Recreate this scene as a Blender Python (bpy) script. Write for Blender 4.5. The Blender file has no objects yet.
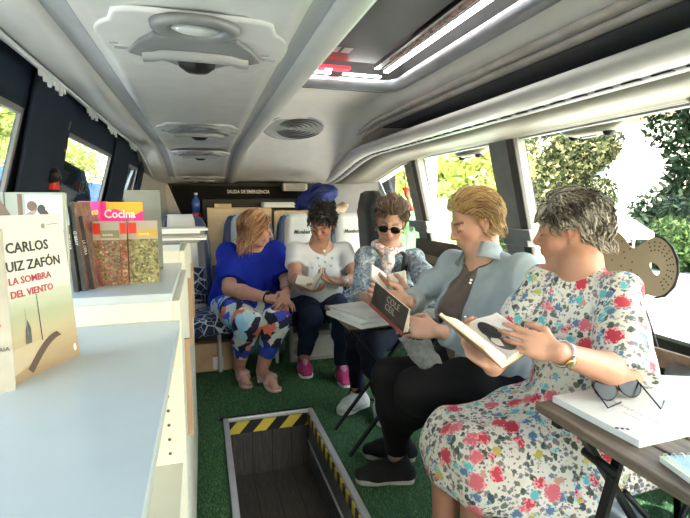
import bpy, bmesh, math, random
import numpy as np
from math import sin, cos, tan, pi, radians, atan, sqrt
from mathutils import Vector, Matrix, Euler, noise as mnoise

random.seed(7)
rng = np.random.default_rng(7)
SC = bpy.context.scene
COL = SC.collection
V = Vector

# ------------------------------------------------------------------ camera
FPX, CAMH, YAW, PITCH = 470.0, 1.2, radians(16.8), atan(57 / 470)
cF = V((sin(YAW) * cos(PITCH), cos(YAW) * cos(PITCH), -sin(PITCH)))
cR = V((cos(YAW), -sin(YAW), 0))
cU = V((sin(YAW) * sin(PITCH), cos(YAW) * sin(PITCH), cos(PITCH)))
CP = V((0, 0, CAMH))


def ray(u, v):
    return cR * ((u - 345) / FPX) + cU * ((259 - v) / FPX) + cF


def dep(u, v, d):
    """photo pixel at distance d along the view axis -> world point"""
    return CP + ray(u, v) * d


def at(u, v, x=None, y=None, z=None):
    r = ray(u, v)
    t = x / r.x if x is not None else y / r.y if y is not None else (z - CAMH) / r.z
    return CP + r * t


cam_d = bpy.data.cameras.new('camera')
cam = bpy.data.objects.new('camera', cam_d)
COL.objects.link(cam)
cam_d.sensor_width = 36
cam_d.lens = FPX / 690 * 36
cam_d.clip_start = 0.02
cam_d.clip_end = 400
m = Matrix((cR, cU, -cF)).transposed().to_4x4()
m.translation = CP
cam.matrix_world = m
SC.camera = cam

# ------------------------------------------------------------------ tags and objects


def tag(o, label=None, cat=None, group=None, kind=None):
    if label: o['label'] = label
    if cat: o['category'] = cat
    if group: o['group'] = group
    if kind: o['kind'] = kind
    return o


def empty(name, loc=(0, 0, 0), label=None, cat=None, group=None, rz=0, mat=None, kind=None):
    o = bpy.data.objects.new(name, None)
    COL.objects.link(o)
    o.empty_display_size = .05
    if mat is not None:
        o.matrix_world = mat
    else:
        o.location = loc
        o.rotation_euler = (0, 0, rz)
    tag(o, label, cat, group, kind)
    o['_mw'] = 0
    del o['_mw']
    return o


def wmat(o):
    m = o.matrix_basis.copy()
    while o.parent:
        m = o.parent.matrix_basis @ o.matrix_parent_inverse @ m
        o = o.parent
    return m


def link(name, data, mat=None, parent=None, world=True):
    """link data as one object; with world=True the data is in world coordinates even under a parent"""
    o = bpy.data.objects.new(name, data)
    COL.objects.link(o)
    if mat is not None:
        data.materials.clear()
        for mm in (mat if isinstance(mat, (list, tuple)) else [mat]):
            data.materials.append(mm)
    if parent is not None:
        o.parent = parent
        if world:
            o.matrix_parent_inverse = wmat(parent).inverted()
    return o


def copy_tree(o, parent=None):
    c = o.copy()
    COL.objects.link(c)
    if parent is not None:
        c.parent = parent
        c.matrix_parent_inverse = o.matrix_parent_inverse.copy()
    for ch in list(o.children):
        copy_tree(ch, c)
    return c


class MB:
    """collects shapes into one mesh"""

    def __init__(self):
        self.v, self.f, self.mi, self.sm = [], [], [], []

    def add(self, vs, fs, mi=0, sm=False):
        n = len(self.v)
        self.v += [tuple(p) for p in vs]
        self.f += [tuple(i + n for i in f) for f in fs]
        self.mi += [mi] * len(fs)
        self.sm += [sm] * len(fs)
        return self

    def box(self, lo, hi, mi=0, M=None):
        x0, y0, z0 = lo
        x1, y1, z1 = hi
        vs = [V(p) for p in ((x0, y0, z0), (x1, y0, z0), (x1, y1, z0), (x0, y1, z0), (x0, y0, z1), (x1, y0, z1), (x1, y1, z1), (x0, y1, z1))]
        if M is not None: vs = [M @ p for p in vs]
        return self.add(vs, [(0, 3, 2, 1), (4, 5, 6, 7), (0, 1, 5, 4), (1, 2, 6, 5), (2, 3, 7, 6), (3, 0, 4, 7)], mi)

    def bar(self, a, b, w, t, up=(0, 0, 1), mi=0):
        a, b = V(a), V(b)
        d = (b - a).normalized()
        u = V(up)
        s = d.cross(u).normalized()
        u = s.cross(d)
        vs = []
        for p in (a, b):
            for sx, sz in ((-1, -1), (1, -1), (1, 1), (-1, 1)):
                vs.append(p + s * (sx * w / 2) + u * (sz * t / 2))
        return self.add(vs, [(0, 1, 2, 3), (7, 6, 5, 4), (0, 4, 5, 1), (1, 5, 6, 2), (2, 6, 7, 3), (3, 7, 4, 0)], mi)

    def tube(self, pts, r, n=8, mi=0, cap=True, flat=1.0, up=(0, 0, 1)):
        pts = [V(p) for p in pts]
        rs = r if isinstance(r, (list, tuple)) else [r] * len(pts)
        vs, fs = [], []
        pu = V(up)
        for i, p in enumerate(pts):
            d = (pts[min(i + 1, len(pts) - 1)] - pts[max(i - 1, 0)]).normalized()
            s = d.cross(pu)
            if s.length < 1e-3: s = d.cross(V((1, 0, 0)))
            s.normalize()
            u = s.cross(d)
            for k in range(n):
                a = 2 * pi * k / n
                vs.append(p + s * (cos(a) * rs[i]) + u * (sin(a) * rs[i] * flat))
        for i in range(len(pts) - 1):
            for k in range(n):
                k2 = (k + 1) % n
                fs.append((i * n + k, i * n + k2, (i + 1) * n + k2, (i + 1) * n + k))
        if cap:
            fs.append(tuple(range(n))[::-1])
            fs.append(tuple((len(pts) - 1) * n + k for k in range(n)))
        return self.add(vs, fs, mi, True)

    def lathe(self, prof, n=24, M=None, mi=0, sx=1, sy=1):
        vs, fs = [], []
        for r, z in prof:
            for k in range(n):
                a = 2 * pi * k / n
                p = V((cos(a) * r * sx, sin(a) * r * sy, z))
                vs.append(M @ p if M is not None else p)
        for i in range(len(prof) - 1):
            for k in range(n):
                k2 = (k + 1) % n
                fs.append((i * n + k, i * n + k2, (i + 1) * n + k2, (i + 1) * n + k))
        if prof[0][0] > 1e-5: fs.append(tuple(range(n))[::-1])
        if prof[-1][0] > 1e-5: fs.append(tuple((len(prof) - 1) * n + k for k in range(n)))
        return self.add(vs, fs, mi, True)

    def grid(self, rows, mi=0, sm=True, closed=False):
        """rows of equal length -> surface"""
        n = len(rows[0])
        vs = [p for r in rows for p in r]
        fs = []
        for i in range(len(rows) - 1):
            for k in range(n if closed else n - 1):
                k2 = (k + 1) % n
                fs.append((i * n + k, i * n + k2, (i + 1) * n + k2, (i + 1) * n + k))
        return self.add(vs, fs, mi, sm)

    def prism(self, poly, h, M=None, mi=0, z0=0):
        """polygon in xy extruded in z"""
        n = len(poly)
        vs = [V((x, y, z0)) for x, y in poly] + [V((x, y, z0 + h)) for x, y in poly]
        if M is not None: vs = [M @ p for p in vs]
        fs = [tuple(range(n))[::-1], tuple(range(n, 2 * n))] + [(i, (i + 1) % n, n + (i + 1) % n, n + i) for i in range(n)]
        return self.add(vs, fs, mi)

    def mesh(self, name):
        me = bpy.data.meshes.new(name)
        me.from_pydata(self.v, [], self.f)
        me.polygons.foreach_set('material_index', self.mi)
        me.polygons.foreach_set('use_smooth', self.sm)
        me.update()
        return me

    def build(self, name, mat, parent=None, world=True, bevel=0, solid=0, sub=0):
        o = link(name, self.mesh(name), mat, parent, world)
        if solid:
            md = o.modifiers.new('solid', 'SOLIDIFY'); md.thickness = solid; md.offset = 0
        if bevel:
            md = o.modifiers.new('bevel', 'BEVEL'); md.width = bevel; md.segments = 2; md.limit_method = 'ANGLE'; md.angle_limit = radians(40)
        if sub:
            md = o.modifiers.new('sub', 'SUBSURF'); md.levels = sub; md.render_levels = sub
        return o


def frame(o, x, y, z):
    m = Matrix((V(x), V(y), V(z))).transposed().to_4x4()
    m.translation = V(o)
    return m


def rrect(w, h, r, n=5, cx=0, cy=0):
    out = []
    for sx, sy, a0 in ((1, 1, 0), (-1, 1, 90), (-1, -1, 180), (1, -1, 270)):
        for k in range(n + 1):
            a = radians(a0 + 90 * k / n)
            out.append((cx + sx * (w / 2 - r) + r * cos(a), cy + sy * (h / 2 - r) + r * sin(a)))
    return out


def txt(name, body, size, mat, align='LEFT', ext=.0003, bold=0, shear=0, line=1.0):
    """writing as a mesh object, flat in its own xy plane"""
    c = bpy.data.curves.new(name, 'FONT')
    c.body = body; c.size = size; c.align_x = align; c.extrude = ext; c.offset = bold; c.shear = shear; c.space_line = line
    c.resolution_u = 2
    t = bpy.data.objects.new(name, c)
    COL.objects.link(t)
    bpy.context.view_layer.update()
    me = bpy.data.meshes.new_from_object(t.evaluated_get(bpy.context.evaluated_depsgraph_get()))
    me.name = name
    bpy.data.objects.remove(t)
    bpy.data.curves.remove(c)
    me.materials.clear()
    me.materials.append(mat)
    o = bpy.data.objects.new(name, me)
    COL.objects.link(o)
    return o


def text(name, s, size, M, mat, parent=None, align='LEFT', sx=1.0, ext=.0004, bold=0):
    """writing; M is a world matrix: x right along the writing, y up, z out of the surface"""
    o = txt(name, s, size, mat, align, ext, bold)
    M = M @ Matrix.Diagonal((sx, 1, 1, 1))
    if parent is not None:
        o.parent = parent
        o.matrix_parent_inverse = wmat(parent).inverted()
    o.matrix_basis = M
    return o


# ------------------------------------------------------------------ materials
MATS = {}


class N:
    """tiny node-tree builder"""

    def __init__(self, name):
        self.m = bpy.data.materials.new(name)
        self.m.use_nodes = True
        self.t = self.m.node_tree
        self.b = self.t.nodes['Principled BSDF']
        self.out = self.t.nodes['Material Output']

    def n(self, ty, **kw):
        nd = self.t.nodes.new(ty)
        for k, v in kw.items():
            if k.startswith('i_'):
                nd.inputs[k[2:].replace('_', ' ')].default_value = v
            else:
                setattr(nd, k, v)
        return nd

    def l(self, a, b):
        self.t.links.new(a, b)
        return self

    def coord(self, scale=(1, 1, 1), kind='Object', loc=(0, 0, 0), rot=(0, 0, 0)):
        tc = self.n('ShaderNodeTexCoord')
        mp = self.n('ShaderNodeMapping')
        mp.inputs['Scale'].default_value = scale
        mp.inputs['Location'].default_value = loc
        mp.inputs['Rotation'].default_value = rot
        self.l(tc.outputs[kind], mp.inputs['Vector'])
        return mp.outputs['Vector']

    def noise(self, vec, scale, detail=3, rough=.5, dist=0):
        nd = self.n('ShaderNodeTexNoise')
        nd.inputs['Scale'].default_value = scale
        nd.inputs['Detail'].default_value = detail
        nd.inputs['Roughness'].default_value = rough
        nd.inputs['Distortion'].default_value = dist
        self.l(vec, nd.inputs['Vector'])
        return nd.outputs['Fac']

    def vor(self, vec, scale, feature='F1', dist='EUCLIDEAN', rnd=1.0):
        nd = self.n('ShaderNodeTexVoronoi', feature=feature)
        if feature != 'DISTANCE_TO_EDGE': nd.distance = dist
        nd.inputs['Scale'].default_value = scale
        nd.inputs['Randomness'].default_value = rnd
        self.l(vec, nd.inputs['Vector'])
        return nd

    def ramp(self, fac, stops, mode='LINEAR'):
        nd = self.n('ShaderNodeValToRGB')
        nd.color_ramp.interpolation = mode
        el = nd.color_ramp.elements
        while len(el) > 1: el.remove(el[-1])
        el[0].position = stops[0][0]
        el[0].color = (*stops[0][1], 1)
        for p, c in stops[1:]:
            e = el.new(p)
            e.color = (*c, 1)
        self.l(fac, nd.inputs['Fac'])
        return nd.outputs['Color']

    def math(self, op, a, b=None, clamp=False):
        nd = self.n('ShaderNodeMath', operation=op, use_clamp=clamp)
        for i, q in enumerate((a, b)):
            if q is None: continue
            if isinstance(q, (int, float)): nd.inputs[i].default_value = q
            else: self.l(q, nd.inputs[i])
        return nd.outputs[0]

    def mix(self, fac, a, b):
        nd = self.n('ShaderNodeMix', data_type='RGBA')
        for i, q in ((0, fac), (6, a), (7, b)):
            if isinstance(q, (int, float)): nd.inputs[i].default_value = q
            elif isinstance(q, tuple): nd.inputs[i].default_value = (*q, 1)
            else: self.l(q, nd.inputs[i])
        return nd.outputs[2]

    def sep(self, vec):
        nd = self.n('ShaderNodeSeparateXYZ')
        self.l(vec, nd.inputs[0])
        return nd.outputs

    def bump(self, h, strength=.3, dist=.002):
        nd = self.n('ShaderNodeBump')
        nd.inputs['Strength'].default_value = strength
        nd.inputs['Distance'].default_value = dist
        self.l(h, nd.inputs['Height'])
        self.l(nd.outputs['Normal'], self.b.inputs['Normal'])

    def fin(self, color=None, rough=.5, metal=0, spec=None):
        if color is not None:
            if isinstance(color, tuple): self.b.inputs['Base Color'].default_value = (*color, 1)
            else: self.l(color, self.b.inputs['Base Color'])
        self.b.inputs['Roughness'].default_value = rough
        self.b.inputs['Metallic'].default_value = metal
        if spec is not None: self.b.inputs['Specular IOR Level'].default_value = spec
        return self.m


def pbr(name, c, rough=.5, metal=0, var=.12, vs=12, bump=0, bs=60, bd=.002, spec=None):
    """plain material with slight procedural colour variation and optional bump"""
    if name in MATS: return MATS[name]
    k = N(name)
    vec = k.coord()
    f = k.noise(vec, vs, 4)
    lo = tuple(max(0, q * (1 - var)) for q in c)
    hi = tuple(min(1, q * (1 + var)) for q in c)
    col = k.ramp(f, [(.3, lo), (.7, hi)])
    if bump: k.bump(k.noise(vec, bs, 3), bump, bd)
    MATS[name] = k.fin(col, rough, metal, spec)
    return MATS[name]


def emis(name, c, s):
    k = N(name)
    k.b.inputs['Base Color'].default_value = (*c, 1)
    k.b.inputs['Emission Color'].default_value = (*c, 1)
    k.b.inputs['Emission Strength'].default_value = s
    return k.m


def fabric(name, c, var=.15, rough=.85, weave=900, vs=20):
    if name in MATS: return MATS[name]
    k = N(name)
    vec = k.coord()
    f = k.noise(vec, vs, 5)
    lo = tuple(q * (1 - var) for q in c)
    hi = tuple(min(1, q * (1 + var)) for q in c)
    col = k.ramp(f, [(.3, lo), (.7, hi)])
    k.bump(k.noise(vec, weave, 2), .25, .001)
    k.b.inputs['Sheen Weight'].default_value = .12 if sum(c) > .4 else 0
    k.b.inputs['Specular IOR Level'].default_value = .5 if sum(c) > .4 else .2
    MATS[name] = k.fin(col, rough)
    return MATS[name]


def glass(name='window_glass', tint=(.93, .97, .95), refl=.06):
    k = N(name)
    tr = k.n('ShaderNodeBsdfTransparent')
    tr.inputs[0].default_value = (*tint, 1)
    gl = k.n('ShaderNodeBsdfGlossy')
    gl.inputs['Roughness'].default_value = .02
    lw = k.n('ShaderNodeLayerWeight')
    lw.inputs['Blend'].default_value = .5
    pw = k.math('ADD', k.math('MULTIPLY', k.math('POWER', lw.outputs['Facing'], 4.5), .35), .03)
    mx = k.n('ShaderNodeMixShader')
    k.l(pw, mx.inputs[0]).l(tr.outputs[0], mx.inputs[1]).l(gl.outputs[0], mx.inputs[2])
    k.l(mx.outputs[0], k.out.inputs['Surface'])
    return k.m


# ------------------------------------------------------------------ signed-distance modelling (bodies, clothes)
class SDF:
    def __init__(self):
        self.ops = []

    def cap(self, a, b, ra, rb=None, k=.02, sub=False):
        self.ops.append(('cap', np.array(a, float), np.array(b, float), ra, ra if rb is None else rb, k, sub)); return self

    def cyl(self, a, b, ra, rb=None, k=.02, sub=False, rnd=.004):
        self.ops.append(('cyl', np.array(a, float), np.array(b, float), ra, ra if rb is None else rb, k, sub, rnd)); return self

    def ell(self, c, r, R=None, k=.02, sub=False):
        R = np.eye(3) if R is None else np.array(R, float)
        self.ops.append(('ell', np.array(c, float), np.array(r, float), R, k, sub)); return self

    def box(self, c, hs, R=None, k=.02, sub=False, rnd=.01):
        R = np.eye(3) if R is None else np.array(R, float)
        self.ops.append(('box', np.array(c, float), np.array(hs, float), R, k, sub, rnd)); return self

    def path(self, pts, rs, k=.02, sub=False):
        for i in range(len(pts) - 1): self.cap(pts[i], pts[i + 1], rs[i], rs[i + 1], k, sub)
        return self

    def extend(self, o):
        self.ops += o.ops; return self

    @staticmethod
    def bb(op):
        if op[0] in ('cap', 'cyl'):
            r = max(op[3], op[4])
            return np.minimum(op[1], op[2]) - r, np.maximum(op[1], op[2]) + r
        r = np.linalg.norm(op[2]) if op[0] == 'box' else max(op[2])
        return op[1] - r, op[1] + r

    def mesh(self, name, h=.005, fold=None):
        adds = [o for o in self.ops if not (o[6] if o[0] in ('cap', 'cyl') else o[5])]
        lo = np.min([self.bb(o)[0] for o in adds], 0) - 4 * h
        hi = np.max([self.bb(o)[1] for o in adds], 0) + 4 * h
        n = np.ceil((hi - lo) / h).astype(int) + 1
        ax = [(lo[i] + h * np.arange(n[i])).astype(np.float32) for i in range(3)]
        D = np.full(n, .5, np.float32)
        for o in self.ops:
            isub = o[6] if o[0] in ('cap', 'cyl') else o[5]
            k = o[5] if o[0] in ('cap', 'cyl') else o[4]
            b0, b1 = self.bb(o)
            mrg = k + 3 * h
            i0 = np.maximum(0, np.floor((b0 - mrg - lo) / h).astype(int))
            i1 = np.minimum(n, np.ceil((b1 + mrg - lo) / h).astype(int) + 1)
            if np.any(i1 <= i0): continue
            X = ax[0][i0[0]:i1[0]][:, None, None]
            Y = ax[1][i0[1]:i1[1]][None, :, None]
            Z = ax[2][i0[2]:i1[2]][None, None, :]
            if o[0] in ('cap', 'cyl'):
                a, b = o[1], o[2]
                d = b - a
                L2 = float(d @ d) + 1e-12
                px, py, pz = X - a[0], Y - a[1], Z - a[2]
                t = (px * d[0] + py * d[1] + pz * d[2]) / L2
                tc = np.clip(t, 0, 1)
                q = np.sqrt((px - tc * d[0]) ** 2 + (py - tc * d[1]) ** 2 + (pz - tc * d[2]) ** 2)
                if o[0] == 'cap':
                    dd = q - (o[3] + (o[4] - o[3]) * tc)
                else:
                    rad = np.sqrt(np.maximum(0, (px - t * d[0]) ** 2 + (py - t * d[1]) ** 2 + (pz - t * d[2]) ** 2)) - (o[3] + (o[4] - o[3]) * tc) + o[7]
                    L = math.sqrt(L2)
                    axd = (np.abs(t - .5) - .5) * L + o[7]
                    dd = np.minimum(np.maximum(rad, axd), 0) + np.sqrt(np.maximum(rad, 0) ** 2 + np.maximum(axd, 0) ** 2) - o[7]
            else:
                R = o[3]
                px, py, pz = X - o[1][0], Y - o[1][1], Z - o[1][2]
                q = [px * R[0, j] + py * R[1, j] + pz * R[2, j] for j in range(3)]
                if o[0] == 'ell':
                    r = o[2]
                    k0 = np.sqrt(sum((q[j] / r[j]) ** 2 for j in range(3)))
                    k1 = np.sqrt(sum((q[j] / r[j] ** 2) ** 2 for j in range(3))) + 1e-6
                    dd = k0 * (k0 - 1) / k1
                else:
                    rn = o[6]
                    e = [np.abs(q[j]) - (o[2][j] - rn) for j in range(3)]
                    dd = np.sqrt(sum(np.maximum(w, 0) ** 2 for w in e)) + np.minimum(np.maximum(np.maximum(e[0], e[1]), e[2]), 0) - rn
            dd = dd.astype(np.float32)
            S = D[i0[0]:i1[0], i0[1]:i1[1], i0[2]:i1[2]]
            if isub:
                nd = -dd
                hh = np.maximum(k - np.abs(S - nd), 0) / k
                D[i0[0]:i1[0], i0[1]:i1[1], i0[2]:i1[2]] = np.maximum(S, nd) + hh * hh * k * .25
            else:
                hh = np.maximum(k - np.abs(S - dd), 0) / k
                D[i0[0]:i1[0], i0[1]:i1[1], i0[2]:i1[2]] = np.minimum(S, dd) - hh * hh * k * .25
        s = D < 0
        c = np.zeros(np.array(n) - 1, np.uint8)
        for a in (0, 1):
            for b in (0, 1):
                for e in (0, 1):
                    c += s[a:n[0] - 1 + a, b:n[1] - 1 + b, e:n[2] - 1 + e]
        idx = np.argwhere((c > 0) & (c < 8))
        del c
        P = np.zeros((len(idx), 3))
        W = np.zeros(len(idx))
        I, J, K = idx.T
        for axis in range(3):
            for u in (0, 1):
                for w in (0, 1):
                    a = [0, 0, 0]
                    o2 = [q for q in range(3) if q != axis]
                    a[o2[0]], a[o2[1]] = u, w
                    b = list(a)
                    b[axis] = 1
                    da = D[I + a[0], J + a[1], K + a[2]]
                    db = D[I + b[0], J + b[1], K + b[2]]
                    cr = (da < 0) != (db < 0)
                    t = np.where(cr, da / np.where(cr, da - db, 1), 0)
                    pos = np.array(a)[None, :].repeat(len(idx), 0).astype(float)
                    pos[:, axis] = t
                    P[cr] += pos[cr]
                    W[cr] += 1
        P = (P / W[:, None] + idx) * h + lo
        mp = np.full(np.array(n) - 1, -1, np.int32)
        mp[I, J, K] = np.arange(len(idx))
        quads = []
        for axis in range(3):
            sl0 = [slice(None)] * 3
            sl1 = [slice(None)] * 3
            sl0[axis] = slice(0, -1)
            sl1[axis] = slice(1, None)
            ch = s[tuple(sl0)] != s[tuple(sl1)]
            e = np.argwhere(ch)
            o2 = [(axis + 1) % 3, (axis + 2) % 3]
            ok = (e[:, o2[0]] > 0) & (e[:, o2[1]] > 0) & (e[:, o2[0]] < n[o2[0]] - 1) & (e[:, o2[1]] < n[o2[1]] - 1)
            e = e[ok]
            ins = s[e[:, 0], e[:, 1], e[:, 2]]

            def cell(du, dw):
                q = e.copy()
                q[:, o2[0]] -= du
                q[:, o2[1]] -= dw
                return mp[q[:, 0], q[:, 1], q[:, 2]]
            Q = np.stack([cell(1, 1), cell(0, 1), cell(0, 0), cell(1, 0)], 1)
            Q[~ins] = Q[~ins][:, ::-1]
            quads.append(Q)
        Q = np.concatenate(quads)
        Q = Q[(Q >= 0).all(1)]
        if fold is not None:
            # soft cloth folds, moved along the normal
            fn = np.zeros_like(P)
            nr = np.cross(P[Q[:, 1]] - P[Q[:, 0]], P[Q[:, 3]] - P[Q[:, 0]])
            for j in range(4): np.add.at(fn, Q[:, j], nr)
            fn /= np.linalg.norm(fn, axis=1)[:, None] + 1e-12
            P = P + fn * fold(P)[:, None]
        me = bpy.data.meshes.new(name)
        me.vertices.add(len(P))
        me.vertices.foreach_set('co', P.astype(np.float32).ravel())
        me.loops.add(Q.size)
        me.loops.foreach_set('vertex_index', Q.astype(np.int32).ravel())
        me.polygons.add(len(Q))
        me.polygons.foreach_set('loop_start', np.arange(0, Q.size, 4, dtype=np.int32))
        me.polygons.foreach_set('use_smooth', np.ones(len(Q), bool))
        me.update(calc_edges=True)
        me.validate()
        self.P = P
        return me


def folds(amp, scale=14, seed=0, stretch=(1, 1, .45)):
    r = np.random.default_rng(seed)
    K = r.normal(size=(7, 3)) * np.array(stretch)
    K = K / np.linalg.norm(K, axis=1)[:, None] * scale * r.uniform(.6, 2.2, 7)[:, None]
    ph = r.uniform(0, 6.28, 7)
    W = r.normal(size=(3, 3)) * scale * .35

    def f(P):
        w = np.sin(P @ W.T) * .09
        Q = P + w
        s = sum(np.sin(Q @ K[i] + ph[i]) / (1 + .3 * i) for i in range(7))
        return amp * (np.tanh(s) - .2)
    return f
# ------------------------------------------------------------------ shared materials
sed_white = pbr('ivory_plastic', (.62, .61, .57), .35, var=.04)
M_ceil = pbr('ceiling_lining', (.86, .83, .78), .7, var=.03, bump=.1, bs=300, bd=.0005)
M_rack = pbr('rack_plastic', (.64, .62, .58), .38, var=.04)
M_rackgrey = pbr('rack_grey', (.42, .43, .43), .45, var=.05)
M_service = pbr('service_panel_plastic', (.78, .76, .71), .30, metal=.12, var=.05)
M_darkgrey = pbr('dark_grey_plastic', (.085, .085, .085), .5)
M_midgrey = pbr('mid_grey_plastic', (.24, .245, .25), .4)
M_black = pbr('black_plastic', (.010, .010, .011), .45, spec=.3)
M_pillar = pbr('pillar_grey', (.17, .17, .165), .55, var=.08)
M_navywall = pbr('navy_wall_lining', (.010, .018, .034), .7, var=.15, spec=.2)
M_carpetwall = pbr('dark_wall_carpet', (.06, .055, .05), .9, bump=.3, bs=400)
M_alu = pbr('brushed_aluminium', (.70, .72, .77), .35, metal=.6, var=.06)
M_steel = pbr('dark_steel', (.28, .29, .32), .28, metal=.9, var=.1)
M_rubber = pbr('black_rubber', (.01, .01, .01), .7)
M_whitelam = pbr('white_laminate', (.50, .55, .585), .28, var=.03)
M_whiteside = pbr('cream_board', (.66, .65, .57), .5, var=.03)
M_glass = glass()
M_glassL = glass('tinted_window_glass', (.62, .68, .70))
M_paper = pbr('paper_white', (.80, .80, .78), .7, var=.03)
M_cream = pbr('book_paper_cream', (.78, .72, .56), .8, var=.05)
M_red = pbr('red_plastic', (.62, .03, .02), .4)
M_white = pbr('white_paint', (.80, .80, .79), .45, var=.02)
M_ink = pbr('printed_black', (.02, .02, .02), .6)
M_goldm = pbr('gold_metal', (.80, .55, .18), .25, metal=1)
M_silver = pbr('silver_metal', (.75, .75, .74), .22, metal=1)

# ------------------------------------------------------------------ bus shell


def sm(t):
    t = max(0, min(1, t))
    return t * t * (3 - 2 * t)


def zc(y): return -.42 * sm((y - 2.9) / 1.85)
def zr(y): return -.17 * sm((y - 3.3) / 1.4)


def leanR(p):
    x, y, z = p
    return (x - .28 * max(0, z - .7), y, z)


def leanL(p):
    x, y, z = p
    return (x + .27 * max(0, z - .7), y, z)


# floor with the stairwell opening
HX0, HX1, HY0, HY1 = .092, .552, .95, 2.545
mb = MB()
for a, b in (((-.75, -2.3, -.06), (HX0, 4.75, 0)), ((HX1, -2.3, -.06), (2.0, 4.75, 0)), ((HX0, HY1, -.06), (HX1, 4.75, 0)), ((HX0, -2.3, -.06), (HX1, HY0, 0))):
    mb.box(a, b)
k = N('artificial_turf_base')
vec = k.coord()
f1 = k.noise(vec, 260, 4, .7)
f2 = k.noise(vec, 5, 3)
c1 = k.ramp(f1, [(.35, (.008, .03, .012)), (.55, (.022, .085, .03)), (.72, (.06, .16, .06))])
k.bump(f1, .8, .006)
M_turf = k.fin(c1, .8)
floor = mb.build('floor', M_turf)
tag(floor, kind='structure')

# short turf blades over the part in view
nb = 62000
bx_ = rng.uniform(-.12, 1.75, nb * 2)
by_ = rng.uniform(1.0, 3.75, nb * 2)
ok = ~((bx_ > HX0 - .03) & (bx_ < HX1 + .03) & (by_ > HY0 - .03) & (by_ < HY1 + .03))
bx_, by_ = bx_[ok][:nb], by_[ok][:nb]
nb = len(bx_)
ang = rng.uniform(0, 2 * pi, nb)
hh = rng.uniform(.007, .015, nb)
lx, ly = rng.normal(0, .005, nb), rng.normal(0, .005, nb)
w = .0013
P = np.zeros((nb, 3, 3), np.float32)
P[:, 0, 0] = bx_ - w * np.cos(ang); P[:, 0, 1] = by_ - w * np.sin(ang)
P[:, 1, 0] = bx_ + w * np.cos(ang); P[:, 1, 1] = by_ + w * np.sin(ang)
P[:, 2, 0] = bx_ + lx; P[:, 2, 1] = by_ + ly; P[:, 2, 2] = hh
me = bpy.data.meshes.new('turf_blades')
me.vertices.add(nb * 3); me.vertices.foreach_set('co', P.ravel())
me.loops.add(nb * 3); me.loops.foreach_set('vertex_index', np.arange(nb * 3, dtype=np.int32))
me.polygons.add(nb); me.polygons.foreach_set('loop_start', np.arange(0, nb * 3, 3, dtype=np.int32))
me.update(calc_edges=True)
k = N('turf_blade')
vec = k.coord()
f = k.noise(vec, 400, 2)
M_blade = k.fin(k.ramp(f, [(.3, (.03, .12, .04)), (.5, (.08, .26, .08)), (.7, (.28, .45, .22))]), .6)
turf = link('artificial_grass', me, M_blade)
tag(turf, 'short green artificial grass covering the aisle floor', 'grass', kind='stuff')

# stairwell
st = empty('stairwell', (.32, 1.8, 0), 'open stairwell sunk in the aisle floor with metal rim and hazard tape', 'stairwell')
mb = MB()
r = .022
for a, b in (((HX0 - r, HY0 - r, -.01), (HX0 + .006, HY1 + r, .012)), ((HX1 - .006, HY0 - r, -.01), (HX1 + r, HY1 + r, .012)),
             ((HX0 - r, HY1 - .004, -.01), (HX1 + r, HY1 + r - .008, .012)), ((HX0 - r, HY0 - r, -.01), (HX1 + r, HY0 + .004, .012))):
    mb.box(a, b)
mb.build('rim', M_alu, st, bevel=.003)
mb = MB().box((HX0 - r - .02, HY1 + r - .008, 0), (HX1 + r + .005, HY1 + r + .002, .016))
mb.build('rubber_edge', M_rubber, st)
k = N('stair_planks')
vec = k.coord((1, 1, 1))
s = k.sep(vec)
pl = k.math('FRACT', k.math('MULTIPLY', s[0], 9.0))
line = k.math('LESS_THAN', pl, .04)
gr = k.noise(k.coord((30, 3, 3)), 3, 6, .7)
col = k.ramp(gr, [(.3, (.035, .032, .03)), (.55, (.075, .07, .065)), (.8, (.13, .12, .11))])
M_planks = k.fin(k.mix(line, col, (.012, .011, .01)), .35)
MB().box((HX0, HY0, -.36), (HX1, HY1, -.33)).build('well_floor', M_planks, st)
MB().box((HX0, HY1 - .004, -.33), (HX1, HY1 + .02, -.005)).build('end_wall', M_planks, st)
mb = MB().box((HX0 - .02, HY0, -.33), (HX0 + .003, HY1, -.005))
mb.box((HX0, HY0 - .02, -.33), (HX1, HY0 + .003, -.005))
mb.build('side_wall', M_darkgrey, st)
MB().box((HX1 - .003, HY0, -.33), (HX1 + .02, HY1, -.005)).build('side_wall', M_steel, st)
mb = MB().tube([(HX1 - .012, HY0 + .02, -.17), (HX1 - .012, HY1 - .02, -.17)], .006)
mb.build('steel_rail', M_alu, st)


def hazard(name, ax, freq, slant):
    k = N(name)
    s = k.sep(k.coord())
    v = k.math('FRACT', k.math('MULTIPLY', k.math('ADD', s[ax], k.math('MULTIPLY', s[2], slant)), freq))
    return k.fin(k.mix(k.math('GREATER_THAN', v, .5), (.78, .60, .08), (.015, .015, .015)), .45)


MB().box((HX0 + .006, HY1 - .012, -.075), (HX1 - .006, HY1 - .006, -.008)).build('hazard_tape', hazard('hazard_tape_end', 0, 6.8, -.9), st)
MB().box((HX1 - .012, HY0, -.055), (HX1 - .006, HY1 - .012, -.008)).build('hazard_tape', hazard('hazard_tape_side', 1, 11.5, 0), st)

# walls
WIN_R = [(-2.0, -.45), (-.33, .88), (1.0, 2.28), (2.50, 3.54), (3.76, 4.62)]
WIN_L = [(-2.0, -.2), (-.05, 1.50), (1.93, 2.80), (3.35, 3.88), (4.15, 4.6)]
SILR, SILL, TOPR, TOPL = .60, .86, 1.56, 1.45
XR, XL = 1.93, -.66


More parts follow.
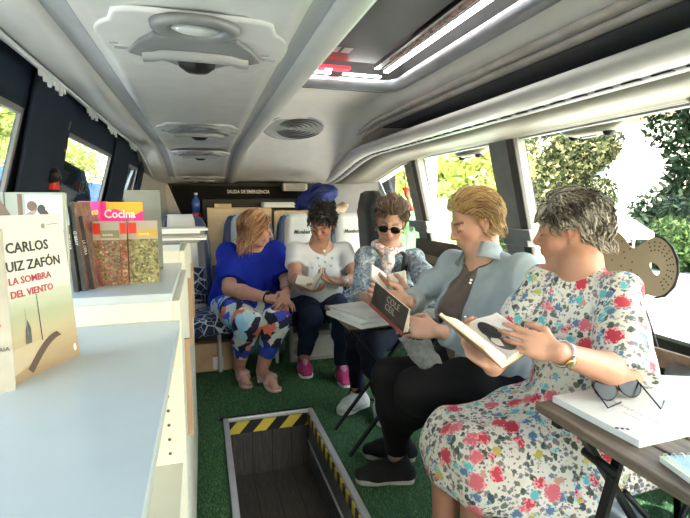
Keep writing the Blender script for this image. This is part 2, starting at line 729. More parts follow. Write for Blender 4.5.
def wall(side, wins, x, lean, sill, top, mat, mat_up, name):
    mb = MB()
    sg = 1 if side == 'R' else -1
    x0, x1 = (x, x + .05) if sg > 0 else (x - .010, x)
    mb.box((x0, -2.3, 0), (x1, 4.75, .58), 0)
    tmp = MB()
    tmp.box((x0, -2.3, .58), (x1, 4.75, sill), 1)
    tmp.box((x0, -2.3, top), (x1, 4.75, 1.66), 1)
    ys = [-2.3] + [q for wn in wins for q in wn] + [4.75]
    for i in range(0, len(ys), 2):
        tmp.box((x0, ys[i], sill), (x1, ys[i + 1], top), 1)
    n = len(mb.v)
    tmp.v = [lean(p) for p in tmp.v]
    mb.add(tmp.v, tmp.f, 1)
    o = mb.build(name, [mat, mat_up])
    tag(o, kind='structure')
    return o


wall('R', WIN_R, XR, leanR, SILR, TOPR, M_carpetwall, M_pillar, 'wall_right')
wall('L', WIN_L, XL, leanL, SILL, TOPL, M_navywall, M_navywall, 'wall_left')
nwin = 0
for side, wins in (('R', WIN_R), ('L', WIN_L)):
    for (a, b) in wins:
        nwin += 1
        lean = leanR if side == 'R' else leanL
        x = XR if side == 'R' else XL
        sg = 1 if side == 'R' else -1
        sill, top = (SILR, TOPR) if side == 'R' else (SILL, TOPL)
        f = .016
        mb = MB()
        xa, xb = sorted((x - sg * .008, x + sg * (.03 if sg > 0 else .002)))
        mb.box((xa, a, sill), (xb, a + f, top)); mb.box((xa, b - f, sill), (xb, b, top))
        mb.box((xa, a, sill), (xb, b, sill + f)); mb.box((xa, a, top - f), (xb, b, top))
        mb.v = [lean(p) for p in mb.v]
        wf = mb.build('window_%d' % nwin, M_alu if (side == 'L' and b > 4.4) else M_pillar if side == 'L' else pbr('window_frame_grey', (.28, .30, .28), .5))
        tag(wf, kind='structure')
        xp = x + sg * (.022 if sg > 0 else .004)
        g = MB().box((xp, a + f, sill + f), (xp + .004, b - f, top - f))
        g.v = [lean(p) for p in g.v]
        g.build('pane', M_glass if side == 'R' else M_glassL, wf)

# pillars of the right side: inner covers standing proud of the wall
for i, (a, b) in enumerate(((2.26, 2.52), (3.52, 3.78), (.86, 1.02))):
    mb = MB()
    mb.box((XR - .035, a, .62), (XR - .002, b, 1.6))
    mb.v = [leanR(p) for p in mb.v]
    o = mb.build('trim_%d' % (i + 1), pbr('pillar_cover', (.27, .28, .26), .5), bevel=.008)
    tag(o, kind='structure')
    mb = MB()
    mb.box((XR - .06, a - .015, .62), (XR - .03, a + .055, 1.62))
    mb.v = [leanR(p) for p in mb.v]
    o2 = mb.build('dark_strip', pbr('pillar_dark', (.07, .065, .06), .5), o, bevel=.006)
    mb = MB()
    mb.box((XR - .12, a - .08, .985), (XR - .025, b + .0, 1.045))
    mb.box((XR - .10, a - .02, .945), (XR - .03, b - .05, .99))
    mb.v = [leanR(p) for p in mb.v]
    mb.build('bracket', M_midgrey, o, bevel=.006)
# left pillar covers
for i, (a, b) in enumerate(((1.52, 1.91), (2.82, 3.33), (3.90, 4.13))):
    mb = MB()
    mb.box((XL + .002, a, .5), (XL + .016, b, 1.56))
    mb.v = [leanL(p) for p in mb.v]
    o = mb.build('trim_%d' % (i + 4), M_navywall, bevel=.012)
    tag(o, kind='structure')

# front and rear walls
mb = MB()
mb.box((-.75, -2.36, 0), (2.0, -2.3, 1.0)); mb.box((-.75, -2.36, 1.55), (2.0, -2.3, 1.95))  # unseen front wall; its windscreen opening is narrowed to dim the near cabinets
mb.box((-.75, -2.36, 1.0), (.1, -2.3, 1.55)); mb.box((1.6, -2.36, 1.0), (2.0, -2.3, 1.55))
tag(mb.build('wall_front', M_darkgrey), kind='structure')
mb = MB().box((-.75, 4.75, 0), (2.0, 4.82, 1.75))
tag(mb.build('wall_back', pbr('rear_wall_black', (.006, .007, .009), .7, spec=.1)), kind='structure')
# rear emergency window, dark glass with the notice
k = N('dark_rear_glass')
wf = MB()
wf.box((-.30, 4.725, .80), (1.42, 4.75, .83)); wf.box((-.30, 4.725, 1.355), (1.42, 4.75, 1.385)); wf.box((-.30, 4.725, .8), (-.27, 4.75, 1.37)); wf.box((1.39, 4.725, .8), (1.42, 4.75, 1.37))
rw = wf.build('window_%d' % (nwin + 1), M_black)
tag(rw, kind='structure')
k.fin((.004, .005, .007), .5, spec=.1)
MB().box((-.27, 4.735, .83), (1.39, 4.745, 1.36)).build('pane', k.m, rw)
sg = empty('emergency_exit_sign', (.45, 4.73, 1.3), 'white SALIDA DE EMERGENCIA lettering on the black rear window', 'sign')
text('lettering', 'SALIDA DE EMERGENCIA', .046, frame((.235, 4.732, 1.285), (1, 0, 0), (0, 0, 1), (0, -1, 0)), M_white, sg, bold=.0012, sx=.80)
# rear corner panels
pan = pbr('rear_corner_panel', (.50, .51, .54), .5, var=.04)
mb = MB()
mb.add([(-.60, 3.6, .4), (-.30, 4.72, .4), (-.14, 4.72, .92), (-.33, 4.72, 1.42), (-.50, 3.95, 1.44), (-.62, 3.6, 1.0)], [(0, 1, 2, 3, 4, 5)])
tag(mb.build('trim_8', pan, solid=.02), kind='structure')
mb = MB()
mb.add([(1.90, 4.5, .4), (1.50, 4.70, .4), (1.36, 4.70, 1.10), (1.22, 4.70, 1.44), (1.68, 4.45, 1.46), (1.80, 4.3, 1.1)], [(5, 4, 3, 2, 1, 0)])
tag(mb.build('trim_9', pan, solid=.02), kind='structure')

# ceiling lining with a hole for the roof hatch
RX0, RX1, RY0, RY1 = .40, 1.03, 1.12, 2.44
xs = [-.48, .2, .30, .36, RX0, .5, .72, .92, RX1, 1.09, 1.13, 1.2, 1.74]
zs = [1.67, 1.70, 1.73, 1.775, 1.795, 1.80, 1.803, 1.80, 1.79, 1.765, 1.735, 1.725, 1.70]
ys = [-2.3, -1, 0, .6, RY0, 1.6, 2.0, RY1, 2.9] + [2.9 + 1.85 * i / 10 for i in range(1, 11)]
mb = MB()
idx = {}
for i, y in enumerate(ys):
    for j, x in enumerate(xs):
        idx[i, j] = len(mb.v)
        t_ = -zc(y) / .42; mb.v.append((x, y, zs[j] * (1 - t_) + (1.392 - .02 * abs(x - .72)) * t_))
for i in range(len(ys) - 1):
    for j in range(len(xs) - 1):
        if ys[i] >= RY0 - 1e-4 and ys[i + 1] <= RY1 + 1e-4 and xs[j] >= RX0 - 1e-4 and xs[j + 1] <= RX1 + 1e-4: continue
        mb.f.append((idx[i, j], idx[i, j + 1], idx[i + 1, j + 1], idx[i + 1, j])); mb.mi.append(0); mb.sm.append(True)
o = mb.build('ceiling', M_ceil)
md = o.modifiers.new('solid', 'SOLIDIFY'); md.thickness = .02; md.offset = 1
tag(o, kind='structure')
# outer roof skin so that no daylight leaks in
mb = MB()
for a, b in (((-.75, -2.36, 1.99), (RX0 - .03, 4.85, 2.02)), ((RX1 + .03, -2.36, 1.99), (2.0, 4.85, 2.02)), ((RX0 - .03, -2.36, 1.99), (RX1 + .03, RY0 - .03, 2.02)), ((RX0 - .03, RY1 + .03, 1.99), (RX1 + .03, 4.85, 2.02))):
    mb.box(a, b)
for xx in (-.75, 1.97):
    mb.box((xx, -2.36, 1.66), (xx + .03, 4.85, 2.0))
mb.box((-.75, 4.82, 1.3), (2.0, 4.85, 2.0)); mb.box((-.75, -2.36, 1.9), (2.0, -2.33, 2.0))
mb.box((-.75, -2.36, 1.60), (-.42, 4.8, 1.66)); mb.box((1.62, -2.36, 1.60), (2.0, 4.8, 1.66))
tag(mb.build('trim_10', M_white), kind='structure')

# ------------------------------------------------------------------ roof hatch
rh = empty('roof_hatch', ((RX0 + RX1) / 2, (RY0 + RY1) / 2, 1.8), 'dark roof hatch with lit white strips and silver rounded frame', 'hatch')
hc = ((RX0 + RX1) / 2, (RY0 + RY1) / 2)
inner = rrect(RX1 - RX0 - .10, RY1 - RY0 - .12, .07, 6, *hc)
outer = rrect(RX1 - RX0 + .06, RY1 - RY0 + .06, .13, 6, *hc)
mid = rrect(RX1 - RX0 - .03, RY1 - RY0 - .04, .10, 6, *hc)
rows = [[V((x, y, 1.793)) for x, y in outer], [V((x, y, 1.785)) for x, y in mid], [V((x, y, 1.80)) for x, y in inner], [V((x, y, 1.83)) for x, y in inner]]
mb = MB(); mb.grid([[*r, r[0]] for r in rows])
mb.build('frame', pbr('hatch_frame_metal', (.55, .57, .62), .28, metal=.7), rh)
outer2 = rrect(RX1 - RX0 + .16, RY1 - RY0 + .16, .17, 6, *hc)
mb = MB(); mb.grid([[*[V((x, y, 1.7985)) for x, y in outer2], V((*outer2[0], 1.7985))], [*[V((x, y, 1.7905)) for x, y in outer], V((*outer[0], 1.7905))]])
mb.build('dark_surround', pbr('hatch_surround', (.20, .20, .19), .55), rh)
rows = [[V((x, y, z)) for x, y in rrect(RX1 - RX0 - .02, RY1 - RY0 - .02, .08, 6, *hc)] for z in (1.83, 1.95)]
mb = MB(); mb.grid([[*r, r[0]] for r in rows])
mb.build('well', M_darkgrey, rh)
MB().box((RX0, RY0, 1.95), (RX1, RY1, 1.965)).build('lid_frame', M_black, rh)
MB().box((RX0 + .03, RY0 + .12, 1.865), (RX1 - .20, RY1 - .20, 1.885)).build('inner_panel', pbr('hatch_panel', (.05, .052, .055), .4), rh, bevel=.01)
mb = MB().box((RX1 - .185, RY0 + .10, 1.86), (RX1 - .155, RY1 - .14, 1.89))
mb.box((RX1 - .145, RY0 + .10, 1.86), (RX1 - .135, RY1 - .14, 1.885))
mb.build('rail', M_silver, rh)
MB().box((RX1 - .165, RY0 + .25, 1.855), (RX1 - .145, RY1 - .3, 1.858)).build('striped_label', pbr('pinkish_label', (.55, .33, .30), .5, var=.6, vs=40), rh)
M_led = emis('led_strip', (1, .98, .95), 4.5)
MB().box((RX1 - .120, RY0 + .10, 1.855), (RX1 - .095, RY1 - .11, 1.862)).build('light_strip', M_led, rh)
MB().box((RX0 + .02, RY1 - .10, 1.835), (RX0 + .235, RY1 - .078, 1.842)).build('light_strip', M_led, rh)
MB().box((RX0 + .30, RY1 - .10, 1.835), (RX1 - .13, RY1 - .078, 1.842)).build('light_strip', M_led, rh)
MB().box((RX0 + .11, RY1 - .185, 1.838), (RX0 + .31, RY1 - .125, 1.85)).build('red_lamp', emis('red_lamp', (.9, .02, .03), .9), rh, bevel=.004)
MB().box((RX0 + .19, RY1 - .162, 1.834), (RX0 + .225, RY1 - .15, 1.837)).build('red_lamp_centre', emis('red_lamp_hot', (1, .55, .5), 2.5), rh)
mb = MB().box((RX0 + .16, RY1 - .40, 1.8635), (RX0 + .20, RY1 - .33, 1.8645)); mb.box((RX0 + .215, RY1 - .40, 1.8635), (RX0 + .255, RY1 - .33, 1.8645))
mb.build('sticker', pbr('grey_sticker', (.55, .5, .5), .5), rh)
mb = MB().box((.70, RY0 + .02, 1.80), (.80, RY0 + .07, 1.83)); mb.tube([(.88, RY0 + .06, 1.80), (.90, RY0 + .09, 1.80), (.90, RY0 + .13, 1.815)], .006)
mb.build('latch', M_silver, rh)

# ceiling vent: round grille of crescent slots
vy = 3.40
vm = Matrix.Translation((.64, vy, 1.80 + zc(vy) - .006)) @ Euler((math.atan2(zc(vy + .1) - zc(vy - .1), .2), 0, 0)).to_matrix().to_4x4()
ve = empty('ceiling_speaker', label='round ceiling grille with crescent slots above the rear seats', cat='speaker', mat=vm)
mb = MB().lathe([(0, .004), (.19, .004), (.21, 0), (.225, .006)], 40, M=vm); mb.build('grille_plate', M_rackgrey, ve)
mb = MB()
for q in range(6):
    rr, off = .035 + .026 * q, -.012 * (5 - q) + .05
    for s0 in (0, pi):
        rows = []
        for t in range(13):
            a = s0 + .35 + (pi - .7) * t / 12
            wd = .007 * sin(pi * (t + .5) / 13) + .001
            rows.append([vm @ V((off + (rr - wd) * cos(a), (rr - wd) * sin(a), -.0015)), vm @ V((off + (rr + wd) * cos(a), (rr + wd) * sin(a), -.0015))])
        mb.grid(rows)
mb.build('slots', M_darkgrey, ve, solid=.001)

# ------------------------------------------------------------------ luggage racks


def loft(prof, ys, zf, mi=None):
    mb = MB()
    rows = [[V((x, y, z + zf(y))) for x, z in prof] for y in ys]
    n = len(prof)
    base = len(mb.v)
    for r_ in rows: mb.v += [tuple(p) for p in r_]
    for i in range(len(rows) - 1):
        for j in range(n - 1):
            mb.f.append((base + i * n + j, base + i * n + j + 1, base + (i + 1) * n + j + 1, base + (i + 1) * n + j))
            mb.mi.append(mi[j] if mi else 0); mb.sm.append(True)
    return mb


yr = [-2.3, 0, 1, 2, 3, 3.3] + [3.3 + 1.42 * i / 10 for i in range(1, 11)]
rr_ = empty('luggage_rack', (1.3, 1.5, 1.55), 'long cream overhead luggage rack above the right windows', 'luggage rack', 'overhead luggage racks')
loft([(1.74, 1.60), (1.72, 1.607), (1.16, 1.617), (1.13, 1.612), (1.118, 1.600), (1.122, 1.585), (1.145, 1.570), (1.175, 1.560), (1.21, 1.554)], yr, zr).build('front_rail', M_rack, rr_, solid=.004)
loft([(1.21, 1.5535), (1.26, 1.550), (1.275, 1.553)], yr, zr).build('grey_band', M_rackgrey, rr_, solid=.003)
M_yel = pbr('rack_underside', (.36, .34, .26), .5, var=.04)
loft([(1.275, 1.553), (1.45, 1.549), (1.585, 1.549), (1.59, 1.545), (1.60, 1.545), (1.605, 1.550), (1.62, 1.550), (1.625, 1.545), (1.635, 1.545), (1.64, 1.552), (1.69, 1.555), (1.74, 1.57)], yr, zr).build('underside', M_yel, rr_, solid=.003)
y = .1
while y < 4.4:
    MB().box((1.214, y, 1.5465 + zr(y)), (1.226, y + .060, 1.5545 + zr(y))).build('slot', M_black, rr_); y += .10
loft([(1.10, 1.742), (1.11, 1.728), (1.125, 1.722), (1.13, 1.728)], yr, lambda y: zc(y) * .55).build('cove_strip', pbr('cove_beige', (.60, .55, .50), .4), rr_, solid=.003)
loft([(1.145, 1.722), (1.155, 1.712), (1.18, 1.706), (1.2, 1.72)], yr, lambda y: zc(y) * .55).build('cove_strip', pbr('cove_beige', (.60, .55, .50), .4), rr_, solid=.003)
loft([(1.2, 1.71), (1.5, 1.71), (1.74, 1.69), (1.74, 1.61)], yr, zr).build('rack_lining', M_darkgrey, rr_, solid=.003)
# reading-light pods under the right rack
for i, (px, py) in enumerate(((590, 130), (470, 153), (745, 90))):
    c = at(px, py, z=1.540)
    if c.x > 1.6: c = c * 1
    e = empty('reading_light', c, 'cream reading light pod under the right rack, %s' % ['above the floral dress', 'above the grey cardigan', 'nearest the camera'][i], 'light', 'reading lights under the right rack')
    mb = MB()
    mb.lathe([(0, -.030), (.5, -.027), (.8, -.016), (1, .012)], 28, M=Matrix.Translation(c) @ Matrix.Diagonal((.060, .19, 1, 1)))
    mb.build('pod', M_yel, e)
    for dy in (-.11, .10):
        mb = MB().lathe([(0, -.034), (.018, -.030), (.027, -.010)], 16, M=Matrix.Translation(c + V((.0, dy, -.010))))
        mb.build('lamp', M_black, e)
    MB().box((c.x - .012, c.y - .05, c.z - .034), (c.x + .012, c.y + .05, c.z - .028)).build('vent', M_midgrey, e)

rl = empty('luggage_rack', (0, 1.5, 1.55), 'overhead rack and service duct close above the camera, along the left windows', 'luggage rack', 'overhead luggage racks')
loft([(-.44, 1.59), (-.40, 1.565), (-.378, 1.551), (-.30, 1.547), (-.262, 1.549)], yr, zr).build('outer_panel', M_rack, rl, solid=.003)
loft([(-.262, 1.549), (-.257, 1.556), (-.222, 1.556), (-.215, 1.551)], yr, zr).build('grey_groove', M_rackgrey, rl, solid=.003)
loft([(-.215, 1.551), (-.18, 1.556), (-.09, 1.561), (0, 1.562), (.09, 1.561), (.17, 1.556), (.198, 1.551)], yr, zr).build('service_duct', M_service, rl, solid=.003)
loft([(.198, 1.551), (.202, 1.556), (.232, 1.556), (.236, 1.550)], yr, zr).build('grey_groove', M_rackgrey, rl, solid=.003)
loft([(.236, 1.550), (.27, 1.546), (.296, 1.548), (.304, 1.553)], yr, zr).build('edge_panel', M_rack, rl, solid=.003)
loft([(.304, 1.553), (.312, 1.560), (.312, 1.568), (.318, 1.572), (.332, 1.60), (.333, 1.615), (.31, 1.62), (0, 1.62), (-.4, 1.61)], yr, zr).build('front_rail', pbr('rail_greenish', (.52, .55, .46), .4), rl, solid=.003)
# curtain rail with white clips
cr = empty('curtain_rail', (-.385, 1, 1.55), 'white curtain rail with small clips above the left windows', 'rail')
loft([(-.392, 1.547), (-.392, 1.540), (-.380, 1.540), (-.380, 1.547)], yr, zr).build('rail', M_white, cr, solid=.002)
for c0, n_ in ((.55, 6), (1.42, 7), (1.95, 5), (2.35, 6), (3.0, 8)):
    for q in range(n_):
        y = c0 + q * .036
        MB().box((-.389, y, 1.522 - .006 * (q % 3)), (-.382, y + .014, 1.541)).build('clip', M_white, cr)

# service units with speaker ring, shield plate, lamp
M_shield = pbr('shield_grey', (.28, .28, .27), .4, metal=.2)


def service_unit(y0):
    z = 1.5555
    e = empty('service_unit', (0, y0, z), 'x', 'ceiling light', 'service units along the left duct')
    T = Matrix.Translation((0, y0, 0))
    outl = []
    for a in np.linspace(0, 2 * pi, 48, endpoint=False):
        ca, sa = cos(a), sin(a)
        rx = .205 * (abs(ca) ** .45) * (1 if ca >= 0 else -1)
        ry = (.20 if abs(ca) < .6 else .15) * (abs(sa) ** .6) * (1 if sa >= 0 else -1)
        outl.append((rx, ry))
    rows = [[T @ V((x * s_, yy * s_, zz)) for x, yy in outl] for s_, zz in ((1.0, z + .002), (.99, z - .005), (.95, z - .006), (.001, z - .0065))]
    mb = MB(); mb.grid([[*r_, r_[0]] for r_ in rows]); mb.build('plate', M_service, e)
    mb = MB().lathe([(.088, 0), (.085, -.012), (.068, -.016), (.055, -.010), (.052, 0)], 32, M=T @ Matrix.Translation((0, -.15, z - .006)) @ Matrix.Diagonal((1, .72, 1, 1)))
    mb.build('speaker_ring', M_shield, e)
    mb = MB().lathe([(0, -.002), (.056, -.003)], 24, M=T @ Matrix.Translation((0, -.15, z - .007)) @ Matrix.Diagonal((1, .72, 1, 1)))
    mb.build('speaker_grille', M_rackgrey, e)
    mb = MB().lathe([(0, -.012), (.03, -.011), (.052, -.003)], 24, M=T @ Matrix.Translation((0, -.135, z - .006)) @ Matrix.Diagonal((1, .5, 1, 1)))
    mb.build('speaker_dome', M_service, e)
    sh = [(-.085, -.10), (.085, -.10), (.12, -.04), (.15, .035), (.13, .055), (.07, .085), (.05, .11), (-.05, .11), (-.07, .085), (-.13, .055), (-.15, .035), (-.12, -.04)]
    mb = MB().prism(sh, .012, M=T @ Matrix.Translation((0, .0, z - .018)))
    mb.build('shield', M_shield, e, bevel=.004)
    rows = []
    for t in range(13):
        u = -1 + 2 * t / 12
        x = u * .118
        yy = .012 - .016 * (1 - u * u) + (.014 if abs(u) > .75 else 0)
        rows.append([T @ V((x, yy - .014, z - .019)), T @ V((x, yy - .012, z - .031)), T @ V((x, yy + .013, z - .034)), T @ V((x, yy + .034 * (1.15 - abs(u)), z - .019))])
    mb = MB(); mb.grid(rows); mb.build('grip_bar', pbr('grip_grey', (.42, .42, .40), .35), e)
    mb = MB().lathe([(0, -.026), (.025, -.024), (.042, -.012), (.045, 0)], 24, M=T @ Matrix.Translation((0, .075, z - .016)) @ Matrix.Diagonal((1, .8, 1, 1)))
    mb.build('air_nozzle', M_black, e)
    mb = MB().lathe([(0, -.004), (.009, -.003), (.010, 0)], 12, M=T @ Matrix.Translation((0, .045, z - .019)))
    mb.build('lamp_button', M_white, e)
    for sx in (-1, 1):
        MB().box((sx * .165 - .012, .03, z - .010), (sx * .165 + .02, .037, z - .006), M=T).build('grip_mark', M_rackgrey, e)
        MB().box((sx * .165 - .018, .0, z - .009), (sx * .165 + .0, .006, z - .006), M=T).build('grip_mark', M_rackgrey, e)
    return e


su = service_unit(1.18)
names = ['nearest and largest grey service unit with speaker ring overhead', 'second grey service unit from the camera in the left duct',
         'third service unit from the camera in the left duct', 'small farthest service unit at the rear end of the left duct']
for i, y0 in enumerate((1.18, 2.50, 3.55, 4.35)):
    o = su if i == 0 else copy_tree(su)
    o.location = (0, y0, 1.5555 + zr(y0))
    o['label'] = names[i]

# ------------------------------------------------------------------ small fittings on the walls
e = empty('hammer_holder', (-.44, 1.71, 1.4), 'pale upright hammer holder with red tip on left window pillar', 'holder')
p0, p1 = at(57, 113, y=1.7), at(51, 155, y=1.7)
p0.x = p1.x = -.43; p0 = V((-.435, 1.885, 1.49)); p1 = V((-.472, 1.885, 1.34))
MB().bar(p0, p1, .028, .008, up=(1, 0, 0)).build('body', pbr('holder_beige', (.55, .50, .47), .5), e, bevel=.003)
MB().bar(p0 + V((.006, 0, -.012)), p1 + V((.006, 0, .03)), .012, .006, up=(1, 0, 0)).build('slot', M_darkgrey, e)
MB().bar(p0.lerp(p1, .7) + V((.008, 0, 0)), p0.lerp(p1, .88) + V((.008, 0, 0)), .010, .006, up=(1, 0, 0)).build('red_tip', M_red, e)
kb = at(50, 176, x=-.475)
e = empty('valve_knob', kb, 'round black knob with a red label on the left pillar', 'knob')
Mk = Matrix.Translation(kb) @ Euler((0, radians(75), 0)).to_matrix().to_4x4()
MB().lathe([(0, .03), (.020, .028), (.024, .018), (.024, -.03)], 24, M=Mk).build('knob', M_black, e)
MB().box((kb.x - .02, kb.y + .0, kb.z - .045), (kb.x + .012, kb.y + .06, kb.z - .012)).build('red_label', M_red, e, bevel=.004)
# mirrored reflection in the second left window, painted as a dark lettered sheet
e = empty('window_notice', (-.47, 2.1, 1.2), 'dark reflection with reversed white writing, painted as a sheet on the left window', 'notice')


def LP(y, z, off=.0): return V(leanL((XL + off, y, z)))


# reflection sheet stands outside the pane
mb = MB().add([LP(1.95, .88, -.014), LP(2.70, .88, -.014), LP(2.64, 1.22, -.014), LP(2.40, 1.335, -.014), LP(1.95, 1.365, -.014)], [(0, 1, 2, 3, 4)])
mb.build('sheet', pbr('reflection_bluegrey', (.05, .085, .12), .35, var=.2, vs=4), e, solid=.004)
q = V((0, .27, .963)).normalized()
xa = V((0, 1, 0)); za = V((1, 0, 0))
nrm = V((.963, 0, .27)).normalized()
up_ = nrm.cross(V((0, 1, 0))) * -1
up_ = V((.27, 0, 1)).normalized()
text('lettering', 'SALIDA DE', .085, frame(LP(2.56, 1.235, -.006), (0, -.997, .05), up_, V((0, .997, -.05)).cross(up_)), M_white, e, bold=.001, sx=.9)
mb = MB().add([LP(2.05, .9, -.009), LP(2.5, .9, -.009), LP(2.46, 1.10, -.009), LP(2.05, 1.16, -.009)], [(0, 1, 2, 3)])
mb.build('tan_patch', pbr('tan_patch', (.50, .36, .26), .6), e, solid=.002)

# red hammer strap on the right rear pillar
e = empty('emergency_hammer', (1.62, 3.82, 1.3), 'red emergency hammer strap hanging on the right rear pillar', 'hammer')
a_, b_, c_ = at(404, 172, y=3.50), at(406, 188, y=3.50), at(412, 211, y=3.46)
MB().tube([a_, b_], .006).build('holder', M_midgrey, e)
MB().tube([b_, b_.lerp(c_, .3) + V((-.01, 0, 0)), c_.lerp(b_, .3), c_], [.034, .022, .024, .034], 8, flat=.5).build('strap', M_red, e)

# ------------------------------------------------------------------ rear seats
k = N('seat_pattern')
vec = k.coord()
vr = k.vor(vec, 9, 'DISTANCE_TO_EDGE')
ln = k.math('LESS_THAN', vr.outputs['Distance'], .035)
vr2 = k.vor(k.coord(loc=(3, 1, 2)), 14, 'DISTANCE_TO_EDGE')
ln2 = k.math('LESS_THAN', vr2.outputs['Distance'], .02)
c_ = k.mix(ln, (.006, .010, .030), (.42, .48, .60))
M_pattern = k.fin(k.mix(ln2, c_, (.25, .33, .52)), .85)
M_navy = pbr('navy_leatherette', (.035, .062, .13), .33, var=.1, bump=.15, bs=250, bd=.0006)
M_cover = pbr('white_headrest_cover', (.66, .66, .66), .8, var=.03)


def coach_seat(loc, label, cover=True, shell=None, writing=True, rz=0, group='rear row coach seats', w=.41, cin=.062):
    e = empty('coach_seat', (0, 0, 0), label, 'seat', group)
    T = Matrix.Identity(4)
    # cushion
    rows = []
    for y, zt, zb in ((-.47, .40, .34), (-.45, .435, .31), (-.30, .445, .30), (-.05, .42, .30), (.06, .41, .30)):
        rows.append([V((x, y, z)) for x, z in ((-w / 2 + .02, zb), (-w / 2, (zt + zb) / 2), (-w / 2 + .025, zt), (-.1, zt - .012), (.1, zt - .012), (w / 2 - .025, zt), (w / 2, (zt + zb) / 2), (w / 2 - .02, zb))])
    mb = MB(); mb.grid(rows, closed=True); mb.f.append(tuple(range(8))); mb.mi.append(0); mb.sm.append(False)
    mb.f.append(tuple(range(len(mb.v) - 8, len(mb.v)))[::-1]); mb.mi.append(0); mb.sm.append(False)
    mb.build('cushion', M_pattern, e, world=False, bevel=.01)
    # backrest: leaning shell

    def backrow(z, hw, yf, t, ins=.0):
        return [V((-hw, yf + t, z)), V((-hw - .002, yf + .02, z)), V((-hw + .02, yf - .02, z)), V((-hw + .07, yf + .012 + ins, z)), V((0, yf + .012 + ins, z)), V((hw - .07, yf + .012 + ins, z)), V((hw - .02, yf - .02, z)), V((hw + .002, yf + .02, z)), V((hw, yf + t, z))]
    rows = [backrow(.36, w / 2 - .02, -.02, .09), backrow(.45, w / 2, -.03, .10), backrow(.70, w / 2, .0, .10), backrow(.9, w / 2 - .005, .035, .09), backrow(1.02, w / 2 - .02, .055, .08), backrow(1.085, w / 2 - .05, .07, .06), backrow(1.10, w / 2 - .09, .085, .03)]
    mb = MB(); mb.grid(rows, closed=True)
    n = 9
    mb.f.append(tuple(range(n))); mb.mi.append(0); mb.sm.append(False)
    mb.f.append(tuple(range(len(mb.v) - n, len(mb.v)))[::-1]); mb.mi.append(0); mb.sm.append(False)
    mb.build('backrest', shell or M_navy, e, world=False)
    rows = []
    for z, yf in ((.45, -.022), (.58, -.006), (.72, .012)):
        rows.append([V((x * (w / 2 - .055), yf, z)) for x in (-1, -.5, 0, .5, 1)])
    mb = MB(); mb.grid(rows); mb.build('patterned_panel', M_pattern, e, world=False, solid=.012)
    if cover:
        rows = []
        hw = w / 2 - cin
        for z, yf, s_ in ((.72, .006, 1), (.85, .022, 1), (.98, .040, .97), (1.07, .056, .92), (1.103, .070, .86), (1.108, .10, .86), (1.07, .15, .9), (.95, .155, .9)):
            rows.append([V((x * hw * s_, yf + .004 * x * x, z)) for x in (-1, -.5, 0, .5, 1)])
        mb = MB(); mb.grid(rows)
        cv = mb.build('headrest_cover', M_cover, e, world=False, solid=.004)
        if writing:
            t = txt('lettering', 'Monbus', .048, M_darkgrey, 'CENTER', .0004, .001, .35)
            t.parent = cv
            t.matrix_basis = frame((.0, .0285, .945), (.86, 0, 0), (0, .15, .99), (0, -.99, .15))
    for sx in (-1, 1):
        MB().bar((sx * (w / 2 - .05), -.30, 0), (sx * (w / 2 - .05), -.30, .31), .022, .03, up=(0, 1, 0)).build('leg', M_alu, e, world=False)
    e.location = loc
    e.rotation_euler = (0, 0, rz)
    return e


coach_seat((.345, 3.72, 0), 'navy coach seat behind the woman in the royal blue top')
coach_seat((.765, 3.72, 0), 'navy coach seat with white lettered cover behind the woman in the white T-shirt')
coach_seat((1.19, 3.72, 0), 'navy coach seat with white lettered cover, right end of the rear row')
s0 = coach_seat((-.14, 3.60, 0), 'navy coach seat with patterned panel beside the white cabinets', rz=radians(14), writing=False, cin=.10)
o = coach_seat((1.20, 3.05, 0), 'dark coach seat seen edge-on behind the woman wearing sunglasses', cover=False, group=None, rz=radians(98), w=.30, shell=pbr('charcoal_shell', (.03, .032, .035), .4))
o.scale = (1, 1, 1.16)
e = empty('seat_belt', (1.4, 3.1, 1.1), 'red buckled seat belt on the dark seat by the right window', 'seat belt', 'red seat belts')
a_ = at(358, 212, y=3.62); b_ = at(362, 240, y=3.62)
MB().tube([a_ + V((0, 0, .03)), a_, b_], [.012, .02, .008], 8, flat=.5).build('webbing', M_red, e)
e2 = empty('seat_belt', (1.4, 3.1, 1.1), 'red seat belt tongue beside the head of the woman wearing sunglasses', 'seat belt', 'red seat belts')
a_ = at(373, 213, y=3.0); b_ = at(379, 226, y=3.0)
MB().tube([a_ + V((-.02, 0, .0)), a_, b_], [.03, .026, .012], 8, flat=.4).build('webbing', M_red, e2)

# rear platform, boxes under the seats
mb = MB().box((-.14, 3.36, .225), (.36, 3.42, .265))
tag(mb.build('seat_rail', M_black), 'black bar under the left rear seats above a cardboard box', 'rail')
M_card = pbr('cardboard', (.52, .36, .21), .8, var=.1)


def carton(name, lo, hi, label, group=None, flap=.02, mat=None, tape=True):
    e = empty(name, ((lo[0] + hi[0]) / 2, (lo[1] + hi[1]) / 2, lo[2]), label, 'box', group)
    MB().box(lo, hi).build('body', mat or M_card, e, bevel=.003)
    mb = MB().box((lo[0], lo[1], hi[2] + .001), (hi[0], (lo[1] + hi[1]) / 2 - .002, hi[2] + .005)); mb.box((lo[0], (lo[1] + hi[1]) / 2 + .002, hi[2] + .001), (hi[0], hi[1], hi[2] + .005))
    mb.build('flap', mat or M_card, e)
    if tape:
        xm = (lo[0] + hi[0]) / 2
        MB().box((lo[0] - .001, (lo[1] + hi[1]) / 2 - .02, hi[2] + .0055), (hi[0] + .001, (lo[1] + hi[1]) / 2 + .02, hi[2] + .0065)).build('tape', pbr('brown_tape', (.42, .27, .14), .3), e)
    return e


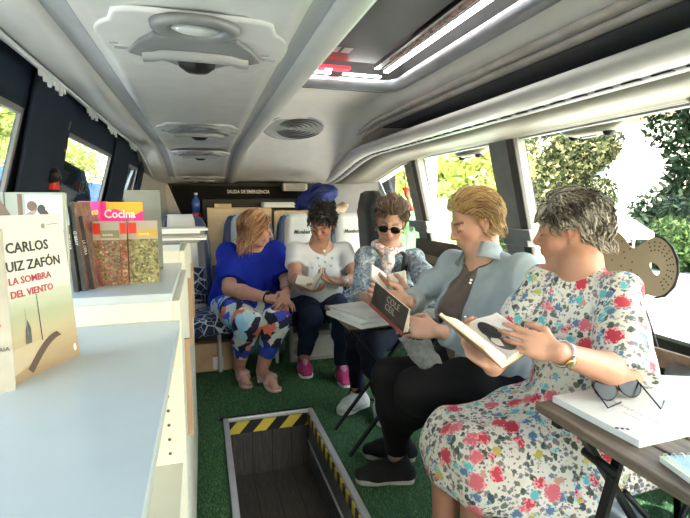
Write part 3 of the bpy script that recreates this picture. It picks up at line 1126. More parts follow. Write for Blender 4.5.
e = carton('cardboard_box', (-.10, 3.37, 0), (.24, 3.66, .20), 'cardboard box with a torn white label under the rear seat')
MB().box((.035, 3.366, .015), (.105, 3.369, .105)).build('label', M_paper, e)
MB().box((.03, 3.366, .107), (.07, 3.369, .117)).build('red_mark', pbr('faded_red', (.60, .15, .08), .6), e)
e = carton('metal_case', (.60, 3.40, 0), (1.0, 3.66, .22), 'grey beige metal case under the white-shirted woman\'s seat', mat=pbr('greybeige', (.30, .29, .25), .5), tape=False)
MB().box((.62, 3.392, .03), (.98, 3.399, .19)).build('panel', pbr('greybeige2', (.40, .39, .34), .5), e)
mb = MB().lathe([(0, -.01), (.05, -.008), (.055, .0)], 20, M=Matrix.Translation((.66, 3.39, .11)) @ Euler((pi / 2, 0, 0)).to_matrix().to_4x4())
mb.build('round_cap', M_whiteside, e)

# luggage behind the rear seats
mb = MB().box((.0, 4.12, 0), (1.75, 4.7, .66))
tag(mb.build('rear_platform', M_darkgrey), 'dark platform behind the rear seats carrying boxes', 'platform')
carton('cardboard_box', (.04, 4.15, .66), (.58, 4.45, 1.145), 'open tan cardboard box behind the seat of the blue-topped woman')
carton('cardboard_box', (.60, 4.15, .66), (1.12, 4.45, 1.12), 'tan cardboard box topped with white papers behind the rear seats')
MB().box((.10, 4.17, 1.152), (.24, 4.2, 1.185)).build('raised_flap', M_card, bpy.data.objects['cardboard_box.001'])
mb = MB()
for q in range(6): mb.box((.52 + .006 * (q % 2), 4.2, 1.152 + q * .008), (.80 - .005 * (q % 3), 4.42, 1.158 + q * .008))
tag(mb.build('paper_stack', M_paper), 'stack of white paper lying on the rear cardboard boxes', 'paper')
tag(MB().box((.0, 4.5, .66), (1.05, 4.68, 1.235)).build('equipment_case', M_black, bevel=.01), 'black equipment case behind the cardboard boxes under the exit lettering', 'case')
e = empty('water_bottle', (-.06, 4.55, .8), 'blue plastic bottle standing in the dark left rear corner', 'bottle')
bp = at(196, 205, y=4.5)
MB().lathe([(0, -.12), (.035, -.12), (.037, .02), (.03, .05), (.014, .075), (.014, .09)], 16, M=Matrix.Translation(bp)).build('body', pbr('blue_bottle', (.03, .09, .35), .25), e)
MB().lathe([(.016, .09), (.016, .11), (0, .11)], 12, M=Matrix.Translation(bp)).build('cap', M_white, e)
MB().lathe([(.038, -.12), (.038, -.07)], 12, M=Matrix.Translation(bp)).build('red_band', M_red, e)
# carrier for the bottle: dark ledge
tag(MB().box((-.2, 4.3, .0), (-.001, 4.7, bp.z - .12)).build('corner_cabinet', M_black), 'black cabinet in the left rear corner under the blue bottle', 'cabinet')

s_ = SDF()
c = at(314, 200, y=4.25)
s_.path([at(299, 206, y=4.3), at(307, 201, y=4.27), at(320, 195, y=4.22), at(331, 193, y=4.22)], [.045, .075, .095, .07], k=.05)
bg = empty('duffel_bag', c, 'blue duffel bag lying on top of the boxes behind the rear seats', 'bag')
link('body', s_.mesh('duffel', .008, folds(.007, 22, 3)), fabric('blue_nylon', (.018, .03, .16), rough=.5), bg)
MB().tube([at(308, 203, y=4.15), at(314, 196, y=4.12), at(322, 191, y=4.12), at(328, 190, y=4.15)], .008, 6).build('strap', M_black, bg)
s_ = SDF().path([at(336, 213, y=4.25), at(343, 207, y=4.25)], [.09, .06], k=.04)
link_ = link('paper_bag', s_.mesh('paper_bag', .008, folds(.014, 30, 5)), pbr('kraft_brown', (.42, .29, .20), .8))
tag(link_, 'crumpled brown paper bag beside the blue duffel bag', 'bag')
e = empty('ventilation_box', at(295, 187, y=4.6), 'pale ribbed ventilation box under the ceiling at the rear', 'vent')
a_ = at(283, 183, y=4.62); b_ = at(307, 191, y=4.62)
MB().box((a_.x, 4.60, b_.z), (b_.x, 4.72, a_.z)).build('housing', M_rack, e, bevel=.006)
mb = MB()
for q in range(6): mb.box((a_.x + .02, 4.596, b_.z + .01 + q * .011), (b_.x - .02, 4.599, b_.z + .014 + q * .011))
mb.build('slots', M_darkgrey, e)
# camera knob on rear frame
tag(MB().lathe([(0, 0), (.03, .005), (.03, .03)], 16, M=Matrix.Translation(at(256, 203, y=4.72)) @ Euler((pi / 2, 0, 0)).to_matrix().to_4x4()).build('window_latch', M_midgrey), 'small grey round latch on the rear emergency window', 'latch')

# ------------------------------------------------------------------ white cabinets on the left


def cabinet(lo, hi, label, open_side=False):
    e = empty('bookshelf_cabinet', ((lo[0] + hi[0]) / 2, (lo[1] + hi[1]) / 2, 0), label, 'cabinet', 'white low cabinets along the left windows')
    t = .018
    MB().box((lo[0], lo[1], hi[2] - t), (hi[0], hi[1], hi[2])).build('top', M_whitelam, e, bevel=.0015)
    MB().box((lo[0], lo[1] + .001, 0), (hi[0] - .001, lo[1] + t, hi[2] - t)).build('side_panel', M_whiteside, e)
    p = MB().box((lo[0], hi[1] - t, 0), (hi[0] - .001, hi[1] - .001, hi[2] - t)).build('side_panel', M_whiteside, e)
    MB().box((lo[0], lo[1] + t, 0), (lo[0] + .01, hi[1] - t, hi[2] - t)).build('back_panel', M_whiteside, e)
    if open_side:
        for z in (.12, .62):
            MB().box((lo[0] + .01, lo[1] + t, z), (hi[0] - .005, hi[1] - t, z + t)).build('shelf', M_whiteside, e)
        mb = MB()
        for q in range(9):
            z = .855 - q * .032
            if z < .66: break
            mb.lathe([(0, .001), (.0035, .0008)], 10, M=Matrix.Translation((hi[0] - .030, hi[1] - t - .0004, z)) @ Euler((pi / 2, 0, 0)).to_matrix().to_4x4())
        mb.build('peg_holes', M_darkgrey, p)
    else:
        n = max(1, round((hi[1] - lo[1]) / .42))
        wdt = (hi[1] - lo[1] - 2 * t) / n
        for q in range(n):
            d = MB().box((hi[0] - .002, lo[1] + t + q * wdt + .002, .03), (hi[0] + .014, lo[1] + t + (q + 1) * wdt - .002, hi[2] - t - .003)).build('door', M_whiteside, e, bevel=.0015)
            MB().bar((hi[0] + .024, lo[1] + t + q * wdt + .05, hi[2] - .35), (hi[0] + .024, lo[1] + t + q * wdt + .05, hi[2] - .12), .012, .012, up=(0, 1, 0)).build('handle', pbr('brown_wood_handle', (.30, .20, .13), .5), d)
    return e


cabinet((-.36, -.3, 0), (-.054, 1.04, .95), 'long low white cabinet nearest the camera, open towards the aisle', True)
cabinet((-.36, 1.044, 0), (-.068, 1.575, 1.008), 'middle white cabinet carrying the cookery magazines')
cabinet((-.36, 1.579, 0), (-.074, 2.42, 1.065), 'farthest white cabinet topped with a stack of papers')

# papers on the far cabinet
for q in range(6):
    T = Matrix.Translation((-.115 + .007 * ((q * 3) % 4), 1.70 + .007 * (q % 3), 1.067 + q * .0075)) @ Euler((0, 0, radians(-6 + 5 * (q % 3)))).to_matrix().to_4x4()
    w_ = .09
    mg = MB().box((-w_, -.07, 0), (w_ + .015, .08, .0068), M=T).build('magazine', [M_midgrey, M_paper, pbr('grey_paper', (.40, .41, .42), .5)][q % 3] if q < 5 else M_paper)
    tag(mg, ['grey magazine at the bottom of the stack on the farthest cabinet', 'white magazine second from the bottom on the farthest cabinet', 'pale grey magazine third from the bottom on the farthest cabinet',
             'dark grey magazine fourth from the bottom on the farthest cabinet', 'white magazine second from the top on the farthest cabinet', 'bright white magazine topmost on the farthest cabinet'][q], 'magazine', 'magazines stacked on the farthest cabinet')
# ------------------------------------------------------------------ books


def art(name, f):
    k = N(name)
    return f(k)


def closed_book(M, w, h, t, cover, label, group=None, name='book', spine=None, cat='book', pages=M_paper):
    """M: origin at lower left of the front cover; x along width (spine at x=0), y up, z out of the front"""
    e = empty(name, label=label, cat=cat, group=group, mat=M)
    c = .0015
    mb = MB()
    mb.box((0, 0, -c), (w, h, 0)); mb.box((0, 0, -t), (w, h, -t + c)); mb.box((-c, 0, -t), (0, h, 0))
    mb.build('cover', cover, e, world=False)
    MB().box((.0005, .002, -t + c), (w - .002, h - .002, -c)).build('page_block', pages, e, world=False)
    if spine is not None: MB().box((-c - .0006, 0, -t), (-c, h, 0)).build('spine', spine, e, world=False)
    return e


def decal(e, name, poly, mat, z=.0006, M=None):
    """thin printed patch on the front cover, polygon in cover coordinates"""
    return MB().add([V((x, y, z)) for x, y in poly], [tuple(range(len(poly)))]).build(name, mat, e, world=False)


def stand(p, px, tilt=0, yaw=0):
    """book matrix: lower-left corner p, facing -y, then turned by yaw and leaned back by tilt"""
    R = Euler((radians(90 - tilt), 0, radians(yaw)), 'XYZ').to_matrix().to_4x4()
    return Matrix.Translation(p) @ R


def nrm0(v): return V(v).normalized()


ZT, ZA = .95, 1.008
# the big novel in front
k = N('novel_cover_art')
s = k.sep(k.coord())
ty = k.math('DIVIDE', s[1], .232)
nz = k.noise(k.coord((1, 3, 1)), 14, 4)
tt = k.math('ADD', ty, k.math('MULTIPLY', k.math('SUBTRACT', nz, .5), .12))
c_ = k.ramp(tt, [(0, (.25, .17, .10)), (.13, (.36, .27, .17)), (.27, (.42, .36, .24)), (.38, (.36, .39, .27)), (.48, (.46, .50, .41)), (.56, (.66, .65, .62)), (1, (.68, .67, .65))])
M_novel = k.fin(c_, .35)
pL = V((-.405, 1.10, ZT)); pR = at(78, 357, z=ZT)
pL = at(3, 397, z=ZT) + V((-.004, .034, 0)); pR.y += .014
d = (pR - pL); yaw = math.degrees(math.atan2(d.y, d.x)); wN = d.length
hN = .232
novel = closed_book(stand(pL, 0, 4, yaw), wN, hN, .028, M_novel, 'pale novel with a misty street cover standing at the front of the nearest cabinet', 'books displayed on the white cabinets')


def ctext(e, s, size, x, y, mat, al='LEFT', sx=1, bold=.0):
    t = txt('title_lettering', s, size, mat, al, .0002, bold); t.parent = e
    t.matrix_basis = Matrix.Translation((x, y, .0008)) @ Matrix.Diagonal((sx, 1, 1, 1))
    return t


M_tblack = pbr('title_black', (.03, .03, .035), .5)
M_tred = pbr('title_red', (.45, .05, .09), .5)
ctext(novel, 'CARLOS', .0205, wN * .18, hN * .775, M_tblack, sx=1.02, bold=.0004)
ctext(novel, 'RUIZ ZAFÓN', .0195, wN * .07, hN * .665, M_tblack, sx=1.0, bold=.0004)
ctext(novel, 'LA SOMBRA', .0140, wN * .16, hN * .585, M_tred, sx=1.05, bold=.0003)
ctext(novel, 'DEL VIENTO', .0140, wN * .16, hN * .505, M_tred, sx=1.02, bold=.0003)
decal(novel, 'lamp_post', [(wN * .47, hN * .2), (wN * .485, hN * .2), (wN * .482, hN * .50), (wN * .473, hN * .50)], M_tblack)
decal(novel, 'lamp_post', [(wN * .30, hN * .26), (wN * .31, hN * .26), (wN * .308, hN * .43), (wN * .302, hN * .43)], M_midgrey)
decal(novel, 'figure_shape', [(wN * .26, hN * .21), (wN * .34, hN * .21), (wN * .35, hN * .30), (wN * .32, hN * .355), (wN * .28, hN * .30)], M_darkgrey)
kb_ = [(wN * (.30 + .45 * t), hN * (.02 + .17 * sin(pi * .5 * t))) for t in [q / 10 for q in range(11)]]
decal(novel, 'kerb', kb_ + [(x - wN * .06, y + hN * .035) for x, y in kb_[::-1]], pbr('kerb_brown', (.08, .05, .035), .5))
decal(novel, 'pavement', [(wN * .02, hN * .04)] + [(x - wN * .06, y + hN * .035) for x, y in kb_[1:]] + [(wN * .55, hN * .21), (wN * .02, hN * .2)], pbr('pavement_tan', (.44, .36, .26), .5), z=.0004)
decal(novel, 'publisher_mark', [(wN * .70 + .004 * cos(a), hN * .925 + .004 * sin(a)) for a in np.linspace(0, 6.28, 12, endpoint=False)], M_midgrey)
decal(novel, 'publisher_line', [(wN * .76, hN * .93), (wN * .93, hN * .935), (wN * .93, hN * .94), (wN * .76, hN * .935)], M_midgrey)
decal(novel, 'logo', [(wN * .93 + .003 * cos(a), hN * .07 + .006 * sin(a)) for a in np.linspace(0, 6.28, 10, endpoint=False)], M_white)

# leftmost book, cut by the frame
k = N('grey_green_cover')
M_lb = k.fin(k.ramp(k.noise(k.coord(), 18, 4), [(.3, (.33, .32, .27)), (.7, (.44, .42, .37))]), .4)
pr = at(17, 389, z=ZT)
ex_ = nrm0((.95, .30, 0)); uy_ = V((0, 0, 1)); lb = closed_book(frame(pr + V((0, -.004, 0)) - ex_ * .14, ex_, uy_, ex_.cross(uy_)), .14, .215, .02, M_lb, 'grey-green book with a red letter S, at the left edge of the photo', 'books displayed on the white cabinets')
ctext(lb, 'ES', .030, .103, .085, pbr('title_rust', (.60, .13, .08), .5))
ctext(lb, 'ARIA', .008, .120, .055, M_tblack)

# book behind it: cover with two people
k = N('couple_cover_art')
s = k.sep(k.coord())
M_cp = k.fin(k.ramp(k.math('ADD', k.math('MULTIPLY', s[0], 7.0), k.math('MULTIPLY', k.noise(k.coord(), 20, 3), .2)), [(0, (.20, .23, .21)), (.35, (.30, .34, .32)), (.6, (.36, .41, .39)), (.9, (.32, .32, .25))]), .3)
q0 = at(2, 290, y=.90); q1 = at(69, 290, y=.90); q2 = at(36, 192, y=.90)
wC = q1.x - q0.x
base = V((q0.x, .90, ZT))
hC = q2.z - ZT
cp = closed_book(stand(base, 0, 3, 0), wC, hC, .014, M_cp, 'grey-green book showing two embracing figures, standing behind the pale street-cover novel', 'books displayed on the white cabinets')
Mdg = pbr('art_dark', (.05, .05, .05), .5); Mskin = pbr('art_skin', (.42, .28, .2), .5); Mlt = pbr('art_light', (.72, .73, .72), .5); Mbr = pbr('art_brown', (.16, .10, .08), .5)
y0 = hC * .76
decal(cp, 'diagonal_shape', [(0, hC * .98), (wC * .30, y0 + .005), (wC * .02, y0)], Mbr)
decal(cp, 'door_line', [(wC * .09, y0), (wC * .11, y0), (wC * .11, hC), (wC * .09, hC)], Mdg, z=.0004)
decal(cp, 'door_frame', [(wC * .29, y0), (wC * .36, y0), (wC * .36, hC * .99), (wC * .29, hC * .99)], Mbr, z=.0005)
decal(cp, 'white_panel', [(wC * .40, y0), (wC * .96, y0), (wC * .96, hC * .985), (wC * .40, hC * .985)], pbr('art_pale', (.55, .62, .60), .5), z=.0004)
for (cx, cy, rx, ry, mt, zz) in ((.50, .865, .075, .05, Mbr, .0011), (.52, .83, .05, .045, Mskin, .001), (.48, .72, .11, .09, pbr('art_grey', (.25, .26, .26), .5), .0009), (.60, .73, .09, .10, Mlt, .0010), (.64, .83, .06, .05, Mdg, .0012), (.68, .74, .08, .09, Mdg, .0011), (.72, .77, .07, .08, Mlt, .0008)):
    cy = .76 + (cy - .62) * .63; ry *= .62
    decal(cp, 'printed_figure', [(wC * cx + wC * rx * cos(a), hC * cy + hC * ry * sin(a)) for a in np.linspace(0, 6.28, 18, endpoint=False)], mt, z=zz)

# dark paperbacks leaning in a row on the middle cabinet, spines to the camera
M_dk = pbr('dark_cover', (.035, .035, .035), .35, var=.5, vs=30)
M_dkr = pbr('dark_red_cover', (.16, .04, .05), .35, var=.4, vs=30)
lean_lab = ['black paperback with a pale blue spine head, first of the leaning row', 'black leaning paperback with white spine writing, second in the row', 'black and pink leaning paperback, third in the row', 'thin magenta edged booklet leaning beside the food magazines']
k = N('pinkish_collage')
M_col = k.fin(k.ramp(k.noise(k.coord(), 45, 4, .7), [(.35, (.03, .02, .02)), (.48, (.10, .05, .045)), (.6, (.20, .13, .11)), (.75, (.34, .27, .25))]), .35)
for q, (u0, v0, u1, v1, mt, cv) in enumerate(((79, 292, 69, 206, M_dk, M_dk), (87, 291, 75, 202, M_dk, M_col), (95, 289, 84, 216, M_dk, M_col), (104, 286, 92, 250, M_dkr, M_dkr))):
    b_ = at(u0, v0, z=ZA)
    b_.x = min(b_.x, b_.x)
    tp = at(u1, v1, y=b_.y + .012)
    yv = (tp - b_)
    H_ = yv.length
    yv.normalize()
    dv = V((.06, .99, 0)).normalized()      # page width runs away from the camera
    zv = dv.cross(yv).normalized()
    yv2 = zv.cross(dv).normalized()
    Mb = frame(b_, dv, yv2, zv)
    bk = closed_book(Mb, .12, H_, .009, cv, lean_lab[q], 'paperbacks leaning on the middle cabinet', spine=mt)
    if q == 0: MB().box((-.004, H_ - .04, -.009), (-.0024, H_, .001)).build('pale_blue_head', pbr('pale_blue', (.30, .55, .70), .4), bk, world=False)
    if q < 3:
        t = txt('spine_lettering', ['EZ IBBAY', 'IZ IBBAY', 'LA OBRA'][q], .008, M_paper); t.parent = bk
        t.matrix_basis = frame((-.0026, H_ * .68, -.0078), (0, -1, 0), (0, 0, 1), (-1, 0, 0))

# cookery magazines: pink row behind
k = N('magenta_cover')
M_pink = k.fin((.80, .035, .30), .35)
k = N('cocina_cover_art')
s = k.sep(k.coord())
wv = k.math('ADD', s[1], k.math('MULTIPLY', k.math('SINE', k.math('ADD', k.math('MULTIPLY', s[0], 77.0), 2.4)), .008))
c_ = k.mix(k.math('MULTIPLY', k.math('GREATER_THAN', wv, .166), k.math('GREATER_THAN', s[0], .012)), (.80, .035, .30), (.85, .42, .03))
k2 = k.math('GREATER_THAN', s[1], .5)
c_ = k.mix(k2, c_, (.75, .03, .32))
M_coc = k.fin(c_, .35)
M_orange = pbr('orange_letters', (.90, .45, .08), .5)
zt_ = at(120, 202, y=1.32).z
hP = zt_ - ZA
x0, x1 = at(101, 210, y=1.32).x, at(142, 210, y=1.32).x
pk = closed_book(frame((x0, 1.32, ZA), (1, 0, 0), (0, 0, 1), (0, -1, 0)), x1 - x0, hP, .02, M_coc, 'pink and orange cookery book titled Cocina standing behind the food magazines', 'cookery books on the middle cabinet')
ctext(pk, 'Cocina', .030, .006, hP - .040, M_white, sx=.86, bold=.0006)
for q, (ua, ub) in enumerate(((78, 89), (90, 100))):
    xa_, xb_ = at(ua, 210, y=1.30).x, at(ub, 210, y=1.30).x
    sp = closed_book(frame((xb_ - .001, 1.30, ZA), (0, 1, 0), (0, 0, 1), (1, 0, 0)), .12, hP + .002, xb_ - xa_ - .002, M_pink, ['magenta book spine with orange letters, left of the Cocina cover pair', 'magenta book spine with orange letters, directly beside the Cocina cover'][q], 'cookery books on the middle cabinet')
    t = txt('spine_lettering', 'ola', .030, M_orange, bold=.0008); t.parent = sp
    t.matrix_basis = frame((-.0022, hP - .085, -.004), (0, 1, 0), (0,0,1),(-1,0,0)) if False else frame((-.0022, hP - .055, -.004), (0, 1, 0), (0, 0, -1), (-1, 0, 0))


def food(name, seed, a, b):
    k = N(name)
    vec = k.coord(loc=(seed, 0, 0))
    v = k.vor(vec, 190)
    base = k.ramp(v.outputs['Color'], [(0, (.05, .06, .02)), (.3, a), (.5, (.10, .05, .03)), (.65, b), (.85, (.55, .50, .34))], 'CONSTANT')
    nz = k.noise(vec, 70, 5, .8, 2.0)
    c1 = k.mix(k.math('MULTIPLY', nz, .8), base, k.ramp(nz, [(.4, (.03, .03, .015)), (.5, b), (.62, (.5, .47, .3))]))
    s = k.sep(k.coord())
    top = k.math('GREATER_THAN', s[1], .105)
    c2 = k.mix(top, c1, (.40, .34, .28))
    return k.fin(c2, .3)


zt_ = at(120, 222, y=1.78).z
fm = [(115, 124, 285), (124, 131, 284), (131, 158, 282)]
hF = at(150, 220, y=1.24).z - ZA
defs = [('food magazine with green salad cover and red band, left of the food row', 92, 119, 1.175, food('food_art_a', 1, (.10, .16, .04), (.30, .08, .05))),
        ('food magazine spine with red head, in the middle of the food row', 118, 127, 1.19, food('food_art_b', 2, (.14, .12, .05), (.35, .05, .05))),
        ('food magazine with noodles and ochre title band, right of the food row', 129, 158, 1.20, food('food_art_c', 3, (.30, .27, .09), (.22, .20, .08)))]
for q, (lab, ua, ub, yy, mt) in enumerate(defs):
    xa_, xb_ = at(ua, 250, y=yy).x, at(ub, 250, y=yy).x
    bk = closed_book(stand(V((xa_, yy + (.012 if q == 0 else 0), ZA)), 0, 3, -6 if q == 0 else 0), xb_ - xa_, hF, .008, mt, lab, 'food magazines on the middle cabinet', name='magazine', cat='magazine')
    ww = xb_ - xa_
    decal(bk, 'red_band', [(0, hF * .80), (ww * (1 if q == 1 else .28), hF * .80), (ww * (1 if q == 1 else .28), hF * .97), (0, hF * .97)], M_red)
    if q != 1:
        decal(bk, 'title_band', [(ww * .28, hF * .74), (ww, hF * .74), (ww, hF * .86), (ww * .28, hF * .86)], pbr('olive_band', (.22, .20, .10), .5) if q == 0 else pbr('ochre_band', (.55, .36, .06), .5))
        ctext(bk, 'cocina', .0085, ww * .36, hF * .775, M_white)
    else:
        ctext(bk, 'I', .007, ww * .3, hF * .6, M_white)
# extra spine between the covers
xa_, xb_ = at(122, 250, y=1.22).x, at(131, 250, y=1.22).x
closed_book(frame((xb_ - .002, 1.215, ZA), (0, 1, 0), (0, 0, 1), (1, 0, 0)), .09, hF, .007, defs[0][4], 'food magazine with its spine turned to the camera, right of the middle one', 'food magazines on the middle cabinet', name='magazine', cat='magazine', spine=M_dkr)
# grey acrylic display stand behind
e = empty('display_stand', (-.15, 1.47, ZA), 'translucent grey plastic display stand behind the cookery books', 'stand')
a_, b_ = at(124, 190, y=1.47), at(160, 190, y=1.47)
MB().box((a_.x, 1.466, ZA), (b_.x, 1.47, a_.z)).build('back_plate', pbr('grey_acrylic', (.22, .25, .23), .2), e)
MB().box((a_.x, 1.43, ZA), (b_.x, 1.466, ZA + .003)).build('foot', pbr('grey_acrylic', (.22, .25, .23), .2), e)

# ------------------------------------------------------------------ folding tables and chairs
k = N('weathered_wood')
vec = k.coord((12, 1.2, 12))
g = k.noise(vec, 6, 6, .65, .4)
M_wood = k.fin(k.ramp(g, [(.3, (.075, .052, .038)), (.5, (.155, .110, .080)), (.72, (.25, .19, .145))]), .55)
k.bump(g, .25, .002)
M_wood2 = pbr('chair_wood', (.16, .10, .06), .5, var=.3, vs=40)


def folding_table(name, x0, x1, y0, y1, z, label, legs=None):
    e = empty(name, ((x0 + x1) / 2, (y0 + y1) / 2, 0), label, 'table')
    n = 6
    w = (x1 - x0) / n
    for q in range(n):
        MB().box((x0 + q * w, y0, z - .022), (x0 + (q + 1) * w - .008, y1, z)).build('slat', M_wood, e, bevel=.003)
    for yy in (y0 + .05, y1 - .05): MB().box((x0 + .02, yy - .012, z - .045), (x1 - .02, yy + .012, z - .022)).build('under_bar', M_black, e)
    for yy, ss in ((y0 + .08, 1), (y1 - .08, 1)):
        if legs and yy > y0 + .1: continue
        for (xa, xb) in ((x0 + .03, x1 - .03), (x1 - .03, x0 + .03)):
            MB().bar((xa, yy, z - .03), (xb, yy + (.02 if xa < xb else 0), .0), .012, .020, up=(0, 1, 0)).build('leg', M_black, e)
    for a_, b_ in (legs or []): MB().bar(a_, b_, .014, .024, up=(0, 1, 0)).build('leg', M_black, e)
    if legs: MB().tube([V((.905, .80, .565)), V((.905, .90, .575))], .012).build('pivot', M_black, e)
    mb = MB().tube([((x0 + x1) / 2, y0 + .08, z * .52), ((x0 + x1) / 2, y1 - .08, z * .52)], .009)
    mb.build('stretcher', M_black, e)
    return e


TZ = .70
folding_table('folding_table', .785, 1.36, .30, .945, TZ, 'brown slatted folding table with black crossed legs nearest the camera', [(V((.84, .87, .675)), V((1.32, .88, 0))), (V((.99, .85, .675)), V((.74, .80, 0)))])
folding_table('folding_table', .60, 1.18, 1.93, 2.36, .66, 'small folding table under white book stacks between the seated women')


def folding_chair(x, y, rz, label, tall=.74):
    e = empty('folding_chair', (x, y, 0), label, 'chair', 'black folding chairs of the readers', rz=rz)
    # faces +x in local coordinates... seat centre at origin
    for sy in (-1, 1):
        MB().tube([(.20, sy * .20, .012), (.0, sy * .20, .27), (-.17, sy * .195, .50), (-.20, sy * .19, tall)], .009).build('leg', M_black, e, world=False)
        MB().tube([(-.20, sy * .175, .012), (.0, sy * .175, .25), (.17, sy * .175, .425)], .009).build('leg', M_black, e, world=False)
    MB().tube([(.185, -.2, .03), (.185, .2, .03)], .008).build('floor_bar', M_black, e, world=False)
    MB().tube([(-.185, -.175, .03), (-.185, .175, .03)], .008).build('floor_bar', M_black, e, world=False)
    for q in range(5):
        MB().box((-.19 + q * .078, -.17, .415), (-.19 + q * .078 + .064, .17, .432)).build('seat_slat', M_wood2, e, world=False, bevel=.003)
    for zz in (.555, .665):
        MB().box((-.215, -.19, zz), (-.198, .19, zz + .060), M=Matrix.Translation((.0 + (.72 - zz) * .15, 0, 0))).build('back_slat', M_wood2, e, world=False, bevel=.004)
    return e


folding_chair(1.22, 1.10, radians(180 + 4), 'folding chair under the woman in the floral dress')
folding_chair(1.17, 1.64, radians(180 + 2), 'folding chair under the woman in the grey cardigan')
folding_chair(1.10, 2.60, radians(180 + 36), 'folding chair under the woman wearing sunglasses')

# ------------------------------------------------------------------ things on the near table
k = N('white_magazine_cover')
M_mag = k.fin((.74, .73, .70), .4)
A_, B_, C_, D_ = at(553, 396, z=TZ + .016), at(640, 441, z=TZ + .016), at(712, 410, z=TZ + .016), at(640, 375, z=TZ + .016)
ax_ = (B_ - A_); ay_ = (D_ - A_)
lx_ = ax_.length; ax_.normalize(); nz_ = V((0, 0, 1)); ay2 = nz_.cross(ax_).normalized()
ly_ = abs(ay_.dot(ay2))
Mm = frame(A_ + V((0, 0, 0)), ax_, ay2, nz_)
mg = empty('magazine', A_, 'thick white magazine lying under the sunglasses on the slatted table', 'magazine')
mg.matrix_basis = Mm
mb = MB().box((0, 0, -.001), (lx_, ly_, 0)); mb.box((0, 0, -.0155), (lx_, ly_, -.0145)); mb.box((-.001, 0, -.0155), (0, ly_, 0))
mb.build('cover', M_mag, mg, world=False)
MB().box((.0, .001, -.0145), (lx_ - .002, ly_ - .001, -.001)).build('page_block', M_paper, mg, world=False)
M_faint = pbr('faint_print', (.50, .42, .40), .6)


def mtext(s, size, u, v, sx=1, mat=None, rot=0):
    t = txt('cover_lettering', s, size, mat or M_faint, ext=.0001); t.parent = mg
    p = Mm.inverted() @ at(u, v, z=TZ + .0162)
    t.matrix_basis = Matrix.Translation((p.x, p.y, .0004)) @ Matrix.Rotation(rot, 4, 'Z') @ Matrix.Diagonal((sx, 1, 1, 1))


mtext('LENGUAJE DE OTRO', .016, 606, 399, rot=radians(-2))
mtext('una mirada', .010, 622, 412, rot=radians(-2))
for q in range(3):
    p = Mm.inverted() @ at(617 + q * 5.3, 428 + q * .6, z=TZ + .0162)
    MB().lathe([(0, .0006), (.004, .0006), (.004, 0)], 10, M=Matrix.Translation(p)).build('printed_dot', M_tblack, mg, world=False)
decs = Mm.inverted() @ at(622, 409, z=TZ + .0162)

# second magazine behind and right
A2 = at(640, 380, z=TZ + .004)
T = Matrix.Translation(V((1.20, .86, TZ + .001))) @ Euler((0, 0, radians(-25))).to_matrix().to_4x4()
o = MB().box((-.10, -.13, 0), (.11, .13, .006), M=T).build('magazine', pbr('pale_blue_cover', (.48, .55, .62), .35))
tag(o, 'pale blue thin magazine at the far side of the slatted table', 'magazine')
# spiral notebook
nA, nB, nC = at(659, 456, z=TZ + .012), at(720, 500, z=TZ + .012), at(700, 446, z=TZ + .012)
nb_ = empty('spiral_notebook', nA, 'spiral notebook with a landscape cover at the photo\'s right edge', 'notebook')
k = N('landscape_cover')
vec = k.coord()
M_land = k.fin(k.ramp(k.noise(vec, 22, 4), [(.3, (.20, .35, .50)), (.5, (.35, .48, .55)), (.6, (.45, .45, .22)), (.8, (.70, .70, .64))]), .3)
ax3 = (nB - nA).normalized(); ay3 = V((0, 0, 1)).cross(ax3)
nW = .21
Mn = frame(nA, ax3, ay3, V((0, 0, 1)))
MB().box((0, 0, -.001), (.20, nW, 0), M=Mn).build('cover', M_land, nb_)
MB().box((.001, .001, -.011), (.20, nW - .001, -.001), M=Mn).build('page_block', M_paper, nb_)
mb = MB()
for q in range(12):
    c = Mn @ V((.003, .012 + q * .0165, -.004))
    mb.tube([c + ax3 * (.008 * cos(a)) + V((0, 0, .009 * sin(a))) + ay3 * (.004 * a / 6.28) for a in np.linspace(0, 6.28, 11)], .0012, 5)
mb.build('spiral_wire', M_white, nb_)

# sunglasses folded open on the magazine
sgp = empty('sunglasses', at(617, 392, z=TZ + .017), 'round dark sunglasses resting on the white magazine', 'sunglasses')
M_lens = pbr('dark_lens', (.005, .006, .006), .2, var=.1, spec=.2)
c1, c2 = at(605, 390, z=TZ + .038), at(629, 386, z=TZ + .040)
c1 = at(607, 391, z=TZ + .036); c2 = at(632, 388, z=TZ + .036)
xd = (c2 - c1).normalized()
vw = (CP - c1).normalized()
nrm_ = (vw - xd * vw.dot(xd)).normalized()
nrm_ = (nrm_ + V((0, 0, .12))).normalized(); nrm_ = (nrm_ - xd * nrm_.dot(xd)).normalized()
upv = nrm_.cross(xd)
R0 = .0315
sep_ = .073
mid_ = at(617.5, 387, z=TZ + .044)
for s_ in (-1, 1):
    cc = mid_ + xd * (s_ * sep_ / 2)
    Mf = frame(cc, xd, upv, nrm_)
    MB().prism([(R0 * .97 * cos(a), R0 * .86 * sin(a)) for a in np.linspace(0, 2 * pi, 28, endpoint=False)], .002, M=Mf, z0=-.001).build('lens', M_lens, sgp)
    MB().tube([Mf @ V((R0 * cos(a), R0 * .88 * sin(a), 0)) for a in np.linspace(0, 2 * pi, 29)], .0019, 6).build('lens_rim', M_black, sgp)
MB().tube([mid_ + xd * (-.006) + upv * .008, mid_ + upv * .012, mid_ + xd * .006 + upv * .008], .002, 6).build('bridge', M_black, sgp)
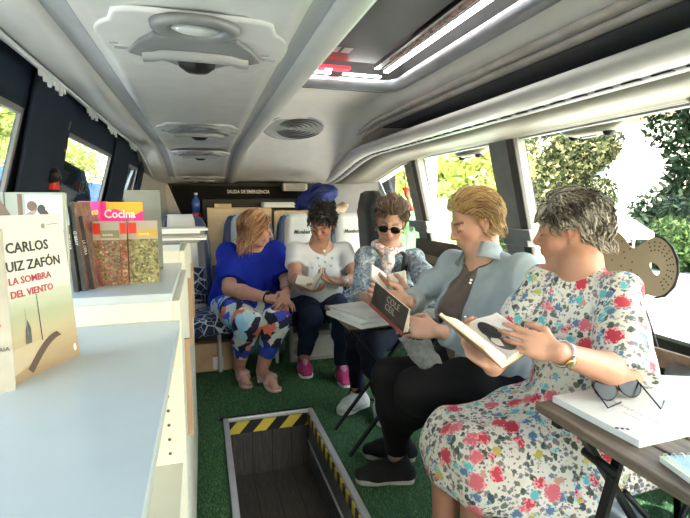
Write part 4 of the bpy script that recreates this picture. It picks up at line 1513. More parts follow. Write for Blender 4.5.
for s_, (ua, va), (ub, vb) in ((-1, (608, 408), (621, 402)), (1, (661, 409), (664, 401))):
    h = mid_ + xd * (s_ * (sep_ / 2 + R0)) + upv * .012
    pe = at(ua, va, z=TZ + .0195)
    pf = at(ub, vb, z=TZ + .0195)
    MB().tube([h, h - nrm_ * .004, pe, pf], [.0022, .002, .0018, .0022], 6).build('temple', M_black, sgp)

# ------------------------------------------------------------------ white books on the far small table
z0 = .66


def lying(name, cx, cy, w, h, t, z, rz, mat, label, group, cat='book'):
    M = Matrix.Translation((cx, cy, z + t)) @ Euler((0, 0, rz)).to_matrix().to_4x4() @ Matrix.Translation((-w / 2, -h / 2, 0))
    return closed_book(M, w, h, t, mat, label, group, name=name, cat=cat)


M_wc = pbr('white_cover', (.70, .70, .68), .35, var=.05)
M_wc2 = pbr('white_grey_cover', (.50, .50, .47), .4, var=.25, vs=9)
lst = [(.715, 2.03, .25, .31, .018, 0, .25, M_wc, 'white book at the bottom of the left stack on the small table'),
       (.725, 2.04, .24, .30, .020, .0185, .18, M_wc, 'white book in the middle of the left stack on the small table'),
       (.72, 2.03, .24, .29, .008, .039, .32, M_wc2, 'pale printed magazine on top of the left stack'),
       (1.0, 2.12, .26, .34, .014, 0, -.35, M_wc2, 'grey-white magazine at the bottom of the right stack on the small table'),
       (1.0, 2.13, .25, .33, .013, .0145, -.28, M_wc, 'white magazine in the middle of the right stack on the small table'),
       (1.01, 2.12, .25, .33, .012, .028, -.4, M_wc2, 'pale grey magazine on top of the right stack')]
for (cx, cy, w_, h_, t_, dz, rz, mt, lab) in lst:
    lying('book' if 'book' in lab else 'magazine', cx, cy, w_, h_, t_, z0 + .001 + dz, rz, mt, lab, 'publications stacked on the small table', 'book' if 'book' in lab else 'magazine')

# brown mottled panel under the right window
k = N('mottled_brown')
M_mot = k.fin(k.ramp(k.noise(k.coord(), 60, 6, .75), [(.3, (.05, .04, .028)), (.5, (.13, .10, .07)), (.7, (.22, .18, .13))]), .7)
mb = MB().box((1.80, 2.62, .50), (1.84, 3.80, .885))
e = empty('side_panel', (1.82, 3.2, .5), 'brown mottled panel below the right window behind the grey-cardigan woman', 'panel')
mb.build('board', M_mot, e, bevel=.006)
MB().box((1.785, 2.62, .70), (1.80, 3.80, .76)).build('tan_strip', pbr('tan_strip', (.34, .24, .12), .5), e)
MB().box((1.80, 2.64, 0), (1.84, 2.70, .5)).build('leg', M_mot, e); MB().box((1.80, 3.72, 0), (1.84, 3.78, .5)).build('leg', M_mot, e)

# perforated plywood chair back leaning by the near window
pc = empty('perforated_chair_back', (1.5, 1.33, .7), 'rounded tan chair back with rows of punched holes beside the near window', 'chair')
YP = 1.36




def onp(u, v, off=0.0):
    """point on the chair back's own leaning plane"""
    n = V((-.80, -.60, .10)).normalized()
    p0 = V((1.50, 1.36, .98)) + n * off
    r = ray(u, v)
    t = (p0 - CP).dot(n) / r.dot(n)
    return CP + r * t


pts = [(592, 262), (598, 238), (608, 229), (618, 231), (625, 238), (632, 250), (643, 243), (655, 236), (664, 240), (671, 248), (676, 260), (677, 273), (673, 286), (664, 295), (654, 297), (644, 293), (630, 320), (590, 320)]
poly0 = [onp(u, v) for u, v in pts]


def chaikin(P, n=2):
    for _ in range(n):
        Q = []
        for i in range(len(P)):
            a, b = P[i], P[(i + 1) % len(P)]
            Q += [a.lerp(b, .25), a.lerp(b, .75)]
        P = Q
    return P


hole = [onp(u, v) for u, v in ((649, 262), (657, 264), (661, 271), (657, 277), (651, 270))]
bm = bmesh.new()
oc = [bm.verts.new(p) for p in chaikin(poly0)]
ic = [bm.verts.new(p) for p in chaikin(hole)]
eds = []
for lp in (oc, ic):
    for i in range(len(lp)): eds.append(bm.edges.new((lp[i], lp[(i + 1) % len(lp)])))
bmesh.ops.triangle_fill(bm, edges=eds, use_beauty=True)
mp_ = bpy.data.meshes.new('board'); bm.to_mesh(mp_); bm.free()
M_ply = pbr('tan_plywood', (.23, .185, .12), .45, var=.1, vs=8)
ob = link('board', mp_, M_ply, pc)
md = ob.modifiers.new('solid', 'SOLIDIFY'); md.thickness = .012; md.offset = 0
rim = chaikin(poly0)
# dark rim along the right lobe
sel = [p for p in rim if True]
seg = [onp(u, v) for u, v in ((655, 235.5), (664.5, 239.5), (671.5, 247.5), (677, 260), (677.7, 273), (673.6, 286.5), (664.5, 295.8), (654, 298))]
MB().tube(seg, [.003, .006, .007, .007, .007, .007, .006, .003], 6).build('dark_edge', M_black, pc)
mb = MB()
nn = V((-.80, -.60, .10)).normalized()
hx = nn.cross(V((0, 0, 1))).normalized(); hy = hx.cross(nn)


def hdot(u, v, r=.0028):
    c = onp(u, v, .0065)
    mb = MB()
    mb.add([c + hx * (r * cos(a)) + hy * (r * sin(a)) for a in np.linspace(0, 2 * pi, 8, endpoint=False)], [tuple(range(8))])
    mb.build('punched_hole', M_black, pc)


for i in range(11):
    for j in range(3):
        a = radians(108 - i * 17)
        rr2 = (20 - j * 3.2, 25 - j * 4)
        hdot(655 + rr2[0] * cos(a) * .93, 267 - rr2[1] * sin(a))
for (u, v) in ((617, 243), (622, 241), (616, 250), (624, 252), (630, 249), (625, 258), (632, 262), (631, 270), (637, 275), (612, 260), (640, 280), (621, 266)): hdot(u, v)
# its frame down to the floor
mb = MB().tube([onp(612, 318, -.01), V((1.62, 1.40, .45)), V((1.60, 1.5, .02))], .012); mb.tube([onp(640, 300, -.01), V((1.66, 1.25, .45)), V((1.60, 1.15, .02))], .012)
mb.build('frame', M_black, pc)

# dark patterned coach seat at the right edge
e = empty('coach_seat', (1.62, .95, 0), 'dark patterned coach seat with gold motif at the right edge behind the slatted table', 'seat')
k = N('gold_motif')
vr = k.vor(k.coord(), 10, 'DISTANCE_TO_EDGE')
M_gold = k.fin(k.mix(k.math('LESS_THAN', vr.outputs['Distance'], .05), (.035, .033, .03), (.38, .30, .15)), .8)
s_ = SDF()
s_.box((1.57, .80, .57), (.14, .25, .20), k=.03, rnd=.07)
link('backrest', s_.mesh('bk', .012), M_gold, e)
s_ = SDF().box((1.64, .80, .34), (.17, .24, .09), k=.03, rnd=.05)
link('cushion', s_.mesh('bk', .012), M_gold, e)
mb = MB().box((1.46, .58, 0), (1.80, 1.02, .27)); mb.build('plinth', M_darkgrey, e)
MB().tube([(1.415, .50, .665), (1.415, 1.08, .665)], [.034, .034], 10).build('armrest', pbr('grey_armrest', (.13, .14, .15), .3), e)
MB().bar((1.425, .72, .0), (1.425, .72, .65), .05, .06, up=(0, 1, 0)).build('armrest_post', M_black, e)
# metal case and lime strap below the near table
e = empty('metal_drum', (1.28, 1.12, .1), 'silvery metal heater cover lying under the slatted table', 'heater')
pa, pb = at(585, 480, z=.12), at(700, 530, z=.12)
MB().tube([V((1.28, 1.25, .11)), V((1.28, .35, .11))], .105, 24).build('body', pbr('satin_metal', (.42, .42, .41), .3, metal=.8), e)
for yy in (.36, 1.24):
    MB().lathe([(0, 0), (.107, 0), (.107, .015), (0, .015)], 24, M=Matrix.Translation((1.28, yy, .11)) @ Euler((pi / 2, 0, 0)).to_matrix().to_4x4()).build('end_cap', M_midgrey, e)
lm = [at(572, 508, z=.16), at(580, 514, z=.14), at(586, 521, z=.10)]
s_ = SDF().path([at(570, 506, z=.05), at(584, 518, z=.04), at(592, 530, z=.04)], [.03, .035, .04], k=.02)
o = link('cloth_bag', s_.mesh('lime', .006, folds(.008, 40, 8)), fabric('lime_cloth', (.30, .62, .03)))
tag(o, 'lime green cloth bag on the floor beneath the slatted table', 'bag')
# ------------------------------------------------------------------ people


def nrm(v): return V(v).normalized()


def skin_mat(name, c, lip):
    k = N(name)
    at_ = k.n('ShaderNodeAttribute', attribute_name='tone')
    s = k.sep(at_.outputs['Vector'])
    vec = k.coord()
    f = k.noise(vec, 35, 4)
    col = k.ramp(f, [(.3, tuple(q * .93 for q in c)), (.7, tuple(min(1, q * 1.05) for q in c))])
    col = k.mix(s[0], col, lip)
    col = k.mix(s[1], col, tuple(q * w for q, w in zip(c, (1.0, .72, .66))))
    col = k.mix(s[2], col, (.10, .06, .04))
    k.bump(k.noise(vec, 300, 2), .12, .001)
    k.b.inputs['Subsurface Weight'].default_value = .12
    k.b.inputs['Subsurface Radius'].default_value = (.012, .005, .003)
    k.b.inputs['Subsurface Scale'].default_value = .5
    return k.fin(col, .48)


def head_sdf(S, c, f, u, s=1.0, nose=1.0, jaw=1.0):
    """c centre of the head, f forward, u up. returns frame matrix (3x3 columns side, fwd, up)"""
    f = nrm(f)
    sd = f.cross(V(u)).normalized()
    up = sd.cross(f).normalized()
    R = np.array([sd, f, up]).T

    def L(x, y, z): return V(c) + sd * (x * s) + f * (y * s) + up * (z * s)

    def E(p, r, k=.02, sub=False): S.ell(L(*p), np.array(r) * s, R, k, sub)
    E((0, -.015, .035), (.074, .093, .082), .02)
    E((0, .022, -.025), (.060, .066, .083), .03)
    E((0, .005, -.058), (.056 * jaw, .058, .045), .03)
    E((0, .058, -.094), (.026 * jaw, .022, .019), .03)
    for q in (-1, 1):
        E((q * .036, .056, -.032), (.027, .026, .028), .025)
        E((q * .031, .092, .006), (.017, .014, .011), .012, True)
        E((q * .031, .0785, .004), (.0155, .0125, .0115), .004)
        S.cap(L(q * .012, .086, .021), L(q * .042, .076, .023), .0075 * s, .006 * s, .012)
        E((q * .012, .094, -.033), (.009, .010, .0075), .006)
        # ear
        E((q * .074, -.006, -.006), (.010, .019, .031), .008)
        E((q * .082, .000, -.003), (.006, .009, .016), .006, True)
        E((q * .073, .000, -.034), (.007, .010, .009), .006)
    S.cap(L(0, .086, .016), L(0, .109 * nose, -.022), .0075 * s, .0115 * s, .014)
    E((0, .108 * nose, -.028), (.012, .011, .010), .008)
    E((0, .086, -.060), (.027, .012, .018), .02)
    E((0, .0955, -.057), (.020, .0065, .0045), .005)
    E((0, .0935, -.0675), (.017, .0075, .0055), .005)
    S.cap(L(-.021, .090, -.062), L(.021, .090, -.062), .0022 * s, .0022 * s, .004, True)
    return L, R, sd, f, up


def tone(me, P, L, s, brows=True, col=None):
    """lips, cheeks and eyebrows as colour of the skin itself"""
    n = len(P)
    A = np.zeros((n, 3), np.float32)
    O = np.array(L(0, 0, 0)); X = (np.array(L(1, 0, 0)) - O) / s; Y = (np.array(L(0, 1, 0)) - O) / s; Z = (np.array(L(0, 0, 1)) - O) / s
    q = (P - O)
    x, y, z = q @ X / s, q @ Y / s, q @ Z / s
    lip = np.exp(-((x / .021) ** 4 + ((z + .0625) / .0095) ** 4)) * (y > .082) * (np.abs(x) < .1)
    A[:, 0] = lip
    ck = np.exp(-(((np.abs(x) - .042) / .02) ** 2 + ((z + .03) / .018) ** 2)) * (y > .03)
    ns = np.exp(-((x / .015) ** 2 + ((z + .028) / .012) ** 2)) * (y > .09)
    ear = np.exp(-(((np.abs(x) - .078) / .012) ** 2 + ((z + .01) / .03) ** 2))
    A[:, 1] = np.clip(ck * .7 + ns * .5 + ear * .5, 0, 1)
    arch = .027 - 8 * (np.abs(x) - .03) ** 2
    br = np.exp(-(((z - arch) / .0050) ** 2)) * (np.abs(x) > .012) * (np.abs(x) < .047) * (y > .05)
    A[:, 2] = br * (.95 if brows else .35)
    a = me.attributes.new('tone', 'FLOAT_VECTOR', 'POINT')
    a.data.foreach_set('vector', A.ravel())


def hand(S, w, d, n, right, s=1.0, curl=.5, spread=1.0, thumb=.6, curls=None):
    """w wrist, d direction of the palm, n direction the palm faces; fingers bend towards n"""
    d = nrm(d)
    n = V(n); n = (n - d * n.dot(d)).normalized()
    t = (d.cross(n) if right else n.cross(d)).normalized()   # thumb side
    w = V(w)
    R = np.array([t, d, n]).T
    S.ell(w + d * .048 * s, np.array((.039, .050, .0145)) * s, R, .012)
    S.cap(w + t * .014 * s + d * .03 * s, w + t * .028 * s + d * .075 * s, .0125 * s, .0095 * s, .010)
    S.cap(w - t * .014 * s + d * .03 * s, w - t * .030 * s + d * .070 * s, .0125 * s, .0090 * s, .010)
    base = [(.028, .082, .042, .026, .020, .0082), (.0095, .087, .046, .029, .021, .0083), (-.0100, .083, .042, .027, .020, .0078), (-.028, .074, .033, .021, .017, .0068)]
    for i, (tx, dy, l1, l2, l3, r) in enumerate(base):
        cu = (curls[i] if curls else curl)
        p = w + (t * tx + d * dy) * s
        dirv = (d + t * (tx * 3.2 * spread)).normalized()
        ax_t = dirv.cross(n).normalized()
        pts = [p - dirv * .02 * s, p]
        ang = 0
        for j, l in enumerate((l1, l2, l3)):
            ang += cu * (.75, 1.0, .7)[j]
            v = dirv * cos(ang) + n * sin(ang)
            pts.append(pts[-1] + v * l * s)
        S.path(pts, [r * s * 1.05, r * s * 1.08, r * s, r * s * .92, r * s * .80], k=.0035)
    # thumb
    p0 = w + (t * .024 + d * .022) * s
    dv = (t * .75 + d * .65 + n * (.15 + .5 * thumb)).normalized()
    p1 = p0 + dv * .036 * s
    dv2 = (t * (.35 - .5 * thumb) + d * .85 + n * (.2 + .6 * thumb)).normalized()
    p2 = p1 + dv2 * .030 * s
    dv3 = (t * (.1 - .6 * thumb) + d * .85 + n * (.2 + .6 * thumb)).normalized()
    p3 = p2 + dv3 * .022 * s
    S.path([w + (t * .012 + d * .012) * s, p1, p2, p3], [.015 * s, .0115 * s, .0100 * s, .0082 * s], k=.008)
    return w + d * .05 * s


def torso(S, J, g=1.0, inf=0.0, k=.05, bust=.0, belly=.0, flat=.058):
    """soft torso between pelvis and shoulders"""
    P, C, SLf, SRt, NB, F_ = J['pelvis'], J['chest'], J['SL'], J['SR'], J['neck'], J['face']
    sd = (SLf - SRt).normalized()
    W = P.lerp(C, .45) + F_ * .0
    for q in (-1, 1):
        S.cap(P + sd * (q * .07 * g), W + sd * (q * flat * g), .115 * g + inf, .100 * g + inf, k)
        S.cap(W + sd * (q * flat * g), C + sd * (q * .072 * g), .100 * g + inf, .098 * g + inf, k)
        if bust: S.ell(C + sd * (q * .075 * g) + F_ * (.075 * g) - V((0, 0, .055)), np.array((.068, .068, .068)) * bust * g + inf, None, .04)
    if belly: S.ell(P.lerp(C, .3) + F_ * .06 * g, np.array((.145, .145, .13)) * belly * g + inf, None, .06)
    S.cap(SRt - V((0, 0, .008)), SLf - V((0, 0, .008)), .045 * g + inf, None, .05)
    S.cap(C + V((0, 0, .06)), NB, .070 * g + inf * .8, .052 * g + inf * .5, .05)


def arm_skin(S, sh, el, wr, g=1.0):
    S.path([sh, sh.lerp(el, .4), el, el.lerp(wr, .3), wr], [.050 * g, .047 * g, .039 * g, .041 * g, .0245 * g], k=.02)


def leg_skin(S, hip, kn, an, g=1.0):
    S.path([hip, hip.lerp(kn, .5), kn, kn.lerp(an, .32), kn.lerp(an, .85), an], [.088 * g, .075 * g, .056 * g, .056 * g, .037 * g, .034 * g], k=.025)


def foot_skin(S, an, toe, g=1.0):
    d = (toe - an); d.z = 0; d.normalize()
    heel = V((an.x, an.y, toe.z + .012)) - d * .03
    S.path([an, heel + d * .02], [.034 * g, .030 * g], k=.02)
    S.path([heel, an.lerp(toe, .5) + V((0, 0, -.01)), toe], [.028 * g, .034 * g, .022 * g], k=.025)


def shoe(S, an, toe, w=.043, sole=.0):
    d = (toe - an); d.z = 0; L = d.length; d.normalize()
    z = toe.z
    heel = V((an.x, an.y, z)) - d * .045
    sd = d.cross(V((0, 0, 1)))
    S.cap(heel + V((0, 0, .012)), V((an.x, an.y, z + .075)) - d * .01, .036, .036, .03)
    for q in (-1, 1):
        S.path([heel + sd * (q * .008), heel.lerp(toe, .6) + sd * (q * .018) + V((0, 0, .008)), toe - d * .02 + sd * (q * .012)], [.034, .034, .026], k=.02)
    S.cap(V((an.x, an.y, z + .05)), heel.lerp(toe, .65) + V((0, 0, .015)), .036, .030, .03)
    S.box(V((an.x, an.y, -.03)) + d * L * .4, (.5, .5, .05), None, .003, True, .001)
    return heel, d, sd


def sole_mesh(name, heel, toe, d, sd, zt, mat, parent, w=.050, t=.024, ext=.0):
    L = (toe - heel).dot(d)
    pts = []
    prof = [(-.034, .0), (-.028, .62), (-.01, .82), (.05, .86), (.10, .80), (.16, 1.0), (.20, .98), (.235, .80), (.255, .42), (.262, 0)]
    sc = (L + .008 + .034) / (.262 + .034)
    P_ = [(-.034 + (x + .034) * sc, w * y) for x, y in prof]
    poly = [(x, y) for x, y in P_] + [(x, -y) for x, y in P_[1:-1][::-1]]
    vs = [V((heel.x, heel.y, zt)) + d * x + sd * y for x, y in poly]
    n = len(vs)
    mb = MB()
    mb.add(vs + [p + V((0, 0, t)) for p in vs], [tuple(range(n))[::-1], tuple(range(n, 2 * n))] + [(i, (i + 1) % n, n + (i + 1) % n, n + i) for i in range(n)], 0, False)
    return mb.build(name, mat, parent, bevel=.006)


# ---- hair


def hair_mat(name, cols, rough=.42):
    k = N(name)
    at_ = k.n('ShaderNodeAttribute', attribute_name='shade')
    n = len(cols)
    col = k.ramp(at_.outputs['Fac'], [((i + .0) / n, c) for i, c in enumerate(cols)])
    return k.fin(col, rough)


def hair(parent, L, s, mat, n=1500, length=.07, vol=.012, flow=None, face_line=.045, back_low=-.075, side_low=-.02, wave=.0, r0=.0019, seed=1, steps=7, lift=.3, curl_in=0., capz=.0, frnt=.062, spiky=0., ears=True):
    rg = np.random.default_rng(seed)
    O = V(L(0, 0, 0)); X = (V(L(1, 0, 0)) - O) / s; Y = (V(L(0, 1, 0)) - O) / s; Z = (V(L(0, 0, 1)) - O) / s
    C0 = V((0, -.015, .035)); RX = V((.074, .093, .082))

    def on_scalp(p):
        x, y, z = p
        if y > .055 and z < face_line + .010 * (abs(x) < .03): return False
        if y > .0 and z < side_low + (y) * .9: return False
        if abs(x) > .05 and y > -.03 and z < side_low: return False
        return z > back_low
    # base cap
    S = SDF()
    s2 = s
    R = np.array([X, Y, Z]).T

    def LL(p): return O + X * (p[0] * s) + Y * (p[1] * s) + Z * (p[2] * s)
    S.ell(LL((0, -.020, .040)), np.array((.077, .094, .086)) * s, R, .01)
    S.ell(LL((0, -.045, -.015)), np.array((.070, .066, .066)) * s, R, .03)
    S.box(LL((0, .125, face_line - .09)), np.array((.2, .065, .10)) * s, R, .012, True, .01)
    for q in (-1, 1):
        S.box(LL((q * .09, .055, side_low - .095)), np.array((.05, .065, .10)) * s, R, .010, True, .01)
        S.ell(LL((q * .082, -.002, -.012)), np.array((.02, .022, .030)) * s, R, .006, True) if side_low > -.05 else None
    S.box(LL((0, -.05, back_low - .10)), np.array((.2, .2, .10)) * s, R, .012, True, .01)
    me0 = S.mesh('haircap', .0045 if s > .5 else .005)
    nv = len(me0.vertices)
    co = np.empty(nv * 3, np.float32); me0.vertices.foreach_get('co', co)
    base_v = co.reshape(-1, 3)
    fq = np.empty(len(me0.loops), np.int32); me0.loops.foreach_get('vertex_index', fq)
    base_f = fq.reshape(-1, 4)
    verts = [base_v]
    faces = [base_f]
    shade = [np.full(nv, .25, np.float32)]
    cnt = nv
    made = 0
    tries = 0
    ph = rg.uniform(0, 6.28, 8)
    while made < n and tries < n * 12:
        tries += 1
        v = rg.normal(size=3)
        v /= np.linalg.norm(v)
        p = V((C0.x + v[0] * RX.x, C0.y + v[1] * RX.y, C0.z + v[2] * RX.z))
        if p.z < .0 and p.y < .02:
            p.y = p.y * .85
        if not on_scalp(p): continue
        if ears and abs(p.x) > .05 and -.026 < p.y < .035 and p.z < .014: continue
        made += 1
        nn_ = V((v[0] / RX.x, v[1] / RX.y, v[2] / RX.z)).normalized()
        fl = V(flow(p)) if flow else V((0, -.4, -1))
        # clumping: strands of one patch share a small turn
        cl = mnoise.noise_vector(V(p) * 28 + V((seed, 0, 0)))
        fl = fl + V(cl) * (.55 + spiky)
        layer = vol * (.35 + .65 * rg.random())
        ln = length * (.65 + .5 * rg.random())
        q = p.copy()
        d = (nn_ * (lift + spiky) + (fl - nn_ * fl.dot(nn_)) * 1.0).normalized()
        pts = [q.copy()]
        st_ = ln / steps
        ph_ = rg.uniform(0, 6.28)
        for j in range(steps):
            q = q + d * st_
            # stay outside the head
            e = V(((q.x - C0.x) / (RX.x + layer), (q.y - C0.y) / (RX.y + layer), (q.z - C0.z) / (RX.z + layer)))
            el = e.length
            if q.z > -.0 and el < 1: q = C0 + V(((q.x - C0.x), (q.y - C0.y), (q.z - C0.z))) / max(el, .3)
            elif q.z <= 0:
                rad = V((q.x / (.066 + layer), (q.y + .02) / (.076 + layer)))
                if rad.length < 1 and rad.length > .05: q.x /= rad.length; q.y = (q.y + .02) / rad.length - .02
            tgt = fl * 1.0 + V((0, 0, -.25)) + V((q.x, q.y + .02, 0)) * (-curl_in * 10 * max(0, j - steps * .5) / steps)
            wv = V((sin(j * 1.3 + ph_), cos(j * 1.1 + ph_), 0)) * wave
            nr = (q - C0).normalized()
            tg = tgt - nr * tgt.dot(nr) * .8
            d = (d * .55 + tg.normalized() * .5 + wv).normalized() if tg.length > .01 else d
            # strands stop short of the face and of a bare ear
            bad = (q.y > .035 and q.z < face_line - .006 and abs(q.x) < .064) or (q.y > .012 and q.z < side_low and abs(q.x) < .072)
            if ears and abs(q.x) > .055 and -.024 < q.y < .03 and -.045 < q.z < .016: bad = True
            if bad and j > 0: q = pts[-1].copy() + (q - pts[-1]) * .05
            pts.append(q.copy())
        P_ = [LL(a) for a in pts]
        vs = []
        for j, a in enumerate(P_):
            t_ = (P_[min(j + 1, steps)] - P_[max(0, j - 1)]).normalized()
            s1 = t_.cross(V((.3, .2, 1))).normalized()
            s2_ = s1.cross(t_)
            rr = r0 * (1.0 if j < steps * .6 else 1 - .85 * (j - steps * .6) / (steps * .4)) * (.7 + .6 * rg.random() if j == 0 else 1)
            for kk in range(3):
                an = 2.094 * kk
                vs.append(a + s1 * (rr * 1.6 * cos(an)) + s2_ * (rr * sin(an)))
        vs = np.array([tuple(x_) for x_ in vs], np.float32)
        fs = []
        for j in range(steps):
            for kk in range(3):
                k2 = (kk + 1) % 3
                fs.append((j * 3 + kk, j * 3 + k2, (j + 1) * 3 + k2, (j + 1) * 3 + kk))
        verts.append(vs); faces.append(np.array(fs, np.int32) + cnt)
        cnt += len(vs)
        sh_ = np.clip(rg.normal(.5, .22) + .5 * (mnoise.noise(V(p) * 22 + V((0, seed, 0)))), 0, .98)
        shade.append(np.full(len(vs), sh_, np.float32))
    Vv = np.concatenate(verts); Ff = np.concatenate(faces); Sh = np.concatenate(shade)
    me = bpy.data.meshes.new('hair')
    me.vertices.add(len(Vv)); me.vertices.foreach_set('co', Vv.ravel())
    me.loops.add(Ff.size); me.loops.foreach_set('vertex_index', Ff.ravel())
    me.polygons.add(len(Ff)); me.polygons.foreach_set('loop_start', np.arange(0, Ff.size, 4, dtype=np.int32))
    me.polygons.foreach_set('use_smooth', np.ones(len(Ff), bool))
    me.update(calc_edges=True)
    a = me.attributes.new('shade', 'FLOAT', 'POINT'); a.data.foreach_set('value', Sh)
    return link('hair', me, mat, parent)


def eyes(parent, L, s, dark=(.02, .012, .01)):
    Ml = pbr('eyelash', dark, .5)
    for q in (-1, 1):
        pts = []
        for t in np.linspace(-1, 1, 9):
            pts.append(V(L(q * .031 + t * .0135, .0925 - .0075 * t * t, -.0005 - .0045 * (1 - t * t))))
        MB().tube(pts, [.0009 * s + .0016 * s * (1 - abs(t)) for t in np.linspace(-1, 1, 9)], 5).build('eyelashes', Ml, parent)


def open_book(name, A, B, n, w, label, cover, left_mat=None, right_mat=None, ang=30, ang2=None, t=.009, arch=.018, group=None, swing=0):
    """A-B spine, n reading normal, w page width; halves rise by ang degrees from flat"""
    A, B, n = V(A), V(B), nrm(n)
    sp = (B - A).normalized(); h = (B - A).length
    n = (n - sp * n.dot(sp)).normalized()
    sd = sp.cross(n).normalized()
    e = empty(name, (A + B) / 2, label, 'book', group)
    for q, an in ((-1, ang), (1, ang if ang2 is None else ang2)):
        a = radians(an)
        dv = sd * (q * cos(a)) + n * sin(a)
        nv = n * cos(a) - sd * (q * sin(a))
        Nn = 10
        top, bot = [], []
        for i in range(Nn + 1):
            u_ = i / Nn
            ar = arch * sin(pi * min(1, u_ * 1.15) ** .7) * (1 - .5 * u_)
            top.append(A + dv * (w * u_) + nv * (t * (1 - .15 * u_) + ar))
            bot.append(A + dv * (w * u_) + nv * (.0012))
        # page block
        rows = []
        for off in (.002, h - .002):
            rows.append([p + sp * off for p in top])
        pm = (left_mat if q < 0 else right_mat) or M_cream
        mb = MB()
        mb.grid(rows, 0)
        rows2 = [[p + sp * off for p in bot] for off in (.002, h - .002)]
        mb.grid(rows2, 1)
        n0 = Nn + 1
        for off in (.002, h - .002):
            mb.grid([[p + sp * off for p in top], [p + sp * off for p in bot]], 1, False)
        mb.grid([[top[-1] + sp * .002, top[-1] + sp * (h - .002)], [bot[-1] + sp * .002, bot[-1] + sp * (h - .002)]], 1, False)
        pg = mb.build('page_block', [pm, M_cream], e)
        o = MB().add([A - nv * .0005, A + sp * h - nv * .0005, A + sp * h + dv * (w + .003) - nv * .0005, A + dv * (w + .003) - nv * .0005], [(0, 1, 2, 3)]).build('cover', cover, e, solid=.002)
    return e, sd, n, sp


# text lines on pages
def page_mat(name, base=(.78, .72, .58), axis=0, dens=160):
    k = N(name)
    s = k.sep(k.coord())
    ln_ = k.math('GREATER_THAN', k.math('FRACT', k.math('MULTIPLY', k.math('ADD', s[axis], s[2]), dens)), .55)
    nz = k.math('GREATER_THAN', k.noise(k.coord(), 300, 2), .45)
    return k.fin(k.mix(k.math('MULTIPLY', k.math('MULTIPLY', ln_, nz), .30), base, (.15, .14, .12)), .8)


M_page = page_mat('printed_page')
M_pagew = page_mat('printed_page_white', (.72, .70, .68))

# ------------------------------------------------ person 1: floral dress, nearest
GP = 'women sitting and reading along the right side'


def person(label, base):
    return empty('person', base, label, 'person')


# ---------- floral fabric
k = N('floral_fabric')
vec = k.coord()
col = k.mix(k.math('GREATER_THAN', k.noise(vec, 9, 2), .5), (.76, .72, .66), (.70, .66, .58))


def blossoms(k, col, scale, loc, stops, rad, petal, nz_s, thr=.5, core=None):
    w = k.n('ShaderNodeTexNoise'); w.inputs['Scale'].default_value = nz_s; w.inputs['Detail'].default_value = 2
    v0 = k.coord(loc=loc)
    k.l(v0, w.inputs['Vector'])
    mx = k.n('ShaderNodeMix', data_type='VECTOR'); mx.inputs[0].default_value = petal
    k.l(v0, mx.inputs[4]); k.l(w.outputs['Color'], mx.inputs[5])
    v = k.vor(mx.outputs[1], scale)
    sp = k.sep(v.outputs['Color'])
    msk = k.math('MULTIPLY', k.math('LESS_THAN', v.outputs['Distance'], rad), k.math('GREATER_THAN', sp[0], thr))
    c = k.ramp(sp[1], stops, 'CONSTANT')
    sh = k.math('MULTIPLY', k.math('DIVIDE', v.outputs['Distance'], rad), k.noise(v0, nz_s * 2.5, 2))
    c2 = k.mix(k.math('GREATER_THAN', sh, .42), c, tuple(min(1, q) for q in (core or (.8, .4, .42))))
    return k.mix(msk, col, c2)


col = blossoms(k, col, 90, (4, 1, 9), [(0, (.30, .20, .22)), (.4, (.22, .22, .26)), (.7, (.45, .40, .42))], .34, .010, 120, .15, (.5, .45, .46))
col = blossoms(k, col, 55, (1, 2, 3), [(0, (.16, .16, .15)), (.35, (.20, .20, .28)), (.6, (.12, .14, .12)), (.8, (.30, .18, .20))], .40, .014, 90, .20, (.34, .33, .36))
col = blossoms(k, col, 38, (5, 2, 1), [(0, (.06, .08, .06)), (.5, (.14, .16, .14)), (.75, (.05, .07, .10))], .36, .022, 60, .38, (.16, .19, .15))
col = blossoms(k, col, 27, (7, 8, 3), [(0, (.13, .45, .50)), (.4, (.12, .18, .32)), (.7, (.55, .45, .10)), (.9, (.60, .30, .20))], .40, .022, 60, .42, (.42, .62, .66))
col = blossoms(k, col, 17, (2, 9, 6), [(0, (.62, .05, .08)), (.45, (.50, .03, .06)), (.7, (.68, .14, .18))], .40, .022, 55, .36, (.80, .34, .36))
k.bump(k.noise(vec, 60, 2), .2, .002)
k.b.inputs['Sheen Weight'].default_value = .1
M_floral = k.fin(col, .8)

p1 = person('grey-haired woman in a white floral dress reading, nearest the camera', (1.2, 1.12, 0))
skin1 = skin_mat('skin_fair_tanned', (.48, .245, .165), (.50, .15, .13))
J = dict(SL=V((1.150, 1.050, .935)), SR=V((1.10, 1.32, .94)), neck=V((1.13, 1.185, 1.015)), chest=V((1.14, 1.175, .81)), pelvis=V((1.20, 1.12, .50)), face=nrm((-.97, -.25, 0)))
B = SDF()
hc_ = dep(570, 230, 1.52)
HS = .95
head1 = head_sdf(B, hc_, (-.76, .62, -.16), (0, 0, 1), HS, jaw=1.1)
L1, R1, sd1, f1_, u1 = head1
B.cap(V(L1(0, -.03, -.07)), J['neck'], .046, .054, .02)
B.ell(V(L1(0, .035, -.098)), (.035, .035, .022), None, .03)
torso(B, J, .95)
ELl = dep(646, 392, 1.06); ELl = V((1.045, .925, .750))
WRl = dep(557, 352, 1.10)
ERr = V((.985, 1.33, .72)); WRr = dep(493, 367, 1.20)
arm_skin(B, J['SL'], ELl, WRl, 1.0)
arm_skin(B, J['SR'], ERr, WRr, 1.0)
hand(B, WRl, dep(524, 341, 1.11) - WRl, (.25, .85, -.25), False, .82, curls=[.42, .52, .58, .62], thumb=.35)
hand(B, WRr, dep(470, 348, 1.22) - WRr, (-.2, .0, 1), True, .92, curl=.75, thumb=.8)
